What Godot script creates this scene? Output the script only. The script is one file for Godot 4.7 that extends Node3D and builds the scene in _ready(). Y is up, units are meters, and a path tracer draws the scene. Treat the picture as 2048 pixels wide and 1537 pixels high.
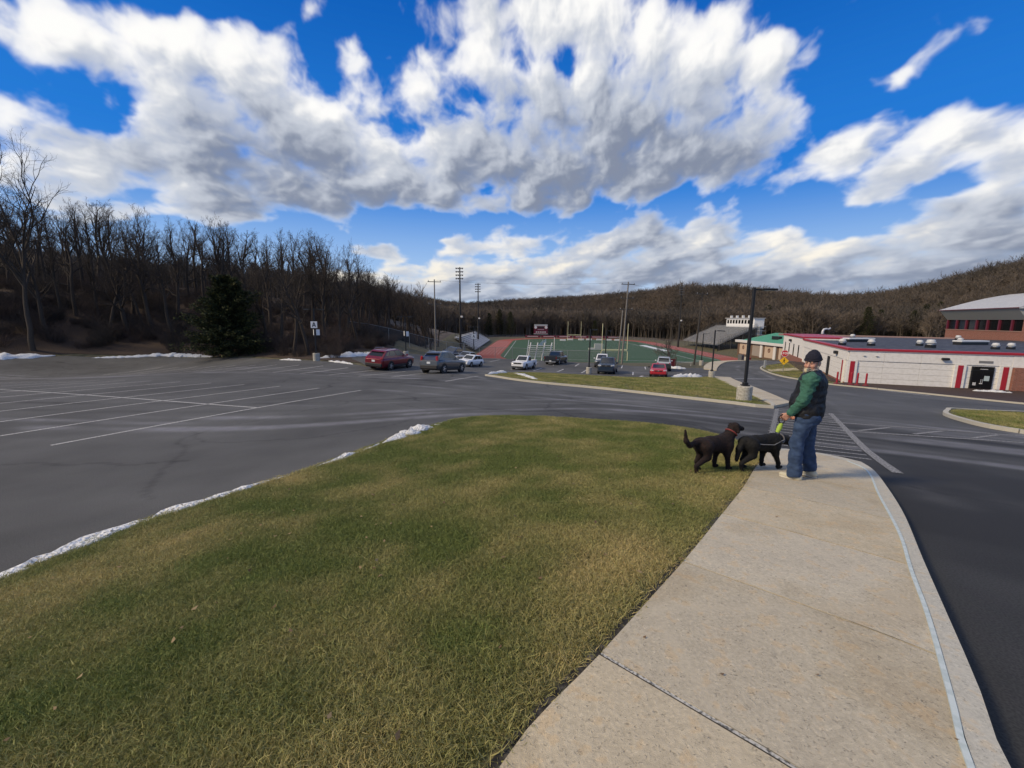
extends Node3D
# A school car park on a hillside above a stadium, winter afternoon. x right, -z away from the viewer, y up, metres.

const CONTROL := [0,0,0,1.2,1,-0.03,2,2.5,-0.2,3.95,5.45,-0.6,-5.1,4.2,-1.05,-4.3,7,-1.2,-2.2,12,-1.4,2,12.3,-1.38,4.7,12.1,-1.35,4.8,7.4,-0.88,7.5,9,-1.2,-8,22,-2.1,-12.6,11.5,-1.7,-10.7,36,-2.9,-5.5,32,-2.6,-27,30.6,-2.9,-20,12,-1.8,-40,20,-2.4,-53,43,-3.2,-42,50,-3.4,-30,46,-3.2,1.1,52.5,-4.7,15.3,43.5,-4.25,11.2,48,-4.6,10.6,19.3,-2.07,21,44.6,-4.45,31,68,-5.5,45,80,-5.8,-5.5,52,-4.4,-3.4,73,-5.1,13.6,65,-5.15,25,60,-5.2,1.7,19,-1.95,3.9,42.8,-3.9,16,13,-1.7,5,1,-0.2,9,4,-0.55,35.3,44.4,-4.95,45.6,41,-4.95,49,75,-5.35,25,35,-3.85,30,25,-3.3,60,30,-4.6,40,32.7,-4.5,38,36.6,-4.65,35.6,40.7,-4.75,74.5,116,-8,77.6,143,-8.2,60,100,-7.2,58,85,-6.2,90,70,-5.5,110,100,-7,95,150,-8.2,-13,41,-2.7,-30,53,-2.2,-42,58,-1.2,-54,51,-1.2,-60,52,1.5,-45,70,3,-30,75,1,-20,58,-2.3,-10,72,-5,-14,95,-7,-25,110,-5,-45,110,3,-70,80,6,-78,45,3.5,-55,20,-2.6,-60,0,-2.4,-30,0,-1.9,-15,-5,-1.1,0,-12,0.4,15,-12,0.1,30,0,-1.8,60,0,-3]
const WEIGHT := [0.15114,0.24059,0.1181,0.053841,-0.23813,-0.065567,0.091839,-0.077014,0.16818,0.0091324,-0.30604,-0.0035013,0.0028208,-0.2985,0.14322,0.00010023,0.039437,0.13275,-0.25836,-0.14431,-0.083275,0.0094939,0.024952,-0.074587,0.0038436,0.011749,-0.014539,-0.0067452,-0.21149,0.32551,0.053667,-0.0014574,-0.057304,0.030368,0.034415,-0.30222,0.18614,-0.0771,0.0082168,0.084282,0.013662,0.037483,-0.0064048,-0.037036,-0.038283,0.064639,-0.024921,0.018525,0.018234,-0.038678,0.011193,0.0001961,-0.0012525,0.32753,0.12082,-0.13981,-0.33086,0.51836,0.16799,0.26581,0.10874,-0.40506,-0.16029,-0.14061,0.14712,-0.098447,0.017459,-0.010092,-0.040602,-0.015429,-0.044256,0.02537,0.010242,-0.051699,0.0066967,-14.305,-0.53955,0.042064]
const RIDGE := [-1.695,160,20,-1.219,150,15,-0.862,170,11,-0.505,230,7,-0.314,330,6,-0.195,600,12,-0.112,760,13,0.031,760,21,0.210,740,30,0.305,640,30,0.376,470,24,0.448,420,20.5,0.531,410,18,0.614,400,14,0.733,395,10.5,0.805,390,10.5,0.900,370,14.5,0.983,360,20.5,1.043,350,26.5,1.114,340,31.5,1.219,330,35.5,1.757,320,56]
const FIELD := -9.55
# clouds: azimuth, elevation, half width, half height, tilt (degrees), weight
const CLOUDS := [-44.8,23.2,4.6,2.9,22,1.20,-42.1,22.2,2.3,2.6,20,0.90,-41.6,19.7,1.1,1.7,17,0.75,-47.1,23.1,2.6,2.0,23,1.00,-45.6,15.4,3.4,1.0,16,0.85,-38.8,17.7,1.6,1.5,14,0.75,-47.1,13.8,2.7,1.2,15,0.60,-34.1,25.2,4.8,2.9,17,1.10,-29.6,26.9,3.6,2.3,15,1.10,-26.4,25.6,3.2,2.5,13,0.90,-38.2,23.1,2.9,3.5,18,0.90,-31.7,23.7,5.1,2.9,14,1.00,-34.6,19.9,4.5,3.2,14,1.30,-29.3,19.9,7.4,3.9,11,1.40,-22.7,20.1,6.1,3.6,9,1.20,-28.6,16.3,8.6,4.2,9,1.40,-19.0,17.6,8.8,4.4,6,1.50,-10.7,18.3,9.4,4.8,4,1.40,-22.5,13.8,10.2,2.0,6,1.20,-38.4,13.7,6.6,2.2,11,1.10,-43.5,13.2,4.0,1.6,13,0.90,-40.9,15.3,2.9,1.3,14,0.80,-1.8,20.3,11.3,4.9,1,1.50,4.4,22.8,10.9,5.2,-1,1.50,11.1,25.4,8.8,5.4,13,1.40,17.5,24.4,8.2,5.4,12,1.40,25.0,24.7,5.7,4.4,20,1.30,29.7,25.4,3.2,2.4,25,1.00,32.2,26.2,1.6,1.2,46,0.70,7.7,17.6,11.9,3.5,-2,1.40,3.4,14.6,7.5,2.2,0,1.10,17.3,19.1,10.7,3.2,4,1.20,25.1,17.5,8.7,2.5,3,1.10,32.5,16.0,6.3,1.5,2,0.90,26.3,21.4,7.0,3.0,11,0.90,-6.2,30.7,6.2,3.4,4,1.20,1.1,32.1,8.7,2.9,0,1.20,10.1,31.6,6.5,2.5,-5,1.00,17.6,30.2,3.8,2.3,18,0.80,-9.9,27.1,4.3,2.6,5,0.80,23.4,30.5,3.0,1.3,16,0.50,-25.1,29.6,2.9,0.9,36,0.65,-16.1,31.9,2.2,1.7,9,0.75,-19.6,27.9,2.3,1.9,-8,0.60,42.6,23.3,2.1,1.2,28,0.75,37.5,22.4,1.2,1.0,43,0.55,39.7,22.2,1.7,0.7,29,0.50,44.6,23.7,0.9,0.7,19,0.50,38.2,17.0,4.9,2.0,7,1.10,43.1,16.7,3.8,1.8,9,1.10,46.8,16.7,2.5,1.5,20,1.10,42.4,14.8,3.1,1.3,7,0.80,40.5,13.3,4.5,1.7,5,0.80,47.6,12.7,2.4,1.9,1,1.10,46.1,10.6,3.2,1.3,4,0.90,37.2,12.0,3.5,1.4,4,0.75,48.5,9.6,1.7,1.6,-10,0.80,14.3,9.7,6.6,2.5,6,1.30,20.8,9.4,8.4,2.6,2,1.40,27.4,8.7,4.6,1.8,-4,1.00,8.7,7.3,4.5,1.7,-1,1.10,31.4,8.7,2.8,1.4,5,0.90,16.6,11.6,2.9,1.7,-3,0.90,37.3,6.7,2.4,1.3,6,1.00,41.5,7.1,5.0,2.0,5,1.40,46.9,6.8,4.5,2.0,1,1.40,45.4,8.9,3.6,1.5,9,0.90,-17.1,7.9,3.3,1.0,3,0.90,-3.7,9.0,6.1,1.4,6,1.10,-7.0,10.1,3.8,1.0,7,0.80,-1.1,11.4,3.2,0.8,20,0.70,-30.9,11.0,1.1,0.6,7,0.50,-8.2,14.1,1.9,0.7,21,0.50,-5.1,5.4,9.8,1.5,4,0.95,8.2,4.6,12.9,1.5,3,1.00,23.4,5.2,12.2,1.5,2,1.05,35.9,4.5,9.5,1.4,1,1.05,45.3,4.7,7.1,1.1,3,1.00,-9.6,6.8,5.8,1.0,7,0.80,3.5,6.1,7.2,1.1,5,0.80,-20.7,4.6,7.0,1.4,2,0.90]

var M := {}
var taken := {}
var rng := RandomNumberGenerator.new()

# ------------------------------------------------------------------ mesh builder
class B:
	var v := PackedVector3Array()
	var n := PackedVector3Array()
	var c := PackedColorArray()
	var uv := PackedVector2Array()
	var ix := PackedInt32Array()
	var col := Color.WHITE
	func vert(p: Vector3, nn: Vector3, t := Vector2.ZERO) -> int:
		v.append(p); n.append(nn); c.append(col); uv.append(t)
		return v.size() - 1
	func face(a: int, b: int, d: int) -> void:   # given counter-clockwise, stored clockwise
		ix.append(a); ix.append(d); ix.append(b)
	func tri(a: Vector3, b: Vector3, d: Vector3) -> void:
		var nn := (b - a).cross(d - a).normalized()
		var k := vert(a, nn, Vector2(0, 0)); vert(b, nn, Vector2(1, 0)); vert(d, nn, Vector2(1, 1))
		face(k, k + 1, k + 2)
	func quad(a: Vector3, b: Vector3, d: Vector3, e: Vector3) -> void:
		var nn := (d - a).cross(e - b).normalized()
		var k := vert(a, nn, Vector2(0, 1)); vert(b, nn, Vector2(1, 1)); vert(d, nn, Vector2(1, 0)); vert(e, nn, Vector2(0, 0))
		face(k, k + 1, k + 2); face(k, k + 2, k + 3)
	func box(t: Transform3D, s: Vector3, bevel := 0.0) -> void:
		var h := s * 0.5
		var r := minf(bevel, minf(h.x, minf(h.y, h.z)) * 0.9)
		var fs := [[Vector3.RIGHT, Vector3.UP, Vector3.BACK], [Vector3.LEFT, Vector3.UP, Vector3.FORWARD], [Vector3.UP, Vector3.BACK, Vector3.RIGHT], [Vector3.DOWN, Vector3.FORWARD, Vector3.RIGHT], [Vector3.BACK, Vector3.UP, Vector3.LEFT], [Vector3.FORWARD, Vector3.UP, Vector3.RIGHT]]
		for f in fs:
			var o: Vector3 = f[0] * h
			var a: Vector3 = f[1] * (h - Vector3.ONE * r)
			var b: Vector3 = f[0].cross(f[1]) * (h - Vector3.ONE * r)
			quad(t * (o - a - b), t * (o + a - b), t * (o + a + b), t * (o - a + b))
		if r > 0.0:
			for k in 3:
				for s1 in [-1.0, 1.0]:
					for s2 in [-1.0, 1.0]:
						var i := (k + 1) % 3
						var j := (k + 2) % 3
						var p1 := Vector3.ZERO; var p2 := Vector3.ZERO; var ax := Vector3.ZERO
						p1[i] = s1 * h[i]; p1[j] = s2 * (h[j] - r)
						p2[i] = s1 * (h[i] - r); p2[j] = s2 * h[j]
						ax[k] = h[k] - r
						if s1 * s2 > 0: quad(t * (p1 - ax), t * (p2 - ax), t * (p2 + ax), t * (p1 + ax))
						else: quad(t * (p2 - ax), t * (p1 - ax), t * (p1 + ax), t * (p2 + ax))
			for sx in [-1.0, 1.0]:
				for sy in [-1.0, 1.0]:
					for sz in [-1.0, 1.0]:
						var q := Vector3(sx, sy, sz)
						var a := Vector3(h.x, h.y - r, h.z - r) * q
						var b := Vector3(h.x - r, h.y, h.z - r) * q
						var d := Vector3(h.x - r, h.y - r, h.z) * q
						if sx * sy * sz > 0: tri(t * a, t * b, t * d)
						else: tri(t * a, t * d, t * b)
	func abox(ctr: Vector3, s: Vector3, bevel := 0.0) -> void:
		box(Transform3D(Basis(), ctr), s, bevel)
	func tube(pts: PackedVector3Array, rad: PackedFloat32Array, sides: int, cap := true) -> void:
		var side := Vector3.ZERO
		var k0 := v.size()
		for i in pts.size():
			var t := (pts[mini(i + 1, pts.size() - 1)] - pts[maxi(i - 1, 0)]).normalized()
			if side == Vector3.ZERO:
				side = t.cross(Vector3.UP if absf(t.y) < 0.9 else Vector3.RIGHT).normalized()
			else:
				side = (side - t * side.dot(t)).normalized()
			var up := t.cross(side)
			for s in sides:
				var a := TAU * s / sides
				var d := side * cos(a) + up * sin(a)
				vert(pts[i] + d * rad[i], d, Vector2(float(s) / sides, i))
		for i in pts.size() - 1:
			for s in sides:
				var a := k0 + i * sides + s
				var b := k0 + i * sides + (s + 1) % sides
				face(a, b, b + sides); face(a, b + sides, a + sides)
		if cap:
			for e in [0, pts.size() - 1]:
				var t := (pts[1] - pts[0]) if e == 0 else (pts[e] - pts[e - 1])
				t = t.normalized() * (-1.0 if e == 0 else 1.0)
				var k := vert(pts[e], t)
				for s in sides:
					vert(v[k0 + e * sides + s], t)
				for s in sides:
					if e == 0: face(k, k + 1 + (s + 1) % sides, k + 1 + s)
					else: face(k, k + 1 + s, k + 1 + (s + 1) % sides)
	func rod(a: Vector3, b: Vector3, r: float, sides := 6, r2 := -1.0) -> void:
		tube(PackedVector3Array([a, b]), PackedFloat32Array([r, r2 if r2 >= 0.0 else r]), sides)
	func lathe(prof: PackedVector2Array, seg: int, t := Transform3D()) -> void:   # profile of (radius, height), upwards outside
		for i in prof.size() - 1:
			var a := prof[i]; var b := prof[i + 1]
			var nn := Vector2(b.y - a.y, a.x - b.x).normalized()
			var k := v.size()
			for s in seg + 1:
				var an := -TAU * s / seg
				var d := Vector3(cos(an), 0, sin(an))
				var nd := (t.basis * (d * nn.x + Vector3.UP * nn.y)).normalized()
				vert(t * (d * a.x + Vector3.UP * a.y), nd, Vector2(float(s) / seg, 0)); vert(t * (d * b.x + Vector3.UP * b.y), nd, Vector2(float(s) / seg, 1))
			for s in seg:
				var q := k + s * 2
				face(q, q + 2, q + 3); face(q, q + 3, q + 1)
	func ring_strip(rings: Array, closed := true) -> void:   # loft with shared vertices; call smooth() after
		var k0 := v.size()
		var m: int = rings[0].size()
		for r in rings:
			for p in r: vert(p, Vector3.UP)
		for i in rings.size() - 1:
			for s in (m if closed else m - 1):
				var a := k0 + i * m + s
				var b := k0 + i * m + (s + 1) % m
				face(a, b, b + m); face(a, b + m, a + m)
	func smooth(from_v: int, from_i: int) -> void:
		for k in range(from_v, v.size()): n[k] = Vector3.ZERO
		for k in range(from_i, ix.size(), 3):
			var a := ix[k]; var b := ix[k + 2]; var d := ix[k + 1]
			var nn := (v[b] - v[a]).cross(v[d] - v[a])
			n[a] += nn; n[b] += nn; n[d] += nn
		for k in range(from_v, v.size()): n[k] = n[k].normalized() if n[k].length_squared() > 0 else Vector3.UP
	func prism(poly: PackedVector2Array, t: Transform3D, depth: float) -> void:   # polygon in t's xy plane, from z=0 to z=depth
		if Geometry2D.is_polygon_clockwise(poly): poly.reverse()
		if Geometry2D.is_polygon_clockwise(poly): pass
		var area := 0.0
		for i in poly.size():
			area += poly[i].cross(poly[(i + 1) % poly.size()])
		if area < 0: poly.reverse()
		var f := Geometry2D.triangulate_polygon(poly)
		for k in range(0, f.size(), 3):
			var a := poly[f[k]]; var b := poly[f[k + 1]]; var d := poly[f[k + 2]]
			if (b - a).cross(d - a) < 0:
				var q := b; b = d; d = q
			tri(t * Vector3(a.x, a.y, depth), t * Vector3(b.x, b.y, depth), t * Vector3(d.x, d.y, depth))
			tri(t * Vector3(a.x, a.y, 0), t * Vector3(d.x, d.y, 0), t * Vector3(b.x, b.y, 0))
		for i in poly.size():
			var a := poly[i]; var b := poly[(i + 1) % poly.size()]
			quad(t * Vector3(a.x, a.y, 0), t * Vector3(b.x, b.y, 0), t * Vector3(b.x, b.y, depth), t * Vector3(a.x, a.y, depth))
	func mesh() -> ArrayMesh:
		var a := []
		a.resize(Mesh.ARRAY_MAX)
		a[Mesh.ARRAY_VERTEX] = v; a[Mesh.ARRAY_NORMAL] = n; a[Mesh.ARRAY_COLOR] = c; a[Mesh.ARRAY_TEX_UV] = uv; a[Mesh.ARRAY_INDEX] = ix
		var m := ArrayMesh.new()
		m.add_surface_from_arrays(Mesh.PRIMITIVE_TRIANGLES, a)
		return m

# ------------------------------------------------------------------ naming
func numbered(called: String) -> String:
	var k: int = taken.get(called, 0)
	taken[called] = k + 1
	return called if k == 0 else "%s_%03d" % [called, k]

func tag(o: Node, label := "", category := "", group := "", kind := "") -> Node:
	if label: o.set_meta("label", label)
	if category: o.set_meta("category", category)
	if group: o.set_meta("group", group)
	if kind: o.set_meta("kind", kind)
	return o

func thing(called: String, label: String, category: String, at := Vector3.ZERO, turn := 0.0, group := "") -> Node3D:
	var o := Node3D.new()
	o.name = numbered(called)
	add_child(o)
	o.position = at
	o.rotation.y = turn
	tag(o, label, category, group)
	return o

func part(called: String, b, m: Material, parent: Node = self) -> MeshInstance3D:
	var o := MeshInstance3D.new()
	o.mesh = b.mesh() if b is B else b
	o.material_override = m
	o.name = numbered(called) if parent == self else called
	parent.add_child(o, true)
	return o

func struct(called: String, b, m: Material) -> MeshInstance3D:
	var o := part(called, b, m)
	o.set_meta("kind", "structure")
	return o

func copy(src: Node3D, at: Vector3, turn := 0.0, label := "", scl := 1.0) -> Node3D:
	var o: Node3D = src.duplicate()
	var called := str(src.name)
	if called.length() > 4 and called[called.length() - 4] == "_" and called.right(3).is_valid_int(): called = called.left(called.length() - 4)
	o.name = numbered(called)
	add_child(o)
	o.position = at
	o.rotation = Vector3(0, turn, 0)
	o.scale = Vector3.ONE * scl
	if label: o.set_meta("label", label)
	return o

# ------------------------------------------------------------------ materials
func lin(r: float, g: float, b: float) -> Color:
	return Color(r, g, b).linear_to_srgb()

func mat(c: Color, rough := 0.8, metal := 0.0, vc := false) -> StandardMaterial3D:
	var m := StandardMaterial3D.new()
	m.albedo_color = c
	m.roughness = rough
	m.metallic = metal
	m.vertex_color_use_as_albedo = vc
	return m

func noise(freq: float, oct := 4, type := FastNoiseLite.TYPE_SIMPLEX_SMOOTH, sd := 1) -> FastNoiseLite:
	var f := FastNoiseLite.new()
	f.seed = sd
	f.noise_type = type
	f.frequency = freq
	f.fractal_type = FastNoiseLite.FRACTAL_FBM if oct > 1 else FastNoiseLite.FRACTAL_NONE
	f.fractal_octaves = oct
	return f

func ramp(stops: Array) -> Gradient:   # [offset, linear colour] pairs
	var g := Gradient.new()
	var o := PackedFloat32Array(); var c := PackedColorArray()
	for s in stops:
		o.append(s[0]); c.append(lin(s[1], s[2], s[3]))
	g.offsets = o; g.colors = c
	return g

func ntex(f: FastNoiseLite, g: Gradient, size := 512, normal := 0.0) -> NoiseTexture2D:
	var t := NoiseTexture2D.new()
	t.width = size; t.height = size
	t.seamless = true
	t.seamless_blend_skirt = 0.15
	t.noise = f
	if normal > 0.0:
		t.as_normal_map = true
		t.bump_strength = normal
	elif g: t.color_ramp = g
	return t

func triplanar(m: StandardMaterial3D, tex: Texture2D, scl: float, nrm: Texture2D = null, nscale := 1.0) -> StandardMaterial3D:
	m.albedo_texture = tex
	m.uv1_triplanar = true
	m.uv1_world_triplanar = true
	m.uv1_scale = Vector3.ONE * scl
	if nrm:
		m.normal_enabled = true
		m.normal_texture = nrm
		m.normal_scale = nscale
	return m

func detail(m: StandardMaterial3D, tex: Texture2D, scl: float) -> StandardMaterial3D:
	m.detail_enabled = true
	m.detail_albedo = tex
	m.detail_blend_mode = BaseMaterial3D.BLEND_MODE_MUL
	m.detail_uv_layer = BaseMaterial3D.DETAIL_UV_2
	m.uv2_triplanar = true
	m.uv2_world_triplanar = true
	m.uv2_scale = Vector3.ONE * scl
	return m

# ------------------------------------------------------------------ terrain
var gx := PackedFloat32Array()
var gd := PackedFloat32Array()
var gh := PackedFloat32Array()

func stad(x: float, d: float) -> float:   # distance outside the levelled stadium oval
	var q := Vector2(x - 30.8, d - 172.0)
	var u := Vector2(0.045, 1.0).normalized()
	return Vector2(maxf(absf(q.dot(u)) - 42.0, 0.0), q.dot(Vector2(u.y, -u.x))).length() - 41.0

func raw_height(x: float, d: float) -> float:
	var px := clampf(x, -80, 112) / 10.0
	var pd := clampf(d, -15, 152) / 10.0
	var h := 0.0
	var m := CONTROL.size() / 3
	for k in m:
		var ax: float = CONTROL[k * 3] / 10.0 - px
		var ad: float = CONTROL[k * 3 + 1] / 10.0 - pd
		var r2 := ax * ax + ad * ad
		if r2 > 1e-9: h += WEIGHT[k] * r2 * log(r2)
	h += WEIGHT[m] + WEIGHT[m + 1] * px + WEIGHT[m + 2] * pd
	h = lerpf(FIELD, h, smoothstep(0, 9, stad(x, d)))
	h = lerpf(h, -9.5, smoothstep(150, 260, d) * smoothstep(0, 9, stad(x, d)))
	if d > 60.0:
		var r := x / d
		var rd: float = RIDGE[RIDGE.size() - 2]
		var rh: float = RIDGE[RIDGE.size() - 1]
		if r <= RIDGE[0]:
			rd = RIDGE[1]; rh = RIDGE[2]
		else:
			for k in range(3, RIDGE.size(), 3):
				if r < RIDGE[k]:
					var t: float = (r - RIDGE[k - 3]) / (RIDGE[k] - RIDGE[k - 3])
					rd = lerpf(RIDGE[k - 2], RIDGE[k + 1], t); rh = lerpf(RIDGE[k - 1], RIDGE[k + 2], t)
					break
		var wd := minf(130.0, rd * 0.42)
		h = lerpf(h, rh, smoothstep(rd - wd, rd, d))
	return h

func axis(lo: float, fine_a: float, near_a: float, near_b: float, fine_b: float, hi: float) -> PackedFloat32Array:
	var out := PackedFloat32Array()
	var p := fine_a
	var s := 2.0
	var back := []
	while p > lo:
		s *= 1.12; p -= s; back.push_front(p)
	for q in back: out.append(q)
	p = fine_a
	while p < fine_b:
		out.append(p)
		p += 1.0 if p >= near_a and p < near_b else 2.0
	s = 2.0
	while p < hi:
		out.append(p); s *= 1.12; p += s
	out.append(p)
	return out

func build_grid() -> void:
	gx = axis(-1100, -84, -10, 18, 116, 1200)
	gd = axis(-120, -10, -2, 22, 272, 1200)
	gh.resize(gx.size() * gd.size())
	for j in gd.size():
		for i in gx.size():
			gh[j * gx.size() + i] = raw_height(gx[i], gd[j])

func cell(a: PackedFloat32Array, p: float) -> int:
	return clampi(a.bsearch(p, false) - 1, 0, a.size() - 2)

func H(x: float, d: float) -> float:
	var i := cell(gx, x)
	var j := cell(gd, d)
	var u := (x - gx[i]) / (gx[i + 1] - gx[i])
	var w := (d - gd[j]) / (gd[j + 1] - gd[j])
	var k := j * gx.size() + i
	var m := gx.size()
	if u >= w: return gh[k] + u * (gh[k + 1] - gh[k]) + w * (gh[k + m + 1] - gh[k + 1])
	return gh[k] + w * (gh[k + m] - gh[k]) + u * (gh[k + m + 1] - gh[k + m])

func V(x: float, d: float, h := 0.0) -> Vector3:
	return Vector3(x, H(x, d) + h, -d)

func gnormal(x: float, d: float) -> Vector3:
	var e := 0.8
	return Vector3(H(x - e, d) - H(x + e, d), 2 * e, -(H(x, d - e) - H(x, d + e))).normalized()

func pv(a: Array) -> PackedVector2Array:   # flat list of x, d
	var o := PackedVector2Array()
	for k in range(0, a.size(), 2): o.append(Vector2(a[k], a[k + 1]))
	return o

func drape_tri(b: B, a: Vector2, c: Vector2, e: Vector2, off: float, us: float) -> void:
	var s := (c - a).cross(e - a)
	if absf(s) < 1e-7: return
	if s < 0:
		var t := c; c = e; e = t
	var k := b.v.size()
	for p in [a, c, e]:
		b.vert(V(p.x, p.y, off), gnormal(p.x, p.y), Vector2(p.x * us, p.y * us))
	b.face(k, k + 1, k + 2)   # counter-clockwise in (x, d) seen from above is counter-clockwise in space as d = -z

func drape(poly: PackedVector2Array, off: float, skirt := 0.0, b: B = null, us := 0.1) -> B:
	if b == null: b = B.new()
	var lo := poly[0]; var hi := poly[0]
	for p in poly:
		lo = lo.min(p); hi = hi.max(p)
	var edge := {}
	for k in poly.size():
		var p := poly[k]; var q := poly[(k + 1) % poly.size()]
		var m := ceili(p.distance_to(q) / 0.2) + 1
		for s in m + 1:
			var r := p.lerp(q, float(s) / m)
			for ox in [-0.12, 0.12]:
				for oy in [-0.12, 0.12]:
					edge[Vector2i(cell(gx, r.x + ox), cell(gd, r.y + oy))] = true
	for j in range(cell(gd, lo.y), cell(gd, hi.y) + 1):
		for i in range(cell(gx, lo.x), cell(gx, hi.x) + 1):
			var p00 := Vector2(gx[i], gd[j]); var p10 := Vector2(gx[i + 1], gd[j]); var p11 := Vector2(gx[i + 1], gd[j + 1]); var p01 := Vector2(gx[i], gd[j + 1])
			if not edge.has(Vector2i(i, j)):
				if Geometry2D.is_point_in_polygon((p00 + p11) * 0.5, poly):
					drape_tri(b, p00, p10, p11, off, us); drape_tri(b, p00, p11, p01, off, us)
				continue
			for t in [PackedVector2Array([p00, p10, p11]), PackedVector2Array([p00, p11, p01])]:
				for r in Geometry2D.intersect_polygons(poly, t):
					var f := Geometry2D.triangulate_polygon(r)
					for k in range(0, f.size(), 3): drape_tri(b, r[f[k]], r[f[k + 1]], r[f[k + 2]], off, us)
	if skirt > 0.0:
		var area := 0.0
		for k in poly.size(): area += poly[k].cross(poly[(k + 1) % poly.size()])
		for k in poly.size():
			var p := poly[k]; var q := poly[(k + 1) % poly.size()]
			if area < 0:
				var t := p; p = q; q = t
			var m := maxi(1, ceili(p.distance_to(q) / 0.5))
			for s in m:
				var a := p.lerp(q, float(s) / m); var e := p.lerp(q, float(s + 1) / m)
				b.quad(V(a.x, a.y, off - skirt), V(e.x, e.y, off - skirt), V(e.x, e.y, off), V(a.x, a.y, off))
	return b

func strip(line: PackedVector2Array, w0: float, w1: float) -> PackedVector2Array:   # polygon between two offsets to the left of a polyline
	var a := PackedVector2Array(); var z := PackedVector2Array()
	for k in line.size():
		var t := (line[mini(k + 1, line.size() - 1)] - line[maxi(k - 1, 0)]).normalized()
		var l := Vector2(-t.y, t.x)
		a.append(line[k] + l * w0); z.append(line[k] + l * w1)
	z.reverse()
	a.append_array(z)
	return a

func smooth_line(line: PackedVector2Array, step := 0.6) -> PackedVector2Array:
	var c := Curve2D.new()
	for k in line.size():
		var t := (line[mini(k + 1, line.size() - 1)] - line[maxi(k - 1, 0)]).normalized()
		var li := line[k].distance_to(line[maxi(k - 1, 0)]) / 3.0
		var lo := line[k].distance_to(line[mini(k + 1, line.size() - 1)]) / 3.0
		c.add_point(line[k], -t * li, t * lo)
	c.bake_interval = step
	var o := c.get_baked_points()
	return o

# ------------------------------------------------------------------ sky
var sky_density := PackedFloat32Array()
var sky_rows := []
var fa: FastNoiseLite
var fb: FastNoiseLite
var fc: FastNoiseLite
const SKY_W := 4096
const SKY_H := 2048

func splat(az: float, el: float, a: float, c: float, rot: float, w: float) -> void:
	var cr := cos(deg_to_rad(rot)); var sr := sin(deg_to_rad(rot))
	var ce := maxf(cos(deg_to_rad(el)), 0.15)
	var m := maxf(a, c) * 2.1
	for je in range(maxi(0, floori((el - m) * 2)), mini(180, ceili((el + m) * 2)) + 1):
		for ja in range(floori((az - m / ce) * 2), ceili((az + m / ce) * 2) + 1):
			var x := (ja * 0.5 - az) * ce; var y := je * 0.5 - el
			var u := (x * cr + y * sr) / a; var t := (y * cr - x * sr) / c
			var q := u * u + t * t
			if q < 4.4: sky_density[je * 720 + posmod(ja, 720)] += w * exp(-q * 1.25)

func density(az: float, el: float) -> float:
	var x := (az + 720.0) * 2.0; var y := clampf(el * 2.0, 0.0, 179.0)
	var i := int(x); var j := int(y)
	var u := x - i; var t := y - j
	i = i % 720
	var i2 := (i + 1) % 720
	var j2 := mini(j + 1, 180)
	var d := lerpf(lerpf(sky_density[j * 720 + i], sky_density[j * 720 + i2], u), lerpf(sky_density[j2 * 720 + i], sky_density[j2 * 720 + i2], u), t)
	return 1.0 - exp(-1.35 * d)

func thickness(az: float, el: float) -> float:
	var x := (az + 720.0) * 2.0; var y := clampf(el * 2.0, 0.0, 179.0)
	var i := int(x); var j := int(y)
	var u := smoothstep(0.0, 1.0, x - i); var t := smoothstep(0.0, 1.0, y - j)
	i = i % 720
	var i2 := (i + 1) % 720
	return lerpf(lerpf(sky_density[j * 720 + i], sky_density[j * 720 + i2], u), lerpf(sky_density[(j + 1) * 720 + i], sky_density[(j + 1) * 720 + i2], u), t)

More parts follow.
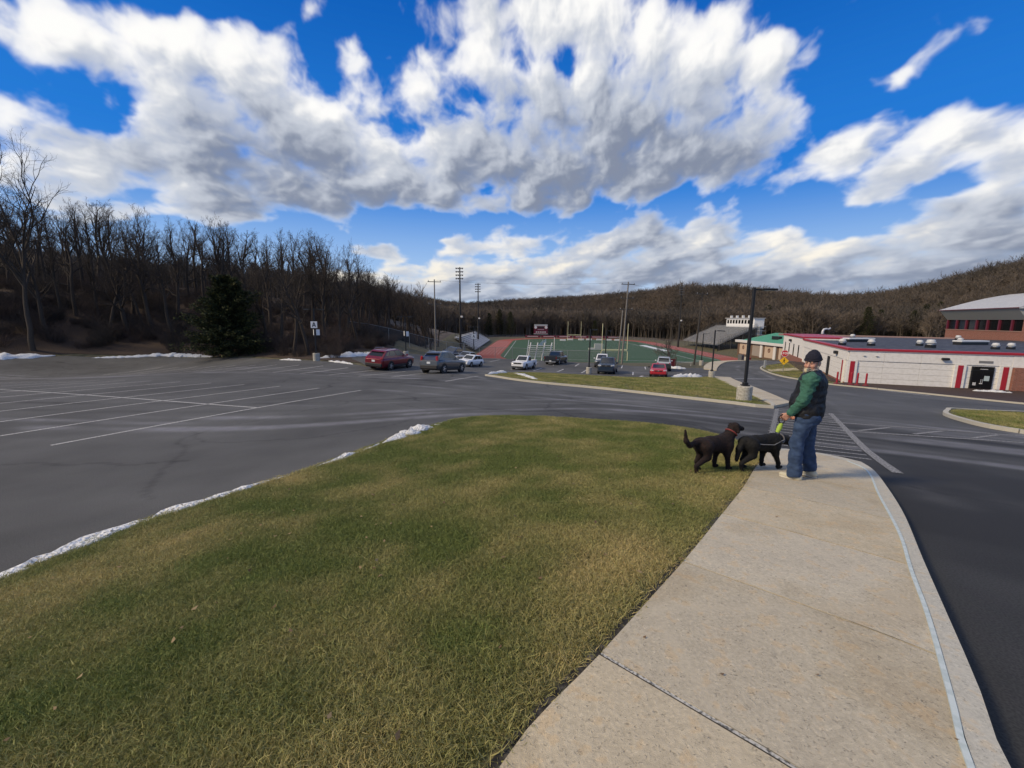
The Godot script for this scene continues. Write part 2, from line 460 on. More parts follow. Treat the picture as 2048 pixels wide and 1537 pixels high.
func sky_color(az: float, el: float) -> Color:
	var t := clampf(el / 38.0, 0.0, 1.0)
	var blue := Vector3(0.13, 0.39, 0.84).lerp(Vector3(0.020, 0.20, 0.68), smoothstep(0.0, 0.5, t)).lerp(Vector3(0.004, 0.105, 0.47), smoothstep(0.4, 1.0, t))
	blue = Vector3(0.46, 0.63, 0.87).lerp(blue, smoothstep(0.0, 17.0, el))
	var q := 36.0 * log((maxf(el, 0.0) + 9.0) / 9.0)
	# the wind draws the clouds on the right out into slanting streaks
	var th := deg_to_rad(3.0 + 13.0 * smoothstep(-5.0, 35.0, az))
	var ca := cos(th); var sa := sin(th)
	var st := lerpf(1.0, 0.9, smoothstep(0.0, 35.0, az))
	var nx := (az * ca + q * sa) * st; var ny := (q * ca - az * sa) * 1.08
	var wx := fb.get_noise_2d(nx, ny) * 0.9
	var wy := fb.get_noise_2d(nx + 311.0, ny + 97.0) * 0.8
	var f := fa.get_noise_2d(nx + wx, ny + wy)
	var g := fa.get_noise_2d(nx + wx - 0.5, ny + wy + 0.6)
	var g2 := fa.get_noise_2d(nx + wx - 1.6, ny + wy + 2.0)
	var puff := fc.get_noise_2d(nx + wx * 0.5, ny + wy * 0.5)
	var k := density(az + wx * 0.6, el + wy * 0.45)
	var d := k + 0.72 * f + 0.05 * puff
	var alpha := smoothstep(0.38, 0.78, d)
	if alpha > 0.0:
		var up := 0.6 + el * 0.05
		var over := 0.22 * thickness(az - 0.8 + wx * 0.5, el + 1.0 * up) + 0.36 * thickness(az - 1.6 + wx * 0.5, el + 3.0 * up) + 0.42 * thickness(az - 2.6 + wx * 0.5, el + 5.6 * up)
		var lit := 0.0 + 1.0 * exp(-1.12 * over * smoothstep(0.4, 0.95, d))
		lit += (f - g) * 0.40 + (f - g2) * 0.30 + 0.05 * puff
		lit = clampf(lit, 0.0, 1.12)
		var bright := Vector3(1.0, 0.99, 0.97).lerp(Vector3(0.98, 0.90, 0.75), smoothstep(14.0, 3.0, el))
		var dark := Vector3(0.235, 0.275, 0.37)
		var mid := Vector3(0.56, 0.60, 0.68)
		var c := dark.lerp(mid, smoothstep(0.0, 0.5, lit)).lerp(bright, smoothstep(0.42, 0.95, lit))
		c = c.lerp(Vector3(0.46, 0.55, 0.72), 0.30 * smoothstep(8.0, 0.0, el))
		blue = blue.lerp(c, alpha * lerpf(0.72, 1.0, smoothstep(0.45, 1.05, d)))
	blue /= 2.05   # the photograph's exposure is 2.05
	return Color(minf(blue.x, 1.0), minf(blue.y, 1.0), minf(blue.z, 1.0)).linear_to_srgb()

func sky_group(gi: int) -> void:   # four rows at a time
	var buf := PackedByteArray()
	buf.resize(SKY_W * 3 * 4)
	var el0 := 90.0 - (gi * 4 + 0.5) * 180.0 / SKY_H
	var fine := el0 > -1.0 and el0 < 42.0
	for r in 4:
		if r > 0 and not fine: 
			for k in SKY_W * 3: buf[r * SKY_W * 3 + k] = buf[k]
			continue
		var el := 90.0 - (gi * 4 + r + 0.5) * 180.0 / SKY_H
		var x := 0
		while x < SKY_W:
			var az := (x + 0.5) * 360.0 / SKY_W
			if az > 180.0: az -= 360.0
			var step := 1 if fine and absf(az) < 56.0 else 4
			var c := Color(0.30, 0.31, 0.30) if el < -0.5 else sky_color(az, maxf(el, 0.0))
			for s in step:
				var k := (r * SKY_W + x + s) * 3
				buf[k] = int(c.r * 255.0 + 0.5); buf[k + 1] = int(c.g * 255.0 + 0.5); buf[k + 2] = int(c.b * 255.0 + 0.5)
			x += step
	sky_rows[gi] = buf

func make_sky() -> ImageTexture:
	fa = noise(0.11, 7, FastNoiseLite.TYPE_SIMPLEX_SMOOTH, 11)
	fa.fractal_gain = 0.49
	fb = noise(0.16, 3, FastNoiseLite.TYPE_SIMPLEX_SMOOTH, 5)
	fc = noise(0.35, 4, FastNoiseLite.TYPE_SIMPLEX_SMOOTH, 23)
	fc.fractal_type = FastNoiseLite.FRACTAL_RIDGED
	sky_density.resize(720 * 181)
	for k in range(0, CLOUDS.size(), 6):
		var big := 0.88 if CLOUDS[k + 5] > 1.05 and CLOUDS[k + 1] > 12.0 else 1.0
		splat(CLOUDS[k], CLOUDS[k + 1], CLOUDS[k + 2] * big, CLOUDS[k + 3] * big, CLOUDS[k + 4], CLOUDS[k + 5] * (1.5 if CLOUDS[k + 1] < 8.0 else 1.0))
	for e in [[-48.5, 16.5, 3.0, 1.6, 12, 0.9], [-46.5, 11.5, 4.0, 1.8, 10, 1.1], [-49, 9.0, 4.0, 1.6, 5, 1.0], [-42.0, 10.2, 4.0, 1.1, 8, 0.9], [-34, 11.0, 5.0, 1.3, 5, 1.1], [-12, 4.2, 9, 1.4, 2, 1.4], [14, 6.6, 9, 1.2, 4, 1.3], [30, 6.2, 8, 1.4, 3, 1.4], [42, 5.0, 8, 1.4, 3, 1.4], [3, 3.6, 14, 1.3, 0, 1.5], [28, 3.6, 14, 1.2, 0, 1.5], [50, 6.5, 5, 2.2, 5, 1.3], [50, 15.0, 3, 1.5, 10, 1.1]]:
		splat(e[0], e[1], e[2], e[3], e[4], e[5])
	rng.seed = 77
	for k in 150:
		var el := rng.randf_range(3.0, 80.0)
		var az := rng.randf_range(-180.0, 180.0)
		if absf(az) < 58.0 and el < 46.0: continue
		var a := rng.randf_range(4.0, 13.0)
		splat(az, el, a, a * rng.randf_range(0.25, 0.5) * (0.5 + el / 60.0), rng.randf_range(-15, 20), rng.randf_range(0.7, 1.4))
	sky_rows.resize(SKY_H / 4)
	var id := WorkerThreadPool.add_group_task(sky_group, SKY_H / 4)
	WorkerThreadPool.wait_for_group_task_completion(id)
	var all := PackedByteArray()
	for r in sky_rows: all.append_array(r)
	sky_rows.clear()
	return ImageTexture.create_from_image(Image.create_from_data(SKY_W, SKY_H, false, Image.FORMAT_RGB8, all))

# ------------------------------------------------------------------ surfaces of the place
const LOT_EDGE := [-4.84,3.65,-4.87,4.36,-4.75,5.05,-4.48,5.72,-4.13,6.31,-3.56,7.49,-2.82,9.44,-2.1,11.21,-1.41,12.35,-0.36,12.73,1.17,12.55,2.59,11.99,3.86,11.42,4.75,10.7,5.1,9.6,5.0,8.5]
const WALK_LEFT := [-2.2,-3.0,-1.0,-0.6,-0.03,1.36,0.48,1.96,1.3,2.94,2.39,4.34,2.97,5.1,3.74,6.18,4.7,7.45]
const SEAL := [0.15,-3.0,0.95,0.0,1.69,1.31,1.91,1.58,2.23,1.96,2.56,2.36,2.96,2.87,3.54,3.58,4.52,4.91,5.67,6.45,5.95,7.15]
const KERB_OUT := [0.32,-3.0,1.1,0.0,1.85,1.31,2.18,1.71,2.57,2.2,3.23,3.03,4.15,4.17,4.89,5.16,5.83,6.48,6.2,7.15]
const WALK_END := [6.15,7.7,5.9,8.1,5.54,8.13,4.87,7.75]

var walk_poly: PackedVector2Array
var lawn_poly: PackedVector2Array
var seal_line: PackedVector2Array
var kerb_line: PackedVector2Array
var lawn_edge: PackedVector2Array

func asphalt_texture() -> ImageTexture:   # wear, salt and tyre polish over the whole site: x -62..62, d -10..92
	var w := 1240; var h := 1020
	var n1 := noise(0.012, 4, FastNoiseLite.TYPE_SIMPLEX_SMOOTH, 3)
	var n2 := noise(0.06, 3, FastNoiseLite.TYPE_SIMPLEX_SMOOTH, 4)
	var acc := PackedFloat32Array()
	acc.resize(w * h)
	# salt and tyre streaks that follow the driving lines
	var lanes := [
		[pv([-60, 14, -40, 17.5, -20, 14.5, -8, 13.8, -2, 15.5, 4, 16.6, 9, 14, 14, 9, 17, 0, 17, -9]), 80, 4.2, 0.8],
		[pv([-60, 36, -40, 36.5, -24, 33, -10, 27.5, -3, 24, 3, 20, 9, 15.5, 14, 10]), 70, 3.6, 0.75],
		[pv([-8, 27, -3, 32, 0, 36, -2, 44, 2, 49, 12, 51, 22, 52, 27, 55]), 26, 3.0, 0.4],
		[pv([5, -9, 6, 0, 10, 8, 16, 18, 23, 31, 28, 44, 31, 54, 37, 66, 45, 73, 60, 78]), 60, 3.4, 0.42],
		[pv([-20, 60, -12, 50, -6, 40, -4, 34, -2, 28]), 18, 2.0, 0.4]]
	rng.seed = 9
	for l in lanes:
		var line: PackedVector2Array = smooth_line(l[0], 0.12)
		for s in l[1]:
			var off := rng.randfn(0.0, l[2] * 0.55)
			var amp: float = rng.randf_range(-0.35, 0.9) * l[3]
			var a := rng.randi_range(0, line.size() - 60); var len := rng.randi_range(60, 420)
			var drift := rng.randf_range(-0.004, 0.004)
			var wd := rng.randf_range(1.0, 9.0)
			var ph := rng.randf() * 100.0
			for k in range(a, mini(a + len, line.size() - 1)):
				var t := (line[k + 1] - line[k]).normalized()
				var p := line[k] + Vector2(-t.y, t.x) * (off + (k - a) * drift)
				var e: float = sin(PI * float(k - a) / len) * amp * clampf(0.55 + 1.3 * n2.get_noise_2d(k * 0.35, ph), 0.0, 1.2)
				var cx := (p.x + 62.0) * 10.0; var cy := (p.y + 10.0) * 10.0
				for oy in range(-4, 5):
					for ox in range(-4, 5):
						var x := int(cx) + ox; var y := int(cy) + oy
						if x >= 0 and y >= 0 and x < w and y < h:
							var q := Vector2(x - cx, y - cy).length_squared()
							acc[y * w + x] += e * exp(-q / wd) * 0.055
	# sealed cracks and dark patches
	for k in 110:
		var p := Vector2(rng.randf_range(-58, 34), rng.randf_range(4, 66))
		var a := rng.randf() * TAU
		var dark := rng.randf_range(0.02, 0.055)
		for s in rng.randi_range(30, 160):
			a += rng.randfn(0, 0.14)
			p += Vector2(cos(a), sin(a)) * 0.1
			var x := int((p.x + 62.0) * 10.0); var y := int((p.y + 10.0) * 10.0)
			if x > 0 and y > 0 and x < w - 1 and y < h - 1: acc[y * w + x] -= dark
	for k in 26:
		var c := Vector2(rng.randf_range(-50, 25), rng.randf_range(8, 60))
		var r := rng.randf_range(0.3, 1.4)
		for oy in range(-16, 17):
			for ox in range(-16, 17):
				var x := int((c.x + 62.0) * 10.0) + ox; var y := int((c.y + 10.0) * 10.0) + oy
				if x > 0 and y > 0 and x < w - 1 and y < h - 1: acc[y * w + x] -= 0.022 * smoothstep(r, r * 0.4, Vector2(ox, oy * 1.5).length() * 0.1)
	var buf := PackedByteArray()
	buf.resize(w * h * 3)
	for y in h:
		var d := y * 0.1 - 10.0
		for x in w:
			var px := x * 0.1 - 62.0
			var v := 0.098 + 0.046 * n1.get_noise_2d(x, y) + 0.020 * n2.get_noise_2d(x, y)
			# newer, darker surfacing on the access road close by
			v -= 0.066 * smoothstep(16.0, 7.0, Vector2(px - 6.0, (d - 1.0) * 0.9).length()) * smoothstep(0.5, 2.0, px)
			v += clampf(acc[y * w + x], -0.065, 0.11) * (1.0 + 0.5 * n2.get_noise_2d(x * 3.0, y * 3.0))
			v = clampf(v, 0.02, 0.4)
			var bl := 1.0 + clampf(acc[y * w + x], 0.0, 0.2) * 0.9
			var c := Color(v * 0.985, v * 1.0, v * 0.99 * bl).linear_to_srgb()
			var k := (y * w + x) * 3
			buf[k] = int(c.r * 255); buf[k + 1] = int(c.g * 255); buf[k + 2] = int(c.b * 255)
	return ImageTexture.create_from_image(Image.create_from_data(w, h, false, Image.FORMAT_RGB8, buf))

func concrete_images() -> Array:   # exposed aggregate: pale paste, light and dark grains, pits
	var s := 1024
	var f := FastNoiseLite.new()
	f.noise_type = FastNoiseLite.TYPE_CELLULAR
	f.frequency = 0.11
	f.cellular_return_type = FastNoiseLite.RETURN_CELL_VALUE
	f.seed = 21
	var cells := f.get_seamless_image(s, s).get_data()
	f.cellular_return_type = FastNoiseLite.RETURN_DISTANCE
	f.frequency = 0.11
	f.seed = 8
	var dist := f.get_seamless_image(s, s).get_data()
	var big := noise(0.010, 5, FastNoiseLite.TYPE_SIMPLEX_SMOOTH, 31).get_seamless_image(s, s).get_data()
	var mid := noise(0.05, 4, FastNoiseLite.TYPE_SIMPLEX_SMOOTH, 32).get_seamless_image(s, s).get_data()
	var fine := noise(0.35, 2, FastNoiseLite.TYPE_SIMPLEX_SMOOTH, 33).get_seamless_image(s, s).get_data()
	var buf := PackedByteArray(); buf.resize(s * s * 3)
	var hb := PackedByteArray(); hb.resize(s * s)
	for k in s * s:
		var cv := cells[k] / 255.0
		var m := mid[k] / 255.0
		var fi := fine[k] / 255.0
		var g := 0.0
		if cv > 0.90: g = 0.42
		elif cv > 0.80: g = 0.20
		elif cv < 0.12: g = -0.55
		elif cv < 0.24: g = -0.30
		g *= smoothstep(0.25, 0.50, m)
		var pit := smoothstep(0.66, 0.80, dist[k] / 255.0) * smoothstep(0.45, 0.62, m)
		var v := (0.49 + 0.10 * (big[k] / 255.0 - 0.5) + 0.16 * (fi - 0.5) + 0.16 * (m - 0.5)) * (1.0 + g) * (1.0 - 0.35 * pit)
		var red := smoothstep(0.62, 0.80, big[k] / 255.0) * 0.13
		var c := Color(v * 1.03, v * (0.93 - red * 0.6), v * (0.715 - red)).linear_to_srgb()
		buf[k * 3] = int(clampf(c.r, 0, 1) * 255); buf[k * 3 + 1] = int(clampf(c.g, 0, 1) * 255); buf[k * 3 + 2] = int(clampf(c.b, 0, 1) * 255)
		hb[k] = int(clampf(0.5 + 0.3 * (fi - 0.5) + 0.25 * (m - 0.5) + g * 0.35 - pit * 0.35, 0, 1) * 255)
	var hi := Image.create_from_data(s, s, false, Image.FORMAT_L8, hb)
	hi.convert(Image.FORMAT_RGBA8)
	hi.bump_map_to_normal_map(5.0)
	return [ImageTexture.create_from_image(Image.create_from_data(s, s, false, Image.FORMAT_RGB8, buf)), ImageTexture.create_from_image(hi)]

func make_materials() -> void:
	M.asphalt = mat(Color.WHITE, 0.88)
	M.asphalt.albedo_texture = asphalt_texture()
	M.asphalt.uv1_scale = Vector3(1.0 / 124.0, 1.0 / 102.0, 1)
	M.asphalt.uv1_offset = Vector3(62.0 / 124.0, 10.0 / 102.0, 0)
	var grit := noise(0.30, 3, FastNoiseLite.TYPE_SIMPLEX, 12)
	detail(M.asphalt, ntex(grit, ramp([[0.2, 0.38, 0.38, 0.38], [0.48, 0.74, 0.74, 0.74], [0.72, 1.0, 1.0, 0.99]]), 512), 0.35)
	var cc := concrete_images()
	M.concrete = triplanar(mat(Color.WHITE, 0.92), cc[0], 0.62, cc[1], 1.0)
	detail(M.concrete, ntex(noise(0.006, 5, FastNoiseLite.TYPE_SIMPLEX_SMOOTH, 41), ramp([[0.3, 0.88, 0.85, 0.80], [0.5, 1, 1, 1], [0.75, 0.95, 0.95, 0.96]]), 512), 0.21)
	M.kerb = triplanar(mat(lin(0.92, 0.98, 1.08), 0.9), cc[0], 0.8, cc[1], 0.35)
	M.paint = triplanar(mat(Color.WHITE, 0.8), ntex(noise(0.12, 4, FastNoiseLite.TYPE_SIMPLEX_SMOOTH, 51), ramp([[0.28, 0.20, 0.20, 0.21], [0.42, 0.52, 0.52, 0.53], [0.65, 0.66, 0.66, 0.66]]), 256), 0.9)
	M.faded = triplanar(mat(Color.WHITE, 0.85), ntex(noise(0.10, 5, FastNoiseLite.TYPE_SIMPLEX_SMOOTH, 52), ramp([[0.28, 0.12, 0.12, 0.12], [0.42, 0.40, 0.40, 0.39], [0.62, 0.62, 0.62, 0.60]]), 256), 0.8)
	M.worn = triplanar(mat(Color.WHITE, 0.85), ntex(noise(0.10, 5, FastNoiseLite.TYPE_SIMPLEX_SMOOTH, 55), ramp([[0.34, 0.085, 0.085, 0.085], [0.50, 0.18, 0.18, 0.178], [0.68, 0.36, 0.36, 0.355]]), 256), 0.8)
	M.sealant = triplanar(mat(Color.WHITE, 0.7), ntex(noise(0.05, 4, FastNoiseLite.TYPE_SIMPLEX_SMOOTH, 53), ramp([[0.3, 0.44, 0.51, 0.50], [0.6, 0.54, 0.61, 0.60]]), 256), 1.1)
	M.oldseal = triplanar(mat(Color.WHITE, 0.8), ntex(noise(0.08, 4, FastNoiseLite.TYPE_SIMPLEX_SMOOTH, 54), ramp([[0.25, 0.05, 0.05, 0.05], [0.4, 0.26, 0.26, 0.24], [0.6, 0.50, 0.49, 0.45]]), 256), 2.2)
	M.ground = triplanar(mat(Color.WHITE, 0.95), ntex(noise(0.02, 5, FastNoiseLite.TYPE_SIMPLEX_SMOOTH, 61), ramp([[0.3, 0.052, 0.052, 0.026], [0.5, 0.085, 0.078, 0.038], [0.7, 0.13, 0.105, 0.055]])), 0.12)
	M.lawn = triplanar(mat(Color.WHITE, 0.95), ntex(noise(0.03, 5, FastNoiseLite.TYPE_SIMPLEX_SMOOTH, 62), ramp([[0.3, 0.075, 0.080, 0.026], [0.5, 0.115, 0.112, 0.040], [0.7, 0.19, 0.155, 0.070]])), 0.35)
	detail(M.lawn, ntex(noise(0.3, 3, FastNoiseLite.TYPE_SIMPLEX, 63), ramp([[0.25, 0.55, 0.55, 0.5], [0.6, 1, 1, 1]]), 512), 1.3)
	M.litter = triplanar(mat(Color.WHITE, 0.95), ntex(noise(0.05, 5, FastNoiseLite.TYPE_SIMPLEX_SMOOTH, 64), ramp([[0.3, 0.016, 0.012, 0.008], [0.5, 0.045, 0.026, 0.016], [0.7, 0.085, 0.052, 0.030]])), 0.35)
	M.mulch = triplanar(mat(Color.WHITE, 0.95), ntex(noise(0.12, 4, FastNoiseLite.TYPE_SIMPLEX, 65), ramp([[0.3, 0.015, 0.010, 0.008], [0.5, 0.040, 0.022, 0.016], [0.7, 0.075, 0.040, 0.028]]), 256), 0.8)
	M.snow = triplanar(mat(Color.WHITE, 0.75), ntex(noise(0.05, 6, FastNoiseLite.TYPE_SIMPLEX_SMOOTH, 66), ramp([[0.28, 0.24, 0.23, 0.21], [0.42, 0.58, 0.60, 0.61], [0.6, 0.74, 0.76, 0.78], [0.8, 0.82, 0.83, 0.84]])), 0.7, ntex(noise(0.08, 4, FastNoiseLite.TYPE_SIMPLEX_SMOOTH, 67), null, 256, 6.0), 1.0)
	M.hillside = triplanar(mat(Color.WHITE, 0.95), ntex(noise(0.03, 5, FastNoiseLite.TYPE_SIMPLEX_SMOOTH, 68), ramp([[0.3, 0.035, 0.028, 0.022], [0.5, 0.065, 0.050, 0.040], [0.7, 0.11, 0.085, 0.062]])), 0.02)

func stripes(name_: String, quads: Array, off: float, m: Material) -> void:   # painted lines, each [x0, d0, x1, d1, width], pieces of one marking set
	var o := Node3D.new()
	o.name = numbered(name_)
	o.set_meta("kind", "structure")
	add_child(o)
	for q in quads:
		var a := Vector2(q[0], q[1]); var e := Vector2(q[2], q[3])
		part("painted_line", drape(strip(PackedVector2Array([a, e]), -q[4] * 0.5, q[4] * 0.5), off), m, o)

func snow_bank(label: String, line: Array, wid: float, hgt: float, sd: int, off := 0.0) -> void:   # a ridge of old ploughed snow along a line
	var b := B.new()
	var l := smooth_line(pv(line), 0.22 if wid < 0.6 else 0.4)
	var f := noise(0.35, 4, FastNoiseLite.TYPE_SIMPLEX_SMOOTH, sd)
	var rings := []
	for k in l.size():
		var t := (l[mini(k + 1, l.size() - 1)] - l[maxi(k - 1, 0)]).normalized()
		var nrm := Vector2(-t.y, t.x)
		var s := float(k) / (l.size() - 1)
		var e := sqrt(maxf(0.0, sin(PI * s))) * (0.75 + 0.75 * f.get_noise_2d(k * 0.9, 7.0))
		e = maxf(e, 0.03)
		var r := []
		for q in 9:
			var a := q / 8.0
			var w := (a - 0.5) * 2.0
			var edge := wid * e * (1.0 + 0.45 * f.get_noise_2d(k * 1.3, 40.0 * signf(w)))
			var p := l[k] + nrm * w * edge
			var h := hgt * e * pow(maxf(0.0, 1.0 - w * w), 0.7) * (0.8 + 0.7 * f.get_noise_2d(k * 2.2, q * 2.5))
			r.append(V(p.x, p.y, off + h - (0.04 if q == 0 or q == 8 else 0.0)))
		rings.append(r)
	b.ring_strip(rings, false)
	b.smooth(0, 0)
	tag(part("snow_patch", b, M.snow), label, "snow", "patches of old ploughed snow")

func make_ground() -> void:
	var b := B.new()
	var w := gx.size()
	for j in gd.size():
		for i in w:
			b.vert(Vector3(gx[i], gh[j * w + i] - 0.06, -gd[j]), Vector3.UP)
	for j in gd.size() - 1:
		for i in w - 1:
			var k := j * w + i
			b.face(k, k + 1, k + w + 1); b.face(k, k + w + 1, k + w)
	b.smooth(0, 0)
	var far := B.new()
	far.v = b.v; far.n = b.n; far.c = b.c; far.uv = b.uv
	b.ix.clear()
	for j in gd.size() - 1:
		for i in w - 1:
			var k := j * w + i
			var woods: bool = gd[j] > 226.0 and stad(gx[i], gd[j]) > 12.0 or (gx[i] < -22.0 and gd[j] > 62.0) or gx[i] < -84.0
			if gx[i] > 150 and gx[i] < 250 and gd[j] < 236: woods = false
			var q := far if woods else b
			q.face(k, k + 1, k + w + 1); q.face(k, k + w + 1, k + w)
	struct("ground", b, M.ground)
	struct("hills", far, M.hillside)
	# asphalt: one sheet from the upper lot down to the lower one and along the access road
	var lot := pv([-62,-8,17,-8,24,2,33,12,42,18,44,26,40.5,29,38.92,31.38,37.69,35.79,35.34,39.99,33.54,43.24,33.41,48.12,33.47,51.75,34.74,56.73,37.17,62.48,40.76,66.75,49.2,74,62,79.5,70,84,80,100,76,114,71.5,112,65,101,58,91,44.4,79.8,39.67,76.43,35,70,31,63,28,62.5,22,61.5,18,63.5,12.5,66.5,6,69.5,-3,71.5,-8,70,-12.5,61,-15.2,57.5,-18,47,-17,44.4,-12.94,37.6,-20.4,42.6,-31,47.9,-42.6,50.6,-50.4,47.3,-54,43.3,-62,38])
	struct("car_park_asphalt", drape(lot, 0.0, 0.05, null, 1.0), M.asphalt)
	# lawns, raised on their kerbs
	lawn_edge = smooth_line(pv(LOT_EDGE), 0.4)
	var wl := smooth_line(pv(WALK_LEFT), 0.4)
	var back := wl.duplicate(); back.reverse()
	lawn_poly = pv([-4.6, -3.0, -4.75, 0.0])
	lawn_poly.append_array(lawn_edge)
	lawn_poly.append_array(PackedVector2Array([Vector2(4.72, 7.55)]))
	lawn_poly.append_array(back)
	struct("lawn", drape(lawn_poly, 0.085, 0.14), M.lawn)
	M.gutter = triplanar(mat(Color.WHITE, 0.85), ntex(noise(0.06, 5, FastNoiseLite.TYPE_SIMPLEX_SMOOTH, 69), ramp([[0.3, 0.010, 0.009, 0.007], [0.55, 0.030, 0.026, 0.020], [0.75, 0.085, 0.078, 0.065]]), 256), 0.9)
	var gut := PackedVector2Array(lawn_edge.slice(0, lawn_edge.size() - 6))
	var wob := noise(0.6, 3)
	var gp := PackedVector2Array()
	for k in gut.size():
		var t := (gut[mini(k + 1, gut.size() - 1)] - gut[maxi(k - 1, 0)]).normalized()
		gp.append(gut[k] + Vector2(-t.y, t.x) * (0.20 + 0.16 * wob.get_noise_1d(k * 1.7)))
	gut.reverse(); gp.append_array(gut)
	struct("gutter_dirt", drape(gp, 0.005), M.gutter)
	var soil_shade := strip(wl, 0.0, 0.055)
	struct("edge_soil_shade", drape(soil_shade, 0.091), M.gutter)  # soil gap by the footway, coloured dark for the grass edge's shadow band too
	var island := pv([-1.95,31.6,-1.3,30.8,0.3,28.3,2.2,26.4,4.65,24.6,6.8,22.3,8.41,20.1,9.9,18.2,10.75,17.1,13.0,22.5,15.25,28.1,19.5,38.6,23.0,47.6,20,44.9,16.1,42.6,10.5,39.2,7.5,40.4,4.2,42.2,1.6,40.8,-0.6,36.4])
	island = smooth_line(island, 0.8)
	struct("lawn", drape(island, 0.085, 0.14), M.lawn)
	var tip := smooth_line(pv([15.73,12.55,15.75,13.3,16.3,14.5,17.8,16.7,19.84,18.6,21.0,19.5,22.4,19.4,25.4,20.2,33,20.5,36,18,30,11,22,7,16.4,8,15.7,10.5,15.73,12.5]), 0.6)
	struct("lawn", drape(tip, 0.09, 0.14), M.lawn)
	var bed := pv([22.6,19.3,25.4,20.0,31,20.2,33,18,27,16.8,23.6,17.8])
	struct("mulch_bed", drape(bed, 0.12), M.mulch)
	for l in [[tip, 0.16]]: part_kerb(l[0], l[1])
	part_kerb(PackedVector2Array(island.slice(0, 40)), -0.14)
	# median with lawn by the stop sign, mulch in front of the school wall
	var med := smooth_line(pv([40.76,66.9,37.3,62.5,34.9,56.7,33.65,51.75,33.6,48.1,33.75,43.3,35.5,40.1]), 0.8)
	part_kerb(med, -0.18)
	var front := smooth_line(pv([35.34,39.99,37.69,35.79,38.92,31.38,41,28]), 0.8)
	part_kerb(front, -0.18)
	var mlawn := med.duplicate(); mlawn.append_array(pv([36.8,46.9,43,58,49.0,71.5]))
	struct("lawn", drape(mlawn, 0.07, 0.1), M.lawn)
	struct("median_path", drape(pv([35.5,57.2,36.6,59.8,44.2,63.0,43.0,60.0]), 0.11, 0.05), M.concrete)
	var mul := front.duplicate(); mul.append_array(pv([60,30,60,40,50,43,37.5,46.7,33.9,43.4]))
	struct("mulch_bed", drape(mul, 0.10, 0.12), M.mulch)
	struct("mulch_bed", drape(pv([37.0,46.8,49.4,71.6,47.4,72.0,42.5,62.8,38.0,53.6,35.6,47.4]), 0.13, 0.1), M.mulch)
	# concrete footways down the road
	var p2 := pv([10.88,17.1,12.75,18.8,14.33,22.49,18.3,31.8,24.63,46.95,23.0,47.7,15.2,28.1,13.0,22.5])
	struct("lower_footway", drape(p2, 0.11, 0.15), M.concrete)
	var p3 := smooth_line(pv([28.3,57.8,31.0,63,35.05,70,39.67,76.4,44.44,79.5,58,88]), 0.8)
	var p3b := smooth_line(pv([27.5,59.9,29.6,64.5,33.2,71.2,37.4,77.6,43,81.8,57,91]), 0.8)
	p3b.reverse(); p3.append_array(p3b)
	struct("lower_footway", drape(p3, 0.11, 0.15), M.concrete)
	make_footway()
	# stadium: track and turf, laid flat
	var u := Vector2(0.045, 1.0).normalized()
	var side := Vector2(u.y, -u.x)
	var c0 := Vector2(30.8, 172.0)
	var oval := func(r: float) -> PackedVector2Array:
		var o := PackedVector2Array()
		for k in 33: o.append(c0 + u * 42.0 + (side * cos(PI * k / 32.0) + u * sin(PI * k / 32.0)) * r)
		for k in 33: o.append(c0 - u * 42.0 - (side * cos(PI * k / 32.0) + u * sin(PI * k / 32.0)) * r)
		return o
	M.track = triplanar(mat(Color.WHITE, 0.9), ntex(noise(0.05, 4, FastNoiseLite.TYPE_SIMPLEX_SMOOTH, 71), ramp([[0.3, 0.24, 0.050, 0.036], [0.7, 0.33, 0.075, 0.050]]), 256), 0.15)
	M.turf = triplanar(mat(Color.WHITE, 0.9), ntex(noise(0.05, 4, FastNoiseLite.TYPE_SIMPLEX_SMOOTH, 72), ramp([[0.3, 0.022, 0.062, 0.026], [0.7, 0.033, 0.085, 0.034]]), 256), 0.1)
	struct("running_track", drape(oval.call(40.4), 0.0), M.track)
	struct("turf_field", drape(oval.call(32.6), 0.012), M.turf)
	var marks := []
	for r in 6:
		var rr := 33.7 + r * 1.15
		for s in [-1.0, 1.0]:
			var a: Vector2 = c0 + side * rr * s - u * 42.0; var e: Vector2 = c0 + side * rr * s + u * 42.0
			marks.append([a.x, a.y, e.x, e.y, 0.10])
	var fl := func(a: float, l: float, a2: float, l2: float, wd: float) -> void:
		var p: Vector2 = c0 + u * a + side * l; var q: Vector2 = c0 + u * a2 + side * l2
		marks.append([p.x, p.y, q.x, q.y, wd])
	for s in [-1.0, 1.0]:
		fl.call(-54.9, s * 24.4, 54.9, s * 24.4, 0.22)
		fl.call(-50.0, s * 31.0, 44.0, s * 31.0, 0.16)
		fl.call(s * 54.9, -24.4, s * 54.9, 24.4, 0.3)
	for k in 21: fl.call(-45.7 + k * 4.57, -24.4, -45.7 + k * 4.57, 24.4, 0.11)
	for k in 41:
		for s in [-8.1, 8.1]: fl.call(-45.7 + k * 2.285, s - 0.5, -45.7 + k * 2.285, s + 0.5, 0.11)
	stripes("field_marking", marks, 0.024, M.paint)
	struct("bench_apron", drape(PackedVector2Array([c0 + side * 25.6 - u * 16, c0 + side * 28.6 - u * 16, c0 + side * 28.6 + u * 20, c0 + side * 25.6 + u * 20]), 0.03), mat(lin(0.55, 0.6, 0.62), 0.9))
	# leaf litter on the wooded bank and rough grass along the lot
	struct("wooded_bank", drape(pv([-62,38.6,-54,44.2,-50.4,48.3,-42.6,51.6,-31,48.9,-20.4,43.6,-14,40,-13,42.5,-16.6,46,-19.5,52,-17.5,62,-22,80,-26,105,-60,110,-82,80,-83,44]), -0.02), M.litter)
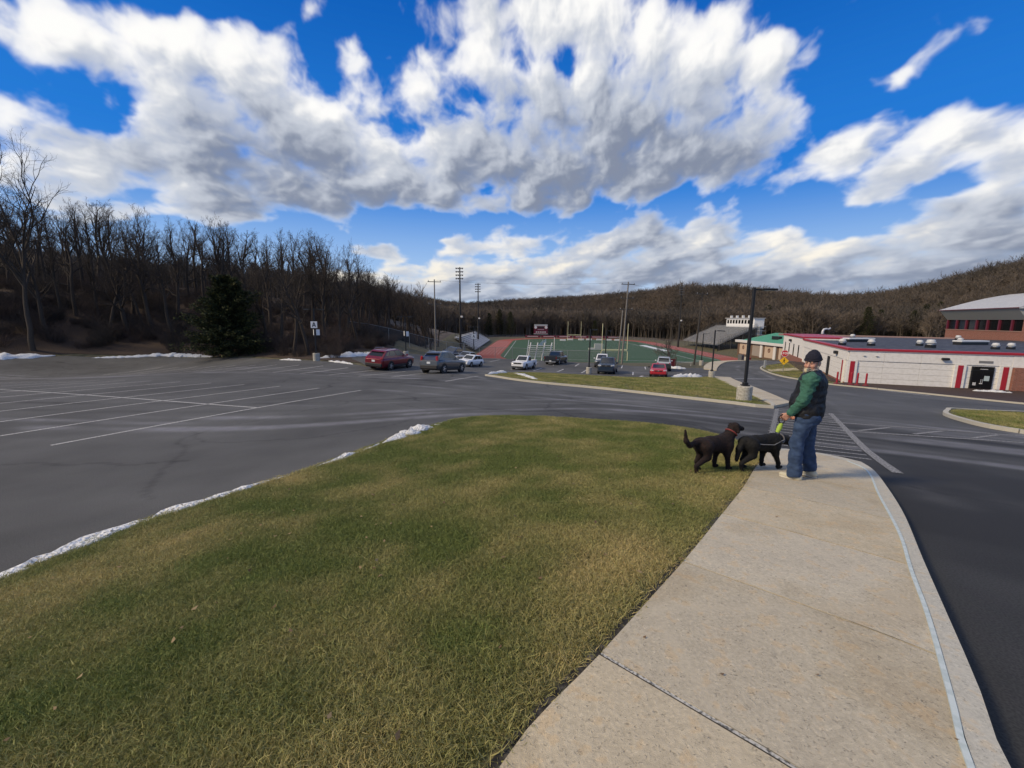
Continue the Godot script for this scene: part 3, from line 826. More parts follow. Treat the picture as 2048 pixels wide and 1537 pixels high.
	# parking bays
	var e1 := Vector2(-0.942, 0.335); var e2 := Vector2(0.335, 0.942)
	var lines := []
	var a0 := Vector2(-11.65, 10.24)
	for k in 15:
		var p := a0 + e1 * 2.74 * k
		var q := p + e2 * 11.65
		lines.append([p.x, p.y, q.x, q.y, 0.105])
	var m0 := a0 + e2 * 5.8 - e1 * 0.0; var m1 := m0 + e1 * 2.74 * 14.4
	lines.append([m0.x, m0.y, m1.x, m1.y, 0.105])
	for k in 13:
		var p := Vector2(-8.4, 28.9) + e1 * 2.74 * k
		var q := p + e2 * (5.2 if k > 1 else 5.8)
		lines.append([p.x, p.y, q.x, q.y, 0.12])
	for k in 5:
		var p := Vector2(-6.0, 27.6) - e1 * 2.74 * k * 0.0 + Vector2(1.8, -1.4) * k
		if k > 0 and k < 2: lines.append([p.x, p.y, p.x + e2.x * 5, p.y + e2.y * 5, 0.1])
	stripes("parking_line", lines, 0.006, M.faded)
	var low := []
	var f2 := Vector2(0.28, 0.96)
	for k in 9:
		var p := Vector2(-0.2, 52.6).lerp(Vector2(22.5, 45.6), k / 8.0)
		if k == 8: continue
		low.append([p.x, p.y, p.x + f2.x * 4.9, p.y + f2.y * 4.9, 0.14])
	for k in 10:
		var p := Vector2(-6.5, 64.6).lerp(Vector2(21.5, 56.6), k / 9.0)
		low.append([p.x, p.y, p.x + f2.x * 4.7, p.y + f2.y * 4.7, 0.14])
	low.append([13.75, 44.55, 18.0, 43.55, 0.3]); low.append([13.75, 44.6, 14.6, 46.6, 0.3])
	stripes("parking_line", low, 0.006, M.paint)
	# zebra across the side road and the stop line by the median
	var zeb := []
	var za := Vector2(5.55, 8.75); var zb := Vector2(10.9, 16.9)
	var zd := (zb - za).normalized(); var zn := Vector2(zd.y, -zd.x)
	for k in 16:
		var p := za + zd * (0.35 + k * 0.58)
		zeb.append([p.x - zn.x * 0.1, p.y - zn.y * 0.1, p.x + zn.x * 1.75, p.y + zn.y * 1.75, 0.13])
	zeb.append([za.x, za.y, zb.x, zb.y, 0.13])
	var ze := za + zn * 1.9; var zf := zb + zn * 1.75
	zeb.append([ze.x - zd.x * 1.1, ze.y - zd.y * 1.1, zf.x, zf.y, 0.15])
	stripes("zebra_crossing", zeb, 0.007, M.worn)
	var xr := []
	for s in 2:
		var o := Vector2(0.75, 1.35) * s * 1.25
		xr.append([9.6 + o.x, 11.9 + o.y, 15.5 + o.x * 0.6, 10.2 + o.y * 0.8, 0.16])
	for k in 5:
		var p := Vector2(10.2, 12.0).lerp(Vector2(15.3, 10.5), k / 4.0)
		xr.append([p.x, p.y, p.x + 1.6, p.y + 0.75, 0.12])
	stripes("road_marking", xr, 0.008, M.worn)
	stripes("road_marking", [[34.6, 40.4, 35.6, 35.2, 0.3], [24.9, 46.6, 30.6, 48.4, 0.25], [23.2, 48.0, 27.6, 58.4, 0.12]], 0.006, M.paint)

func part_kerb(line: PackedVector2Array, wid: float) -> void:
	var p := strip(line, 0.0, wid)
	struct("kerb", drape(p, 0.125, 0.16), M.kerb)

func make_footway() -> void:   # the footway close by, slab by slab, its kerb stone by stone
	seal_line = smooth_line(pv(SEAL), 0.25)
	kerb_line = smooth_line(pv(KERB_OUT), 0.25)
	walk_poly = smooth_line(pv(WALK_LEFT), 0.3)
	walk_poly.append_array(pv([4.87,7.75,5.54,8.13,5.86,8.0,5.98,7.6]))
	var s := seal_line.duplicate(); s.reverse()
	walk_poly.append_array(s)
	var o := Node3D.new(); o.name = "footway"; o.set_meta("kind", "structure"); add_child(o)
	# cuts across the walk: positions along the left edge, direction of the joints
	var cuts := [[-1.5,-1.5,0.68,-0.73,0.009], [-0.55,0.7,0.67,-0.745,0.009], [0.48,1.96,0.67,-0.745,0.014], [1.33,2.97,0.645,-0.765,0.008], [2.2,4.05,0.615,-0.79,0.010], [3.0,5.12,0.60,-0.80,0.009], [3.75,6.18,0.62,-0.78,0.009]]
	var rest := [walk_poly]
	var cm: StandardMaterial3D
	for k in cuts.size() + 1:
		var keep := []
		var slab := []
		if k < cuts.size():
			var c: Array = cuts[k]
			var p := Vector2(c[0], c[1]); var t := Vector2(c[2], c[3]).normalized(); var n := Vector2(-t.y, t.x)
			if n.y < 0: n = -n
			var g: float = c[4]
			var lower := PackedVector2Array([p - t * 6 - n * g, p + t * 6 - n * g, p + t * 6 - n * 14, p - t * 6 - n * 14])
			var upper := PackedVector2Array([p - t * 6 + n * g, p + t * 6 + n * g, p + t * 6 + n * 20, p - t * 6 + n * 20])
			for r in rest:
				slab.append_array(Geometry2D.intersect_polygons(r, lower))
				keep.append_array(Geometry2D.intersect_polygons(r, upper))
			rest = keep
		else: slab = rest
		if k % 3 != 1:
			cm = M.concrete.duplicate()
			cm.albedo_color = [Color(0.965, 0.96, 0.95), Color.WHITE, Color(1.0, 0.985, 0.955)][k % 3]
		else: cm = M.concrete
		for q in slab: part("slab", drape(q, 0.11, 0.10), cm, o)
	var bed := drape(walk_poly, 0.103)
	part("bedding", bed, mat(lin(0.035, 0.032, 0.028), 0.95), o)
	var c2: Array = cuts[2]
	var pa := Vector2(c2[0], c2[1]); var pt := Vector2(c2[2], c2[3]).normalized()
	part("joint_sealant", drape(strip(PackedVector2Array([pa, pa + pt * 1.62]), -0.004, 0.0135), 0.107), M.oldseal, o)
	# sealant between footway and kerb
	var ss := strip(seal_line, 0.0, -0.022)
	part("joint_sealant", drape(ss, 0.119, 0.03), M.sealant, o)
	var kerb := Node3D.new(); kerb.name = numbered("kerb"); kerb.set_meta("kind", "structure"); add_child(kerb)
	var inner := PackedVector2Array(); var outer := PackedVector2Array()
	var m := 40
	for k in m + 1:
		inner.append(at_along(seal_line, float(k) / m))
		var best := kerb_line[0]
		for s2 in 400:
			var p := at_along(kerb_line, s2 / 399.0)
			if p.distance_to(inner[k]) < best.distance_to(inner[k]): best = p
		outer.append(best if k > 0 and k < m else at_along(kerb_line, float(k) / m))
	for k in m + 1: 
		var t := (inner[mini(k + 1, m)] - inner[maxi(k - 1, 0)]).normalized()
		inner[k] += Vector2(t.y, -t.x) * 0.024
	var a := 0
	while a < m:
		var e := mini(a + 8, m)
		var poly := PackedVector2Array()
		for k in range(a, e + 1): poly.append(inner[k].lerp(inner[maxi(k - 1, 0)], 0.025 if k == e else 0.0))
		for k in range(e, a - 1, -1): poly.append(outer[k].lerp(outer[maxi(k - 1, 0)], 0.025 if k == e else 0.0))
		part("kerb_stone", drape(poly, 0.112, 0.16), M.kerb, kerb)
		a = e
	var tail := pv([5.97,7.17,6.22,7.17,6.2,7.6,6.08,7.98,5.62,8.3,4.9,7.93,4.87,7.76,5.54,8.14,5.86,8.01,5.99,7.6])
	part("kerb_stone", drape(tail, 0.108, 0.16), M.kerb, kerb)

func at_along(l: PackedVector2Array, t: float) -> Vector2:
	var f := t * (l.size() - 1)
	var i := mini(int(f), l.size() - 2)
	return l[i].lerp(l[i + 1], f - i)

func make_snow() -> void:
	snow_bank("long thin ridge of old snow along the lawn's lower left edge", [-4.75,0.4,-4.82,2.0,-4.88,3.2,-4.93,4.2,-4.85,4.9,-4.62,5.5,-4.3,6.1,-3.9,6.9,-3.6,7.5], 0.23, 0.12, 1, 0.05)
	snow_bank("short strip of old snow half way along the lawn edge", [-3.7,7.1,-3.35,7.9,-3.05,8.7,-2.85,9.4], 0.17, 0.12, 2, 0.05)
	snow_bank("lumpy strip of old snow at the lawn edge before the bend", [-3.05,8.7,-2.75,9.5,-2.35,10.6,-1.95,11.4], 0.34, 0.22, 3, 0.04)
	snow_bank("grey crumbled lumps of snow at the lawn bend", [-2.15,11.7,-1.6,12.35,-1.2,12.8], 0.22, 0.12, 4, 0.0)
	snow_bank("broad bank of old snow at the far left edge of the upper car park", [-60,38.6,-56,41.8,-53,44.6,-51.2,46.9], 1.0, 0.42, 5)
	snow_bank("low bank of snow before the woods, left of the pine", [-48.2,47.9,-45.5,49.4,-42.5,50.9,-39,50.6,-35.5,49.6], 0.55, 0.30, 6)
	snow_bank("long bank of snow behind the concrete sign base", [-20.8,45.0,-18.9,47.0,-17.6,49.4,-16.2,52.8], 1.0, 0.55, 7)
	snow_bank("thin snow strip along the lot edge left of the sign base", [-24.6,44.2,-23.2,43.7,-21.6,42.8], 0.22, 0.14, 8, 0.04)
	snow_bank("thin snow strip between the sign base and the red car", [-18.2,41.4,-16.6,40.2,-14.8,38.8], 0.25, 0.15, 9, 0.04)
	snow_bank("snow lump on the left tip of the grass island", [-1.9,32.6,-1.2,34.2,-0.5,36.2], 0.42, 0.25, 10, 0.1)
	snow_bank("streak of snow on the near side of the grass island", [0.1,36.5,0.7,33.5,1.3,30.5,1.75,28.3], 0.36, 0.14, 11, 0.09)
	snow_bank("big white snow pile on the lower car park by the lamp base", [16.9,44.3,18.4,45.2,20.0,46.2,21.6,47.6], 0.85, 0.55, 12)

# ------------------------------------------------------------------ vegetation
const WOOD := [-64.7,46.0,11.8,0,4.4,-88.5,62.8,9.9,1,2.7,-89.3,64.4,13.1,3,3.8,-66.9,48.4,9.9,0,0.3,-76.6,56.4,12.2,0,5.4,-86.1,63.2,11.9,4,5.4,-67.2,50.2,10.7,2,3.3,-70.9,52.9,11.2,2,4.0,-95.5,72.2,12.7,2,1.4,-63.5,48.3,9.6,5,4.3,-77.2,59.4,11.3,3,5.8,-97.0,75.2,12.0,0,5.8,-65.0,51.1,9.2,1,2.2,-72.6,58.0,12.2,3,5.4,-82.3,66.1,11.9,3,0.6,-64.1,51.6,8.1,4,0.4,-67.5,55.2,11.7,5,4.8,-81.8,67.0,12.3,4,5.8,-63.5,52.6,10.8,1,3.2,-75.2,63.7,10.4,2,5.8,-81.0,68.5,13.6,1,3.9,-78.0,67.6,13.7,1,5.5,-84.3,74.5,14.1,5,2.2,-74.5,67.1,11.9,3,5.9,-78.6,70.6,12.8,3,1.4,-54.8,49.8,13.5,0,3.4,-71.5,65.6,12.4,1,3.2,-75.5,70.8,12.8,1,0.0,-57.9,54.4,10.5,1,2.6,-67.2,64.7,12.8,0,5.6,-82.8,79.7,14.7,2,0.5,-57.4,55.8,13.1,5,1.4,-69.3,69.1,14.3,1,2.8,-81.9,81.9,14.6,1,5.8,-55.8,57.2,10.5,0,4.3,-63.7,65.4,13.5,1,0.1,-81.6,84.6,17.4,3,0.6,-51.4,53.8,12.5,5,5.9,-63.8,68.0,13.7,4,1.9,-79.0,85.3,15.7,1,2.6,-50.0,55.1,14.7,2,2.5,-54.1,60.7,13.2,1,2.1,-67.6,75.8,12.1,5,5.4,-51.0,58.3,10.4,5,2.3,-52.7,61.5,14.0,2,3.3,-65.9,76.7,15.1,2,4.0,-48.3,56.9,13.9,3,2.4,-57.5,68.7,13.9,2,1.8,-62.7,76.0,11.8,5,1.2,-45.1,55.9,12.3,3,3.6,-49.1,62.1,13.0,2,6.0,-59.6,76.5,13.5,0,4.0,-53.9,70.9,12.9,2,4.0,-55.5,74.7,13.3,3,4.6,-49.5,68.0,12.4,0,0.4,-57.4,80.6,13.3,3,1.7,-47.3,69.0,14.0,4,4.0,-52.3,77.5,14.7,4,1.4,-47.1,71.6,13.5,1,3.5,-45.7,71.9,13.1,3,6.2,-41.0,66.3,12.8,0,3.3,-46.9,76.7,12.9,5,0.7,-31.1,53.1,11.1,4,5.7,-35.1,61.4,13.8,2,0.5,-45.9,81.2,12.5,0,4.1,-28.6,51.5,12.0,3,5.7,-36.0,67.0,12.2,1,2.6,-40.2,75.1,13.8,1,3.5,-25.3,48.5,10.5,3,6.0,-29.4,58.1,14.3,1,0.4,-35.2,71.5,13.0,2,5.8,-23.3,47.9,12.1,5,3.2,-29.7,63.1,14.9,1,3.3,-34.4,74.7,13.0,5,1.1,-24.1,53.5,12.8,3,4.4,-27.6,63.5,15.0,5,2.6,-31.5,73.9,14.9,3,1.9,-22.3,53.8,11.1,0,5.4,-23.5,59.8,13.2,5,0.3,-29.6,77.3,14.0,1,4.4,-21.6,58.5,11.7,5,3.2,-22.9,63.4,11.0,1,0.6,-29.4,84.5,11.7,4,3.6,-21.7,63.5,9.1,5,0.8,-24.8,76.8,10.7,5,5.3,-30.2,95.3,12.6,0,5.1,-20.7,66.3,10.0,4,0.6,-22.5,77.4,10.9,1,0.3,-26.7,98.3,11.9,2,1.7,-21.2,80.3,8.6,0,0.7,-24.5,94.1,11.1,0,4.5,-26.6,110.8,11.9,4,5.8,-19.4,82.3,9.0,1,3.7,-20.6,92.5,11.1,5,3.6,-23.6,112.0,12.3,4,5.0,-19.3,99.9,11.0,5,1.8,-20.7,116.9,12.1,5,4.4,-35.1,99.0,12.8,1,4.3,-23.2,93.0,10.9,1,4.2,-19.0,92.8,11.0,2,1.8,-33.3,99.1,14.3,0,2.0,-24.6,81.3,11.2,2,4.8,-23.5,123.7,11.9,5,3.3,-24.6,68.9,10.6,1,2.9,-28.9,95.3,12.6,0,5.7,-32.9,113.2,13.5,1,2.4,-26.7,77.7,11.3,2,3.6,-26.1,83.8,10.3,5,2.8,-26.2,133.7,10.4,5,3.1,-27.0,117.9,12.2,1,4.0,-20.0,83.6,10.3,3,2.4,-20.9,106.2,11.8,4,5.7,-22.3,122.7,11.9,0,0.8,-23.8,97.6,11.7,2,2.3,-24.9,83.4,11.5,2,0.7,-34.2,105.9,14.9,0,3.0,-23.2,111.7,12.7,5,0.4,-25.7,120.0,10.9,1,0.9,-23.0,119.2,11.9,1,5.3]   # x, depth, height, shape, turn

func grow(b: B, p: Vector3, dir: Vector3, length: float, r: float, level: int, sp: Dictionary, split: B) -> void:
	var segs: int = [8, 5, 4, 3, 2][level]
	var sides: int = [8, 5, 4, 3, 3][level]
	var pts := PackedVector3Array([p]); var rad := PackedFloat32Array([r])
	var d := dir
	var q := p
	for s in segs:
		var w: float = [0.07, 0.17, 0.22, 0.26, 0.3][level] * sp.crook
		d = (d + Vector3(rng.randfn(0, w), rng.randfn(0, w * 0.7) + sp.lift * (0.03 if level == 0 else 0.09), rng.randfn(0, w))).normalized()
		q += d * length / segs
		pts.append(q)
		rad.append(maxf(r * (1.0 - (s + 1.0) / segs * (0.62 if level == 0 else 0.75)), 0.006))
	(split if level == 0 else b).tube(pts, rad, sides, false)
	if level >= 4: return
	var count: int = sp.kids[level]
	for k in count:
		var t0: float = sp.bare if level == 0 else 0.22
		var t := lerpf(t0, 1.0, (k + rng.randf()) / count)
		var f := t * segs
		var i := mini(int(f), segs - 1)
		var at := pts[i].lerp(pts[i + 1], f - i)
		var td := (pts[i + 1] - pts[i]).normalized()
		var az := rng.randf() * TAU
		var sd := td.cross(Vector3(cos(az), 0.1, sin(az))).normalized()
		var spread: float = (sp.spread if level == 0 else 0.75) * rng.randf_range(0.6, 1.25)
		if t > 0.9: spread *= 0.5
		var nd := (td * cos(spread) + sd * sin(spread)).normalized()
		var ln: float = length * (sp.reach if level == 0 else 0.58) * rng.randf_range(0.6, 1.15) * (1.15 - 0.55 * t if level == 0 else 1.1 - 0.5 * t)
		var rr: float = rad[i] * rng.randf_range(0.42, 0.62) * sp.get("limb", 1.0)
		grow(b, at, nd, ln, maxf(rr, 0.007), level + 1, sp, split)

func bare_tree(called: String, label: String, seed_: int, height: float, sp: Dictionary, m: Material, at: Vector3, group := "") -> Node3D:
	rng.seed = seed_
	var t := thing(called, label, "tree", at, 0.0, group)
	var tr := B.new(); var cr := B.new()
	grow(cr, Vector3(0, -0.3, 0), Vector3(rng.randfn(0, 0.05), 1, rng.randfn(0, 0.05)).normalized(), height * sp.trunk, height * 0.0165 * sp.get("girth", 1.0), 0, sp, tr)
	# bring the highest twig to the wanted height
	var top := 0.0
	for p in cr.v: top = maxf(top, p.y)
	var k := height / top
	for i in cr.v.size(): cr.v[i] *= Vector3(lerpf(1.0, k, 0.5), k, lerpf(1.0, k, 0.5))
	for i in tr.v.size(): tr.v[i] *= Vector3(lerpf(1.0, k, 0.5), k, lerpf(1.0, k, 0.5))
	part("trunk", tr, m, t)
	part("crown", cr, m, t)
	return t

func make_wood() -> void:
	M.bark = triplanar(mat(Color.WHITE, 0.95), ntex(noise(0.08, 4, FastNoiseLite.TYPE_SIMPLEX_SMOOTH, 81), ramp([[0.3, 0.024, 0.017, 0.012], [0.55, 0.055, 0.041, 0.030], [0.75, 0.11, 0.088, 0.068]]), 256), 1.5)
	var sp := [
		{"trunk": 0.72, "kids": [13, 6, 5, 4], "bare": 0.38, "spread": 0.75, "reach": 0.42, "crook": 1.0, "lift": 1.0},
		{"trunk": 0.80, "kids": [15, 6, 5, 4], "bare": 0.45, "spread": 0.62, "reach": 0.34, "crook": 0.8, "lift": 1.2},
		{"trunk": 0.60, "kids": [12, 6, 6, 4], "bare": 0.30, "spread": 0.85, "reach": 0.62, "crook": 1.1, "lift": 1.1},
		{"trunk": 0.78, "kids": [14, 6, 5, 4], "bare": 0.50, "spread": 0.80, "reach": 0.36, "crook": 1.3, "lift": 0.7},
		{"trunk": 0.66, "kids": [16, 6, 5, 4], "bare": 0.22, "spread": 0.50, "reach": 0.55, "crook": 0.7, "lift": 1.6},
		{"trunk": 0.74, "kids": [12, 7, 5, 4], "bare": 0.35, "spread": 0.95, "reach": 0.42, "crook": 1.2, "lift": 0.9}]
	var protos := []
	var looks := ["upright bare tree", "narrow bare tree", "wide spreading bare tree", "crooked bare tree", "fan shaped bare tree", "level limbed bare tree"]
	var zones := [[-1.22, "at the wood's left end"], [-1.17, "left of the tallest forked tree"], [-1.06, "just right of the tallest forked tree"], [-0.98, "over the gap between two snow banks"], [-0.88, "over the low snow bank"], [-0.78, "a little left of the pine"], [-0.68, "behind the pine's left side"], [-0.585, "behind the pine's right side"], [-0.50, "a little right of the pine"], [-0.43, "above the letter A post"], [-0.36, "above the long snow bank"], [-0.29, "above the dark red car"], [-0.23, "above the red car's bonnet"], [9.0, "at the wood's right end"]]
	var used := {}
	var name_tree := func(x: float, d: float, kind: int, h: float) -> String:
		var z := ""
		for e in zones:
			if x / d < e[0]:
				z = e[1]
				break
		var row := "on the edge" if d < 52.0 or (x / d > -0.36 and d < 68.0) else ("one row in" if d < 66.0 else "deep in the wood")
		for size in ["", "taller ", "shorter ", "greyer ", "slimmer ", "leaning ", "darker ", "twiggier "]:
			var l: String = size + looks[kind] + " " + row + " " + z
			if not used.has(l):
				used[l] = true
				return l
		return looks[kind] + " " + row + " " + z
	for k in range(0, WOOD.size(), 5):
		var kind := int(WOOD[k + 3])
		var at := V(WOOD[k], WOOD[k + 1], -0.1)
		var proto = null
		for p in protos:
			if p[0] == kind: proto = p
		if proto == null:
			var t := bare_tree("bare_tree", name_tree.call(WOOD[k], WOOD[k + 1], kind, WOOD[k + 2]), 100 + kind * 7, 14.0, sp[kind], M.bark, at, "bare trees in the wood behind the upper car park")
			protos.append([kind, t])
			t.scale = Vector3.ONE * WOOD[k + 2] / 14.0
			t.rotation.y = WOOD[k + 4]
		else:
			copy(proto[1], at, WOOD[k + 4], name_tree.call(WOOD[k], WOOD[k + 1], kind, WOOD[k + 2]), WOOD[k + 2] / 14.0)
	var big := bare_tree("bare_tree", "tallest bare tree, its forked crown high above the wood at the left edge", 4242, 24.5, {"trunk": 0.52, "kids": [10, 8, 6, 4], "bare": 0.58, "spread": 0.52, "reach": 1.30, "crook": 1.0, "lift": 0.9, "girth": 0.72, "limb": 1.4}, M.bark, V(-53.5, 46.8, -0.1))
	big.rotation.y = 2.2
	bare_tree("bare_tree", "broad round bare tree with a dome of fine twigs at the wood's right end", 515, 15.0, {"trunk": 0.42, "kids": [16, 7, 6, 4], "bare": 0.28, "spread": 0.62, "reach": 1.15, "crook": 0.55, "lift": 1.5}, M.bark, V(-26.5, 60.0, -0.1))
	bare_tree("bare_tree", "small bare ornamental tree with low forks beside the lower car park entrance", 616, 5.2, {"trunk": 0.40, "kids": [11, 7, 6, 4], "bare": 0.25, "spread": 0.95, "reach": 1.05, "crook": 1.1, "lift": 0.7, "girth": 1.6}, mat(lin(0.10, 0.085, 0.072), 0.9), V(24.9, 65.5, -0.1))
	# brush under the trees: thin arching stems and twigs
	rng.seed = 31
	var b := B.new()
	for k in 70:
		var a := rng.randf() * TAU
		var p := Vector3(cos(a), 0, sin(a)) * rng.randf() * 0.8
		var d := Vector3(cos(a) * rng.randf(), 1.1, sin(a) * rng.randf()).normalized()
		var h := rng.randf_range(0.9, 2.3)
		var m := p + d * h * 0.55; var q := m + (d + Vector3(rng.randfn(0, 0.5), 0.1, rng.randfn(0, 0.5))).normalized() * h * 0.5
		b.tube(PackedVector3Array([p, m, q]), PackedFloat32Array([0.017, 0.011, 0.004]), 3, false)
		for j in 5:
			var s := p.lerp(m, rng.randf_range(0.4, 1.0)) if j < 2 else m.lerp(q, rng.randf())
			b.tube(PackedVector3Array([s, s + Vector3(rng.randfn(0, 0.35), rng.randf_range(0.1, 0.5), rng.randfn(0, 0.35))]), PackedFloat32Array([0.009, 0.003]), 3, false)
	var mm := MultiMesh.new()
	mm.transform_format = MultiMesh.TRANSFORM_3D
	mm.use_colors = true
	mm.mesh = b.mesh()
	var spots := []
	for k in range(0, WOOD.size(), 5):
		for j in 9: spots.append(Vector2(WOOD[k] + rng.randfn(0, 3.6), WOOD[k + 1] + rng.randfn(0, 3.4) - 1.0))
	var ok := []
	var edge := pv([-62,39.8,-54,45.2,-50.4,49.2,-42.6,52.5,-31,49.8,-20.4,44.6,-14.6,41.2,-17.0,46.2,-20.0,52,-18.2,62,-20,80,-24,128,-60,130,-90,80,-90,40])
	for s in spots:
		if Geometry2D.is_point_in_polygon(s, edge): ok.append(s)
	mm.instance_count = ok.size()
	for k in ok.size():
		var s := rng.randf_range(0.5, 1.25)
		mm.set_instance_transform(k, Transform3D(Basis(Vector3.UP, rng.randf() * TAU).scaled(Vector3(s, s * rng.randf_range(0.7, 1.3), s)), V(ok[k].x, ok[k].y, -0.1)))
		var t := rng.randf()
		mm.set_instance_color(k, Color(0.038, 0.032, 0.028).lerp(Color(0.085, 0.055, 0.042), t * t))
	var brush := MultiMeshInstance3D.new()
	brush.name = "brush"
	brush.multimesh = mm
	brush.material_override = mat(Color.WHITE, 0.95, 0.0, true)
	add_child(brush)
	tag(brush, "dense leafless brush under the trees along the upper car park", "undergrowth", "", "stuff")

func needle_tree(b: B, height: float, radius: float, boughs: int, fine: int, droop: float, fat := 1.3) -> void:
	for k in boughs:
		var t := pow((k + 0.5) / boughs, 0.85)
		var y := height * lerpf(0.04, 0.98, t)
		var az := k * 2.39996 + rng.randfn(0, 0.3)
		var lobe := 0.80 + 0.34 * sin(az * 2.0 + t * 9.0) * sin(t * 17.0 + az) + 0.16 * sin(az * 3.0 + 1.3)
		var reach := radius * pow(1.0 - t, 0.62) * rng.randf_range(0.5, 1.15) * lobe + 0.25
		var dir := Vector3(cos(az), 0, sin(az))
		var rise := lerpf(-0.05, 0.75, t) - droop
		var tip := Vector3(0, y, 0) + dir * reach + Vector3.UP * reach * rise
		var mid := Vector3(0, y, 0) + dir * reach * 0.55 + Vector3.UP * reach * (rise * 0.35 - 0.02)
		b.col = Color(0.012, 0.010, 0.007)
		b.tube(PackedVector3Array([Vector3(0, y, 0), mid, tip]), PackedFloat32Array([0.035, 0.022, 0.008]), 3, false)
		for j in fine:
			var s := sqrt(rng.randf_range(0.06, 1.0))
			var p := (Vector3(0, y, 0).lerp(mid, s / 0.55) if s < 0.55 else mid.lerp(tip, (s - 0.55) / 0.45))
			p += Vector3(rng.randfn(0, 0.10 * reach), rng.randfn(0, 0.045 * reach) + 0.03, rng.randfn(0, 0.10 * reach))
			var out := (dir + Vector3(rng.randfn(0, 0.6), rng.randf_range(-0.1, 0.8), rng.randfn(0, 0.6))).normalized()
			var g := rng.randf()
			b.col = Color(0.012, 0.022, 0.007).lerp(Color(0.100, 0.098, 0.018), g * g * s)
			for q in 3:
				var o := (out + Vector3(rng.randfn(0, 0.45), rng.randfn(0, 0.45), rng.randfn(0, 0.45))).normalized()
				var sd := o.cross(Vector3(rng.randfn(0, 1), rng.randfn(0, 1), rng.randfn(0, 1))).normalized() * rng.randf_range(0.012, 0.03) * (1.0 + height * 0.03) * fat
				b.tri(p - sd, p + sd, p + o * rng.randf_range(0.16, 0.34) * (1.0 + height * 0.02))

func make_evergreens() -> void:
	M.needle = mat(Color.WHITE, 0.8, 0.0, true)
	rng.seed = 5
	var p := thing("pine_tree", "dark spreading pine standing against the leafless wood, low boughs to the ground", "tree", V(-33.6, 50.2, -0.3))
	var tr := B.new()
	tr.tube(PackedVector3Array([Vector3.ZERO, Vector3(0.1, 5, 0), Vector3(0, 9.6, 0)]), PackedFloat32Array([0.22, 0.14, 0.03]), 7)
	part("trunk", tr, M.bark, p)
	var b := B.new()
	needle_tree(b, 9.3, 4.5, 210, 130, 0.0, 1.7)
	part("crown", b, M.needle, p)
	# firs behind the stadium and at the foot of the right hill
	var spots := [[-15.0, 268.0, 15.0], [-8.5, 275.0, 17.5], [-1.5, 270.0, 16.0], [14.5, 290.0, 17.0], [20.0, 296.0, 19.0], [86.0, 290.0, 12.0], [64.0, 285.0, 10.0], [70.0, 290.0, 12.5], [160.0, 265.0, 17.0], [168.0, 280.0, 22.0], [196.0, 235.0, 20.0], [203.0, 243.0, 17.0], [216.0, 250.0, 19.0], [232.0, 246.0, 18.0], [247.0, 255.0, 20.0], [262.0, 262.0, 19.0], [55.0, 283.0, 11.0], [-24.0, 262.0, 13.0]]
	var words := ["dark fir left of the scoreboard, lowest of its clump", "tall dark fir left of the scoreboard in the middle of its clump", "dark fir nearest the scoreboard on its left", "dark fir behind the scoreboard", "tallest dark fir behind the scoreboard", "dark fir right of the twin utility pole", "small fir behind the far goal posts, left one", "fir behind the far goal posts, right one", "dark fir left of the tall black lamp post top", "tall dark fir right of the tall black lamp post top", "dark fir above the red stripe of the school roof, leftmost", "shorter dark fir beside the leftmost fir above the school roof", "dark fir above the middle of the school roof", "dark fir left of the arched gym roof", "dark fir behind the arched gym roof edge", "dark fir above the arched gym roof", "small fir left of the far goal posts", "low fir at the left end of the clump beyond the visitors stand"]
	var proto: Node3D
	for k in spots.size():
		var s: Array = spots[k]
		if k == 0:
			proto = thing("fir_tree", words[0], "tree", V(s[0], s[1], -0.3), 0.0, "firs in the valley behind the stadium")
			var t2 := B.new()
			t2.tube(PackedVector3Array([Vector3.ZERO, Vector3(0, 15, 0)]), PackedFloat32Array([0.28, 0.03]), 6)
			part("trunk", t2, M.bark, proto)
			var c := B.new()
			rng.seed = 15
			needle_tree(c, 15.0, 4.4, 120, 40, 0.12)
			for i in c.v.size(): pass
			part("crown", c, M.needle, proto)
		else: copy(proto, V(s[0], s[1], -0.3), k * 1.7, words[k], s[2] / 15.0)

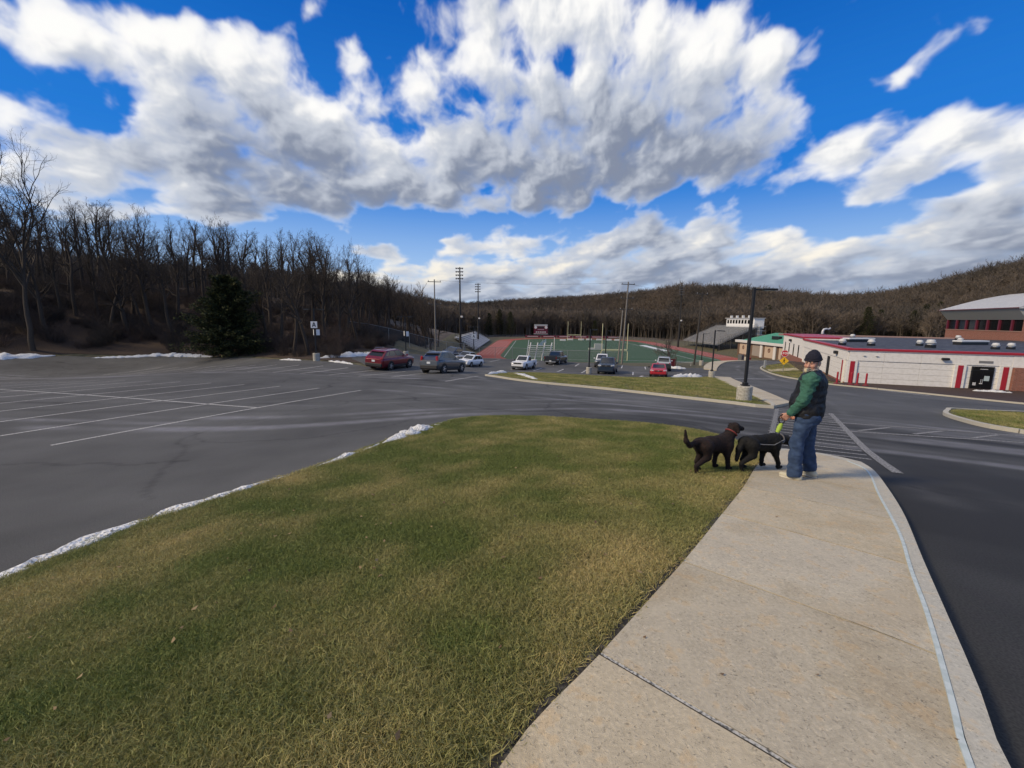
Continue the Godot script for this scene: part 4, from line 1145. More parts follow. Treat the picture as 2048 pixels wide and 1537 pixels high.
func make_hill_woods() -> void:   # the far woods read as one mass: one object per kind of tree
	M.farwood = mat(Color.WHITE, 0.95, 0.0, true)
	var kinds := []
	for v in 3:
		rng.seed = 900 + v
		var b := B.new()
		b.tube(PackedVector3Array([Vector3(0, -1, 0), Vector3(rng.randfn(0, 0.3), 7, rng.randfn(0, 0.3)), Vector3(rng.randfn(0, 0.6), 13, rng.randfn(0, 0.6))]), PackedFloat32Array([0.26, 0.17, 0.05]), 4, false)
		for k in 22:
			var y := rng.randf_range(4.5, 12)
			var a := rng.randf() * TAU
			var d := Vector3(cos(a), rng.randf_range(0.5, 1.6), sin(a)).normalized()
			var ln := rng.randf_range(2.0, 4.6)
			b.tube(PackedVector3Array([Vector3(0, y, 0), Vector3(0, y, 0) + d * ln]), PackedFloat32Array([0.09, 0.02]), 3, false)
			for j in 9:
				var p := Vector3(0, y, 0) + d * ln * rng.randf_range(0.35, 1.0)
				var o := (d + Vector3(rng.randfn(0, 0.5), rng.randfn(0.3, 0.4), rng.randfn(0, 0.5))).normalized()
				var sd := o.cross(Vector3(rng.randfn(0, 1), rng.randfn(0, 1), rng.randfn(0, 1))).normalized() * 0.055
				b.tri(p - sd, p + sd, p + o * rng.randf_range(0.9, 2.4))
		kinds.append(b.mesh())
	var lists := [[], [], []]
	rng.seed = 60
	var tone := noise(0.008, 3, FastNoiseLite.TYPE_SIMPLEX_SMOOTH, 91)
	var total := 0
	for k in 190000:
		var d := sqrt(rng.randf_range(195.0 * 195.0, 830.0 * 830.0)) if k % 12 else rng.randf_range(120.0, 230.0)
		var r := rng.randf_range(-1.3, 1.95)
		var x := r * d
		if x < -600 or x > 640: continue
		# thin with distance, leave the stadium and its apron open
		if stad(x, d) < 32.0 and d < 290.0: continue
		if d < 195 and (x > -40 or r > -0.3): continue
		if r < -0.62 and d > 260: continue
		if r > 1.02 and d > 400 or r > 0.42 and d > 500 or r > 0.26 and d > 690 or r < -0.33 and d > 360: continue
		if x > 60 and x < 135 and d < 222: continue
		if x > 150 and x < 250 and d > 195 and d < 236 and r < 0.98: continue   # meadow above the school roof
		if rng.randf() > (0.85 if d < 320 else 0.62): continue
		lists[rng.randi() % 3].append(Vector2(x, d))
		total += 1
	for v in 3:
		var mm := MultiMesh.new()
		mm.transform_format = MultiMesh.TRANSFORM_3D
		mm.use_colors = true
		mm.mesh = kinds[v]
		mm.instance_count = lists[v].size()
		for k in lists[v].size():
			var p: Vector2 = lists[v][k]
			var s := rng.randf_range(0.8, 1.3) * (0.55 if p.y < 195.0 or p.x < -90.0 and p.y < 260.0 else 1.0)
			mm.set_instance_transform(k, Transform3D(Basis(Vector3.UP, rng.randf() * TAU).scaled(Vector3(s, s * rng.randf_range(0.85, 1.15), s)), V(p.x, p.y, -0.2)))
			var t := clampf(0.5 + tone.get_noise_2d(p.x, p.y) * 0.9 + rng.randfn(0, 0.18), 0, 1)
			mm.set_instance_color(k, Color(0.068, 0.060, 0.050).lerp(Color(0.160, 0.126, 0.096), t))
		var o := MultiMeshInstance3D.new()
		o.name = numbered("hillside_wood")
		o.multimesh = mm
		o.material_override = M.farwood
		add_child(o)
		tag(o, ["leafless woods covering the hills beyond the stadium", "leafless brown woods mixed over the far hills", "leafless grey woods mixed over the far hills"][v], "woodland", "", "stuff")

func make_grass() -> void:
	var kinds := []
	for v in 4:
		rng.seed = 300 + v
		var b := B.new()
		for k in 64:
			var a := rng.randf() * TAU
			var p := Vector3(cos(a), 0, sin(a)) * sqrt(rng.randf()) * 0.10
			var lean := Vector3(rng.randfn(0, 0.5) + 0.12, rng.randf_range(0.55, 1.0), rng.randfn(0, 0.5)).normalized()
			var ln := rng.randf_range(0.025, 0.070)
			var w := rng.randf_range(0.0012, 0.0023)
			var sd := lean.cross(Vector3(rng.randfn(0, 1), 0, rng.randfn(0, 1))).normalized() * w
			var m := p + lean * ln * 0.6
			var e := m + (lean + Vector3(rng.randfn(0, 0.5), -0.35, rng.randfn(0, 0.5))).normalized() * ln * 0.5
			var dry := rng.randf()
			b.col = Color(0.85, 0.95, 0.8) * rng.randf_range(0.55, 1.25) if dry < 0.66 else Color(2.1, 1.8, 2.2) * rng.randf_range(0.7, 1.4)
			b.quad(p - sd, p + sd, m + sd * 0.8, m - sd * 0.8)
			b.tri(m - sd * 0.8, m + sd * 0.8, e)
		kinds.append(b.mesh())
	var lists := [[], [], [], []]
	rng.seed = 71
	var n := 0
	for k in 56000:
		var d := pow(rng.randf(), 1.45) * 13.5
		var x := rng.randf_range(-5.2, 5.6)
		if x < -1.35 * d - 1.0 or x > 1.0 * d + 0.2: continue
		var p := Vector2(x, d)
		if not Geometry2D.is_point_in_polygon(p + Vector2(0.10, 0.0), lawn_poly) or not Geometry2D.is_point_in_polygon(p + Vector2(0.06, -0.07), lawn_poly) or not Geometry2D.is_point_in_polygon(p, lawn_poly): continue
		lists[rng.randi() % 4].append(Vector3(x, d, 1.0 + 0.05 * d))
	fill_grass(lists, kinds, "lawn_grass", "short winter grass of the near lawn, green mixed with straw", true)
	lists = [[], [], [], []]
	var island := pv([-1.4,31.8,0.3,28.8,2.2,26.9,4.65,25.0,6.8,22.7,8.41,20.5,10.7,17.5,13.0,22.9,15.25,28.6,19.5,38.6,22.6,46.8,20,44.5,16.1,42.2,10.5,38.8,7.5,40.0,4.2,41.8,1.6,40.4,-0.4,36.4])
	for k in 9000:
		var p := Vector2(rng.randf_range(-2, 23), rng.randf_range(17, 47))
		if Geometry2D.is_point_in_polygon(p, island): lists[rng.randi() % 4].append(Vector3(p.x, p.y, 2.6))
	var tip := pv([15.95,12.8,16.5,14.5,18.0,16.6,20.0,18.4,22.4,19.2,27,19.0,32,18,29,11.5,22,7.5,16.8,8.6])
	for k in 5000:
		var p := Vector2(rng.randf_range(15.8, 32), rng.randf_range(8, 19.5))
		if Geometry2D.is_point_in_polygon(p, tip): lists[rng.randi() % 4].append(Vector3(p.x, p.y, 2.2))
	var med := pv([33.9,43.8,33.9,48.1,34.0,51.6,35.2,56.6,37.6,62.3,40.9,66.6,47,70.5,42.2,58.2,36.4,47.5])
	for k in 2600:
		var p := Vector2(rng.randf_range(33, 48), rng.randf_range(43, 71))
		if Geometry2D.is_point_in_polygon(p, med): lists[rng.randi() % 4].append(Vector3(p.x, p.y, 3.2))
	fill_grass(lists, kinds, "island_grass", "olive winter grass on the islands between the car parks and roads", false)

func fill_grass(lists: Array, kinds: Array, called: String, label: String, near: bool) -> void:
	var tone := noise(0.35, 4, FastNoiseLite.TYPE_SIMPLEX_SMOOTH, 17)
	var tone2 := noise(1.1, 3, FastNoiseLite.TYPE_SIMPLEX_SMOOTH, 18)
	var left := smooth_line(pv(WALK_LEFT), 0.3)
	for v in 4:
		var mm := MultiMesh.new()
		mm.transform_format = MultiMesh.TRANSFORM_3D
		mm.use_colors = true
		mm.mesh = kinds[v]
		mm.instance_count = lists[v].size()
		for k in lists[v].size():
			var p: Vector3 = lists[v][k]
			var s := p.z * rng.randf_range(0.75, 1.2) * (1.45 if rng.randf() < 0.05 else 1.0)
			var nn := gnormal(p.x, p.y)
			var q := Basis(Quaternion(Vector3.UP, nn)) * Basis(Vector3.UP, rng.randf() * TAU).scaled(Vector3(s, rng.randf_range(0.8, 1.15) * (1.0 if near else 1.7), s))
			mm.set_instance_transform(k, Transform3D(q, V(p.x, p.y, 0.083)))
			var dry := 0.22 + 0.62 * tone.get_noise_2d(p.x, p.y) + 0.55 * tone2.get_noise_2d(p.x, p.y)
			if near:
				var e := 9.0
				for w in left: e = minf(e, w.distance_to(Vector2(p.x, p.y)))
				dry += 0.42 * smoothstep(1.5, 0.15, e) + 0.45 * smoothstep(-2.6, -4.3, p.x - 0.10 * (p.y - 4.0)) * (0.5 + tone2.get_noise_2d(p.x * 0.7, p.y * 0.7))
			else: dry += 0.15
			dry = clampf(dry, 0, 1)
			mm.set_instance_color(k, Color(0.200, 0.232, 0.062).lerp(Color(0.56, 0.445, 0.205), dry) * rng.randf_range(0.8, 1.2))
		var o := MultiMeshInstance3D.new()
		o.name = numbered(called)
		o.multimesh = mm
		o.material_override = M.blade
		add_child(o)
		tag(o, label, "grass", "", "stuff")

func make_leaves() -> void:   # a few curled leaves and crumbs of bark on the lawn and footway
	rng.seed = 12
	var b := B.new()
	for k in 230:
		var p := Vector2(rng.randf_range(-4.6, 4.5), pow(rng.randf(), 1.3) * 9.0 + 0.9)
		var on := Geometry2D.is_point_in_polygon(p, lawn_poly)
		if not on and not Geometry2D.is_point_in_polygon(p, walk_poly): continue
		if not on and rng.randf() < 0.7: continue
		var s := rng.randf_range(0.010, 0.026) * (1.0 if on else 0.6)
		var q := Basis(Vector3.UP, rng.randf() * TAU) * Basis(Vector3.RIGHT, rng.randfn(0, 0.4))
		var at := V(p.x, p.y, 0.085 + 0.045 if on else 0.116)
		b.col = Color(0.16, 0.09, 0.045).lerp(Color(0.38, 0.28, 0.15), rng.randf())
		b.quad(at + q * Vector3(-s, 0.004, 0), at + q * Vector3(0, 0.0, s * 0.55), at + q * Vector3(s, s * 0.5, 0), at + q * Vector3(0, 0.002, -s * 0.55))
	tag(part("fallen_leaves", b, M.blade), "small curled dead leaves scattered over the near lawn", "leaves", "", "stuff")

# ------------------------------------------------------------------ vehicles (front towards -z, wheels on y = 0)
func paint_mat(c: Color, metal := 0.0) -> StandardMaterial3D:
	var m := mat(c, 0.32, metal)
	m.clearcoat_enabled = true
	m.clearcoat = 0.7
	m.clearcoat_roughness = 0.08
	return m

func section(z: float, w: float, yb: float, yt: float, crown: float) -> Array:
	var h := [[0.80, 0.0], [0.95, 0.13], [1.0, 0.42], [0.985, 0.72], [0.93, 0.93], [0.66, 1.0]]
	var r := []
	for p in h: r.append(Vector3(w * p[0], lerpf(yb, yt, p[1]), z))
	r.append(Vector3(0, yt + crown, z))
	for k in range(h.size() - 1, -1, -1): r.append(Vector3(-w * h[k][0], lerpf(yb, yt, h[k][1]), z))
	return r

func plan_ring(y: float, zf: float, zr: float, w: float, wf: float, rad: float) -> Array:   # rounded plan outline, narrower in front
	var r := []
	var cs := [[1, 1, zr, w], [1, -1, zf, wf], [-1, -1, zf, wf], [-1, 1, zr, w]]
	for c in cs:
		for k in 4:
			var a: float = k / 3.0 * PI / 2
			var sx: float = c[0]; var sz: float = c[1]
			var first := sin(a) if sx * sz > 0 else cos(a)
			var second := cos(a) if sx * sz > 0 else sin(a)
			r.append(Vector3(sx * (c[3] - rad + rad * first), y, c[2] + sz * (rad * second - rad)))
	return r

func pane(a: Vector3, b: Vector3, c: Vector3, d: Vector3, u0: float, u1: float, v0: float, v1: float, out: float, skew0 := 0.0, skew1 := 0.0, kick0 := 0.0, kick1 := 0.0) -> B:   # a b bottom left, right; c d top right, left, seen from outside
	var g := B.new()
	var nn := (b - a).cross(d - a).normalized() * out
	var p := []
	for q in [[u0, v0 + kick0], [u1, v0 + kick1], [u1 - skew1, v1], [u0 + skew0, v1]]:
		p.append(a.lerp(b, q[0]).lerp(d.lerp(c, q[0]), q[1]) + nn)
	g.quad(p[0], p[1], p[2], p[3])
	for k in 4: g.quad(p[(k + 1) % 4], p[k], p[k] - nn * 1.5, p[(k + 1) % 4] - nn * 1.5)
	return g

func bend(b: B, belt: float, roof: float, z0: float, z1: float, fall: float) -> B:   # lets the roof line fall away to front and back
	for i in b.v.size():
		var t := clampf((b.v[i].y - belt) / (roof - belt), 0.0, 1.0)
		var u := (b.v[i].z - lerpf(z0, z1, 0.35)) / (z1 - z0)
		b.v[i].y -= t * (fall * pow(maxf(u, 0.0), 2.0) * 1.6 + fall * 0.9 * pow(maxf(-u, 0.0), 2.0) * 2.0)
	return b

func car_glass() -> StandardMaterial3D:
	if not M.has("glass"):
		M.glass = mat(lin(0.010, 0.012, 0.014), 0.06)
		M.glass.metallic_specular = 0.7
		M.tyre = mat(lin(0.012, 0.012, 0.013), 0.85)
		M.rim = mat(lin(0.50, 0.51, 0.52), 0.35, 0.7)
		M.trim = mat(lin(0.015, 0.015, 0.016), 0.6)
		M.chrome = mat(lin(0.6, 0.6, 0.6), 0.2, 0.9)
		M.redlamp = mat(lin(0.35, 0.012, 0.012), 0.15)
		M.headlamp = mat(lin(0.62, 0.64, 0.66), 0.12, 0.3)
		M.plate = mat(lin(0.62, 0.64, 0.66), 0.5)
	return M.glass

func vehicle(called: String, label: String, category: String, s: Dictionary, x: float, d: float, hx: float, hd: float) -> Node3D:
	car_glass()
	var o := thing(called, label, category)
	var fwd := Vector3(hx, 0, -hd).normalized()
	var up := gnormal(x, d)
	fwd = (fwd - up * fwd.dot(up)).normalized()
	o.transform = Transform3D(Basis(fwd.cross(up), up, -fwd), V(x, d, 0.005))
	var L: float = s.L; var w: float = s.W * 0.5; var f := -L * 0.5; var e := L * 0.5
	var hood: float = s.hood; var belt: float = s.belt; var roof: float = s.H
	var pm: Material = s.paint
	var truck: bool = s.get("bed", 0.0) > 0.0
	var bedz: float = e - s.get("bed", 0.0)
	# lower body
	var b := B.new()
	var rings := []
	var tail: float = (belt - 0.30) if truck else belt
	for q in [[f, 0.80, 0.40, hood - 0.26], [f + 0.05, 0.88, 0.30, hood - 0.14], [f + 0.22, 0.96, 0.24, hood - 0.05], [f + 0.55, 0.99, 0.22, hood], [f + s.cowl, 1.0, 0.22, belt - 0.03]]:
		rings.append(section(q[0], w * q[1], q[2], q[3], 0.035))
	if truck:
		for q in [[bedz - 0.05, 1.0, 0.25, belt], [bedz, 1.0, 0.28, tail], [e - 0.08, 1.0, 0.34, tail], [e, 0.97, 0.42, tail - 0.02]]: rings.append(section(q[0], w * q[1], q[2], q[3], 0.0))
	else:
		for q in [[e - 0.75, 1.0, 0.22, belt + s.get("deck", 0.0)], [e - 0.22, 0.985, 0.25, belt + s.get("deck", 0.0)], [e - 0.06, 0.94, 0.30, belt - 0.05 + s.get("deck", 0.0)], [e, 0.84, 0.40, belt - 0.14 + s.get("deck", 0.0)]]: rings.append(section(q[0], w * q[1], q[2], q[3], 0.01))
	b.ring_strip(rings)
	b.smooth(0, 0)
	for side in [0, rings.size() - 1]:
		var r: Array = rings[side]
		var c := Vector3(0, (r[0].y + r[6].y) * 0.5, r[0].z)
		for k in r.size():
			var p: Vector3 = r[k]; var q: Vector3 = r[(k + 1) % r.size()]
			if side == 0: b.tri(c, q, p)
			else: b.tri(c, p, q)
	part("body", b, pm, o)
	# cabin
	var zf0: float = f + s.cowl - 0.12; var zr0: float = (bedz - 0.04) if truck else e - s.rear0
	var zf1: float = f + s.wind; var zr1: float = (bedz - 0.16) if truck else e - s.rear1
	var wb := w * 0.95; var wt := w * 0.78
	var cb := B.new()
	var top0 := plan_ring(roof - 0.05, zf1, zr1, wt, wt * 0.97, 0.12)
	cb.ring_strip([plan_ring(belt - 0.06, zf0, zr0, wb, wb * 0.94, 0.16), top0, plan_ring(roof - 0.012, zf1 + 0.05, zr1 - 0.05, wt - 0.06, wt * 0.97 - 0.06, 0.12), plan_ring(roof, zf1 + 0.35, zr1 - 0.3, wt - 0.3, wt * 0.97 - 0.3, 0.12)])
	var last := cb.v.size() - 16
	for k in range(1, 15): cb.face(last, last + k, last + k + 1)
	var fall: float = s.get("fall", 0.10) if not truck else 0.03
	bend(cb, belt, roof, zf1, zr1, fall)
	cb.smooth(0, 0)
	part("roof", cb, s.get("roofpaint", pm), o)
	# glass, a pane at a time
	var lo := belt - 0.06; var hi := roof - 0.05
	var FL := Vector3(-wb * 0.94, lo, zf0); var FR := Vector3(wb * 0.94, lo, zf0); var RL := Vector3(-wb, lo, zr0); var RR := Vector3(wb, lo, zr0)
	var fl := Vector3(-wt * 0.97, hi, zf1); var fr := Vector3(wt * 0.97, hi, zf1); var rl := Vector3(-wt, hi, zr1); var rr := Vector3(wt, hi, zr1)
	part("windshield", bend(pane(FR, FL, fl, fr, 0.09, 0.91, 0.16, 0.94, 0.012), belt, roof, zf1, zr1, fall), M.glass, o)
	part("rear_window", bend(pane(RL, RR, rr, rl, 0.10, 0.90, 0.30 if not truck else 0.2, 0.93, 0.012), belt, roof, zf1, zr1, fall), M.glass, o)
	var n: int = s.get("panes", 3)
	var cuts := [[0.10, 0.44], [0.47, 0.74], [0.77, 0.95]] if n == 3 else ([[0.14, 0.52], [0.55, 0.92]] if n == 2 else [[0.2, 0.9]])
	var kick: float = s.get("kick", 0.06)
	for k in cuts.size():
		var c: Array = cuts[k]
		var sk := 0.09 if k == 0 else 0.0
		var sk2 := 0.10 if k == cuts.size() - 1 and not truck else 0.0
		part("side_window", bend(pane(FL, RL, rl, fl, c[0] - 0.04 * float(k == 0), c[1], 0.17, 0.90, 0.010, sk, sk2, kick * c[0], kick * c[1] * c[1] * 1.3), belt, roof, zf1, zr1, fall), M.glass, o)
		part("side_window", bend(pane(RR, FR, fr, rr, 1.0 - c[1], 1.0 - c[0] + 0.04 * float(k == 0), 0.17, 0.90, 0.010, sk2, sk, kick * c[1] * c[1] * 1.3, kick * c[0]), belt, roof, zf1, zr1, fall), M.glass, o)
	# wheels
	var wr: float = s.wheel
	for sx in [-1.0, 1.0]:
		for z in [f + s.get("front_axle", 0.92), f + s.get("front_axle", 0.92) + s.base]:
			var arch := B.new()
			var at := Transform3D(Basis(Vector3(0, 0, 1), -sx * PI / 2), Vector3(sx * (w - 0.20), wr * 1.02, z))
			arch.lathe(PackedVector2Array([Vector2(wr * 1.17, 0), Vector2(wr * 1.17, 0.206), Vector2(0.01, 0.206)]), 20, at)
			part("wheel_arch", arch, M.trim, o)
			var wl := Node3D.new(); wl.name = "wheel"; o.add_child(wl, true)
			var ty := B.new()
			var wt2 := Transform3D(Basis(Vector3(0, 0, 1), -sx * PI / 2), Vector3(sx * (w - 0.21), wr, z))
			ty.lathe(PackedVector2Array([Vector2(wr * 0.6, 0.0), Vector2(wr * 0.96, 0.0), Vector2(wr, 0.03), Vector2(wr, 0.19), Vector2(wr * 0.96, 0.222), Vector2(wr * 0.66, 0.226)]), 24, wt2)
			part("tyre", ty, M.tyre, wl)
			var rm := B.new()
			rm.lathe(PackedVector2Array([Vector2(wr * 0.68, 0.226), Vector2(wr * 0.63, 0.228), Vector2(wr * 0.58, 0.19), Vector2(0.0, 0.185)]), 20, wt2)
			part("rim", rm, mat(lin(0.12, 0.12, 0.125), 0.4, 0.5) if not M.has("rimdark") else M.rimdark, wl)
			var spk := B.new()
			for k in 5:
				var a := TAU * k / 5 + 0.3
				spk.box(wt2 * Transform3D(Basis(Vector3.UP, a), Vector3(0, 0.214, 0)) * Transform3D(Basis(), Vector3(wr * 0.33, 0, 0)), Vector3(wr * 0.60, 0.03, wr * 0.17), 0.008)
			spk.lathe(PackedVector2Array([Vector2(wr * 0.17, 0.19), Vector2(wr * 0.15, 0.235), Vector2(0, 0.237)]), 10, wt2)
			part("spokes", spk, M.rim, wl)
		# lamps and mirror
		var hl := B.new()
		hl.box(Transform3D(Basis(Vector3.UP, sx * -0.32), Vector3(sx * w * 0.72, hood - 0.20, f + 0.11)), Vector3(w * 0.40, s.get("lamp_h", 0.13), 0.16), 0.03)
		part("headlight", hl, M.headlamp, o)
		var tl := B.new()
		var th: float = s.get("tail_h", 0.28)
		tl.box(Transform3D(Basis(Vector3.UP, sx * 0.28) * Basis(Vector3.BACK, sx * (0.10 if s.has("tail_up") and th > 0.4 else 0.0)), Vector3(sx * w * (0.86 if truck else 0.775), (belt - 0.05 if truck else belt - 0.02 + s.get("tail_up", 0.0)) - th * 0.35, e - (0.07 if truck else 0.125))), Vector3(w * (0.12 if truck else 0.22), th, 0.17), 0.05)
		part("tail_light", tl, M.redlamp, o)
		var mi := B.new()
		mi.box(Transform3D(Basis(), Vector3(sx * (w + 0.10), belt + 0.10, zf0 + 0.42)), Vector3(0.20, 0.15, 0.10), 0.03)
		part("mirror", mi, s.get("mirror", pm), o)
		if s.get("rails", false):
			var ra := B.new()
			ra.tube(PackedVector3Array([Vector3(sx * wt * 0.86, roof - 0.03, zf1 + 0.3), Vector3(sx * wt * 0.86, roof + 0.045, zf1 + 0.45), Vector3(sx * wt * 0.86, roof + 0.045, zr1 - 0.4), Vector3(sx * wt * 0.86, roof - 0.03, zr1 - 0.25)]), PackedFloat32Array([0.016, 0.016, 0.016, 0.016]), 6)
			part("roof_rail", ra, M.chrome, o)
		for z in [lerpf(zf0, zr0, 0.42), lerpf(zf0, zr0, 0.72)].slice(0, 2 if n == 3 else 1):
			var dh := B.new(); dh.abox(Vector3(sx * (w * 0.99), belt - 0.16, z), Vector3(0.03, 0.035, 0.18), 0.008)
			part("door_handle", dh, s.get("handle", pm), o)
	if s.get("cladding", false):
		for sx in [-1.0, 1.0]:
			var sk3 := B.new(); sk3.abox(Vector3(sx * w * 0.985, 0.36, 0.05), Vector3(0.06, 0.20, L * 0.42), 0.02)
			part("sill_cladding", sk3, M.trim, o)
		var rc := B.new(); rc.abox(Vector3(0, 0.50, e - 0.05), Vector3(w * 1.78, 0.34, 0.18), 0.07)
		part("rear_cladding", rc, M.trim, o)
		var sp := B.new(); sp.box(Transform3D(Basis(Vector3.RIGHT, -0.12), Vector3(0, roof - 0.19, zr1 + 0.10)), Vector3(wt * 1.75, 0.05, 0.26), 0.02)
		part("roof_spoiler", sp, pm, o)
	var gr := B.new()
	gr.abox(Vector3(0, hood - 0.24, f + 0.03), Vector3(w * (1.05 if truck else 0.85), 0.20 if truck else 0.12, 0.10), 0.02)
	part("grille", gr, M.trim, o)
	var fb := B.new()
	fb.abox(Vector3(0, 0.42, f + 0.06), Vector3(w * 1.68, 0.20, 0.14), 0.05)
	part("bumper", fb, s.get("bumper", pm), o)
	var rb := B.new()
	rb.abox(Vector3(0, 0.45, e - 0.05), Vector3(w * 1.72, 0.18, 0.16), 0.05)
	part("bumper", rb, s.get("bumper", M.trim), o)
	var em := B.new()
	em.lathe(PackedVector2Array([Vector2(0.065, 0), Vector2(0.055, 0.012), Vector2(0, 0.012)]), 12, Transform3D(Basis(Vector3.RIGHT, -PI / 2), Vector3(0, hood - 0.22, f - 0.02)))
	part("badge", em, M.chrome, o)
	var pl := B.new()
	pl.abox(Vector3(0, (belt - 0.28) if not truck else 0.56, e + (0.012 if not truck else 0.03)), Vector3(0.32, 0.16, 0.02), 0.004)
	part("licence_plate", pl, M.plate, o)
	if truck:
		var bw := B.new()
		for sx in [-1.0, 1.0]: bw.abox(Vector3(sx * (w - 0.05), belt - 0.16, (bedz + e) * 0.5), Vector3(0.09, 0.36, e - bedz - 0.02), 0.03)
		part("bed_side", bw, pm, o)
		var tg := B.new()
		tg.abox(Vector3(0, belt - 0.22, e - 0.04), Vector3(w * 1.82, 0.46, 0.07), 0.02)
		part("tailgate", tg, pm, o)
		var fl2 := B.new()
		fl2.abox(Vector3(0, tail + 0.006, (bedz + e) * 0.5), Vector3(w * 1.7, 0.02, e - bedz - 0.1))
		part("bed_floor", fl2, M.trim, o)
	else:
		var wi := B.new()
		var p0 := RL.lerp(RR, 0.42).lerp(rl.lerp(rr, 0.42), 0.32) + Vector3(0, 0, 0.025)
		wi.rod(p0, p0 + Vector3(w * 0.55, 0.05, -0.01), 0.009, 5)
		part("wiper", wi, M.trim, o)
	return o

func make_vehicles() -> void:
	var suv := {"L": 4.75, "W": 1.90, "H": 1.78, "hood": 1.06, "belt": 1.12, "cowl": 1.22, "wind": 2.25, "kick": 0.20, "cladding": true, "fall": 0.13, "rear0": 0.04, "rear1": 0.72, "wheel": 0.375, "base": 2.78, "rails": true}
	var e2 := Vector2(0.335, 0.942)
	var s := suv.merged({"paint": paint_mat(lin(0.165, 0.006, 0.014), 0.25), "L": 4.95, "W": 1.93, "base": 2.85, "tail_up": -0.02}, true)
	vehicle("parked_car", "dark red sport utility car parked nose away beside the snow strip", "car", s, -11.0, 37.8, e2.x, e2.y)
	s = suv.merged({"paint": paint_mat(lin(0.088, 0.092, 0.098), 0.4), "L": 4.55, "W": 1.84, "H": 1.76, "bumper": M.get("x", mat(lin(0.10, 0.105, 0.11), 0.5)), "tail_h": 0.55, "tail_up": 0.18}, true)
	vehicle("parked_car", "grey sport utility car seen from behind, tall red tail lamps, nearest of the parked cars", "car", s, -5.65, 34.6, e2.x + 0.06, e2.y)
	var hatch := {"L": 4.2, "W": 1.76, "H": 1.50, "hood": 0.90, "belt": 0.94, "cowl": 1.15, "wind": 1.85, "rear0": 0.10, "rear1": 0.62, "wheel": 0.32, "base": 2.55, "front_axle": 0.82}
	s = hatch.merged({"paint": paint_mat(lin(0.72, 0.74, 0.76)), "mirror": M.trim}, true)
	vehicle("parked_car", "small white hatchback facing the camera, half hidden behind the grey car", "car", s, -5.45, 54.4, -0.42, -0.92)
	s = hatch.merged({"paint": paint_mat(lin(0.30, 0.31, 0.32), 0.6), "L": 4.6, "H": 1.46, "rear0": 0.55, "rear1": 1.2, "base": 2.7}, true)
	vehicle("parked_car", "silver saloon car behind the white hatchback, only its roof and windows showing", "car", s, -6.6, 60.6, -0.33, -0.94)
	s = suv.merged({"paint": paint_mat(lin(0.012, 0.022, 0.055), 0.2), "L": 4.6, "W": 1.85}, true)
	vehicle("parked_car", "navy blue car with roof rails behind the grey car's roof", "car", s, -9.0, 62.2, -0.33, -0.94)
	var truck := {"L": 5.1, "W": 1.86, "H": 1.74, "hood": 1.08, "belt": 1.12, "cowl": 1.45, "wind": 2.05, "bed": 1.95, "wheel": 0.38, "base": 3.1, "panes": 1, "front_axle": 0.95, "tail_h": 0.40, "lamp_h": 0.16}
	s = truck.merged({"paint": paint_mat(lin(0.74, 0.75, 0.76)), "bumper": M.trim, "mirror": M.trim}, true)
	vehicle("pickup_truck", "white pickup truck with a black bumper and short cab facing the camera", "truck", s, 1.55, 54.6, -0.36, -0.93)
	s = truck.merged({"paint": paint_mat(lin(0.020, 0.024, 0.030), 0.2), "L": 5.8, "W": 2.02, "H": 1.92, "belt": 1.22, "hood": 1.18, "bed": 1.8, "base": 3.6, "panes": 2, "bumper": mat(lin(0.55, 0.55, 0.55), 0.25, 0.9)}, true)
	vehicle("pickup_truck", "black pickup truck with a chrome rear bumper parked nose towards the field fence", "truck", s, 6.75, 64.2, 0.40, 0.92)
	s = truck.merged({"paint": paint_mat(lin(0.018, 0.035, 0.062), 0.3), "L": 5.8, "W": 2.02, "H": 1.94, "belt": 1.24, "hood": 1.22, "bed": 1.7, "base": 3.6, "panes": 2, "bumper": mat(lin(0.02, 0.03, 0.045), 0.5)}, true)
	vehicle("pickup_truck", "dark blue pickup truck facing the camera beside the tall twin pole", "truck", s, 11.75, 51.2, -0.30, -0.95)
	s = suv.merged({"paint": paint_mat(lin(0.045, 0.05, 0.058), 0.2), "roofpaint": paint_mat(lin(0.7, 0.71, 0.72)), "H": 1.82, "mirror": mat(lin(0.7, 0.7, 0.7), 0.4)}, true)
	vehicle("parked_car", "grey sport utility car with a white roof behind the dark blue pickup", "car", s, 13.0, 60.6, -0.25, -0.96)
	s = suv.merged({"paint": paint_mat(lin(0.035, 0.042, 0.045), 0.3), "roofpaint": paint_mat(lin(0.40, 0.42, 0.43), 0.3), "H": 1.88, "mirror": mat(lin(0.7, 0.7, 0.7), 0.4), "L": 4.9}, true)
	vehicle("parked_car", "dark grey car with a silver roof parked directly behind the red saloon", "car", s, 20.7, 57.2, 0.33, 0.94)
	s = hatch.merged({"paint": paint_mat(lin(0.40, 0.012, 0.022)), "L": 4.65, "W": 1.80, "H": 1.44, "rear0": 0.50, "rear1": 1.15, "base": 2.7, "mirror": M.trim}, true)
	vehicle("parked_car", "bright red saloon car facing the camera at the edge of the grass island", "car", s, 16.3, 46.4, -0.33, -0.94)

# ------------------------------------------------------------------ buildings
func frame(a: Vector2, e: Vector2, y: float) -> Transform3D:   # along the wall, up, outwards; a is the left end seen from outside
	var x := Vector3(e.x - a.x, 0, -(e.y - a.y)).normalized()
	return Transform3D(Basis(x, Vector3.UP, x.cross(Vector3.UP)), Vector3(a.x, y, -a.y))

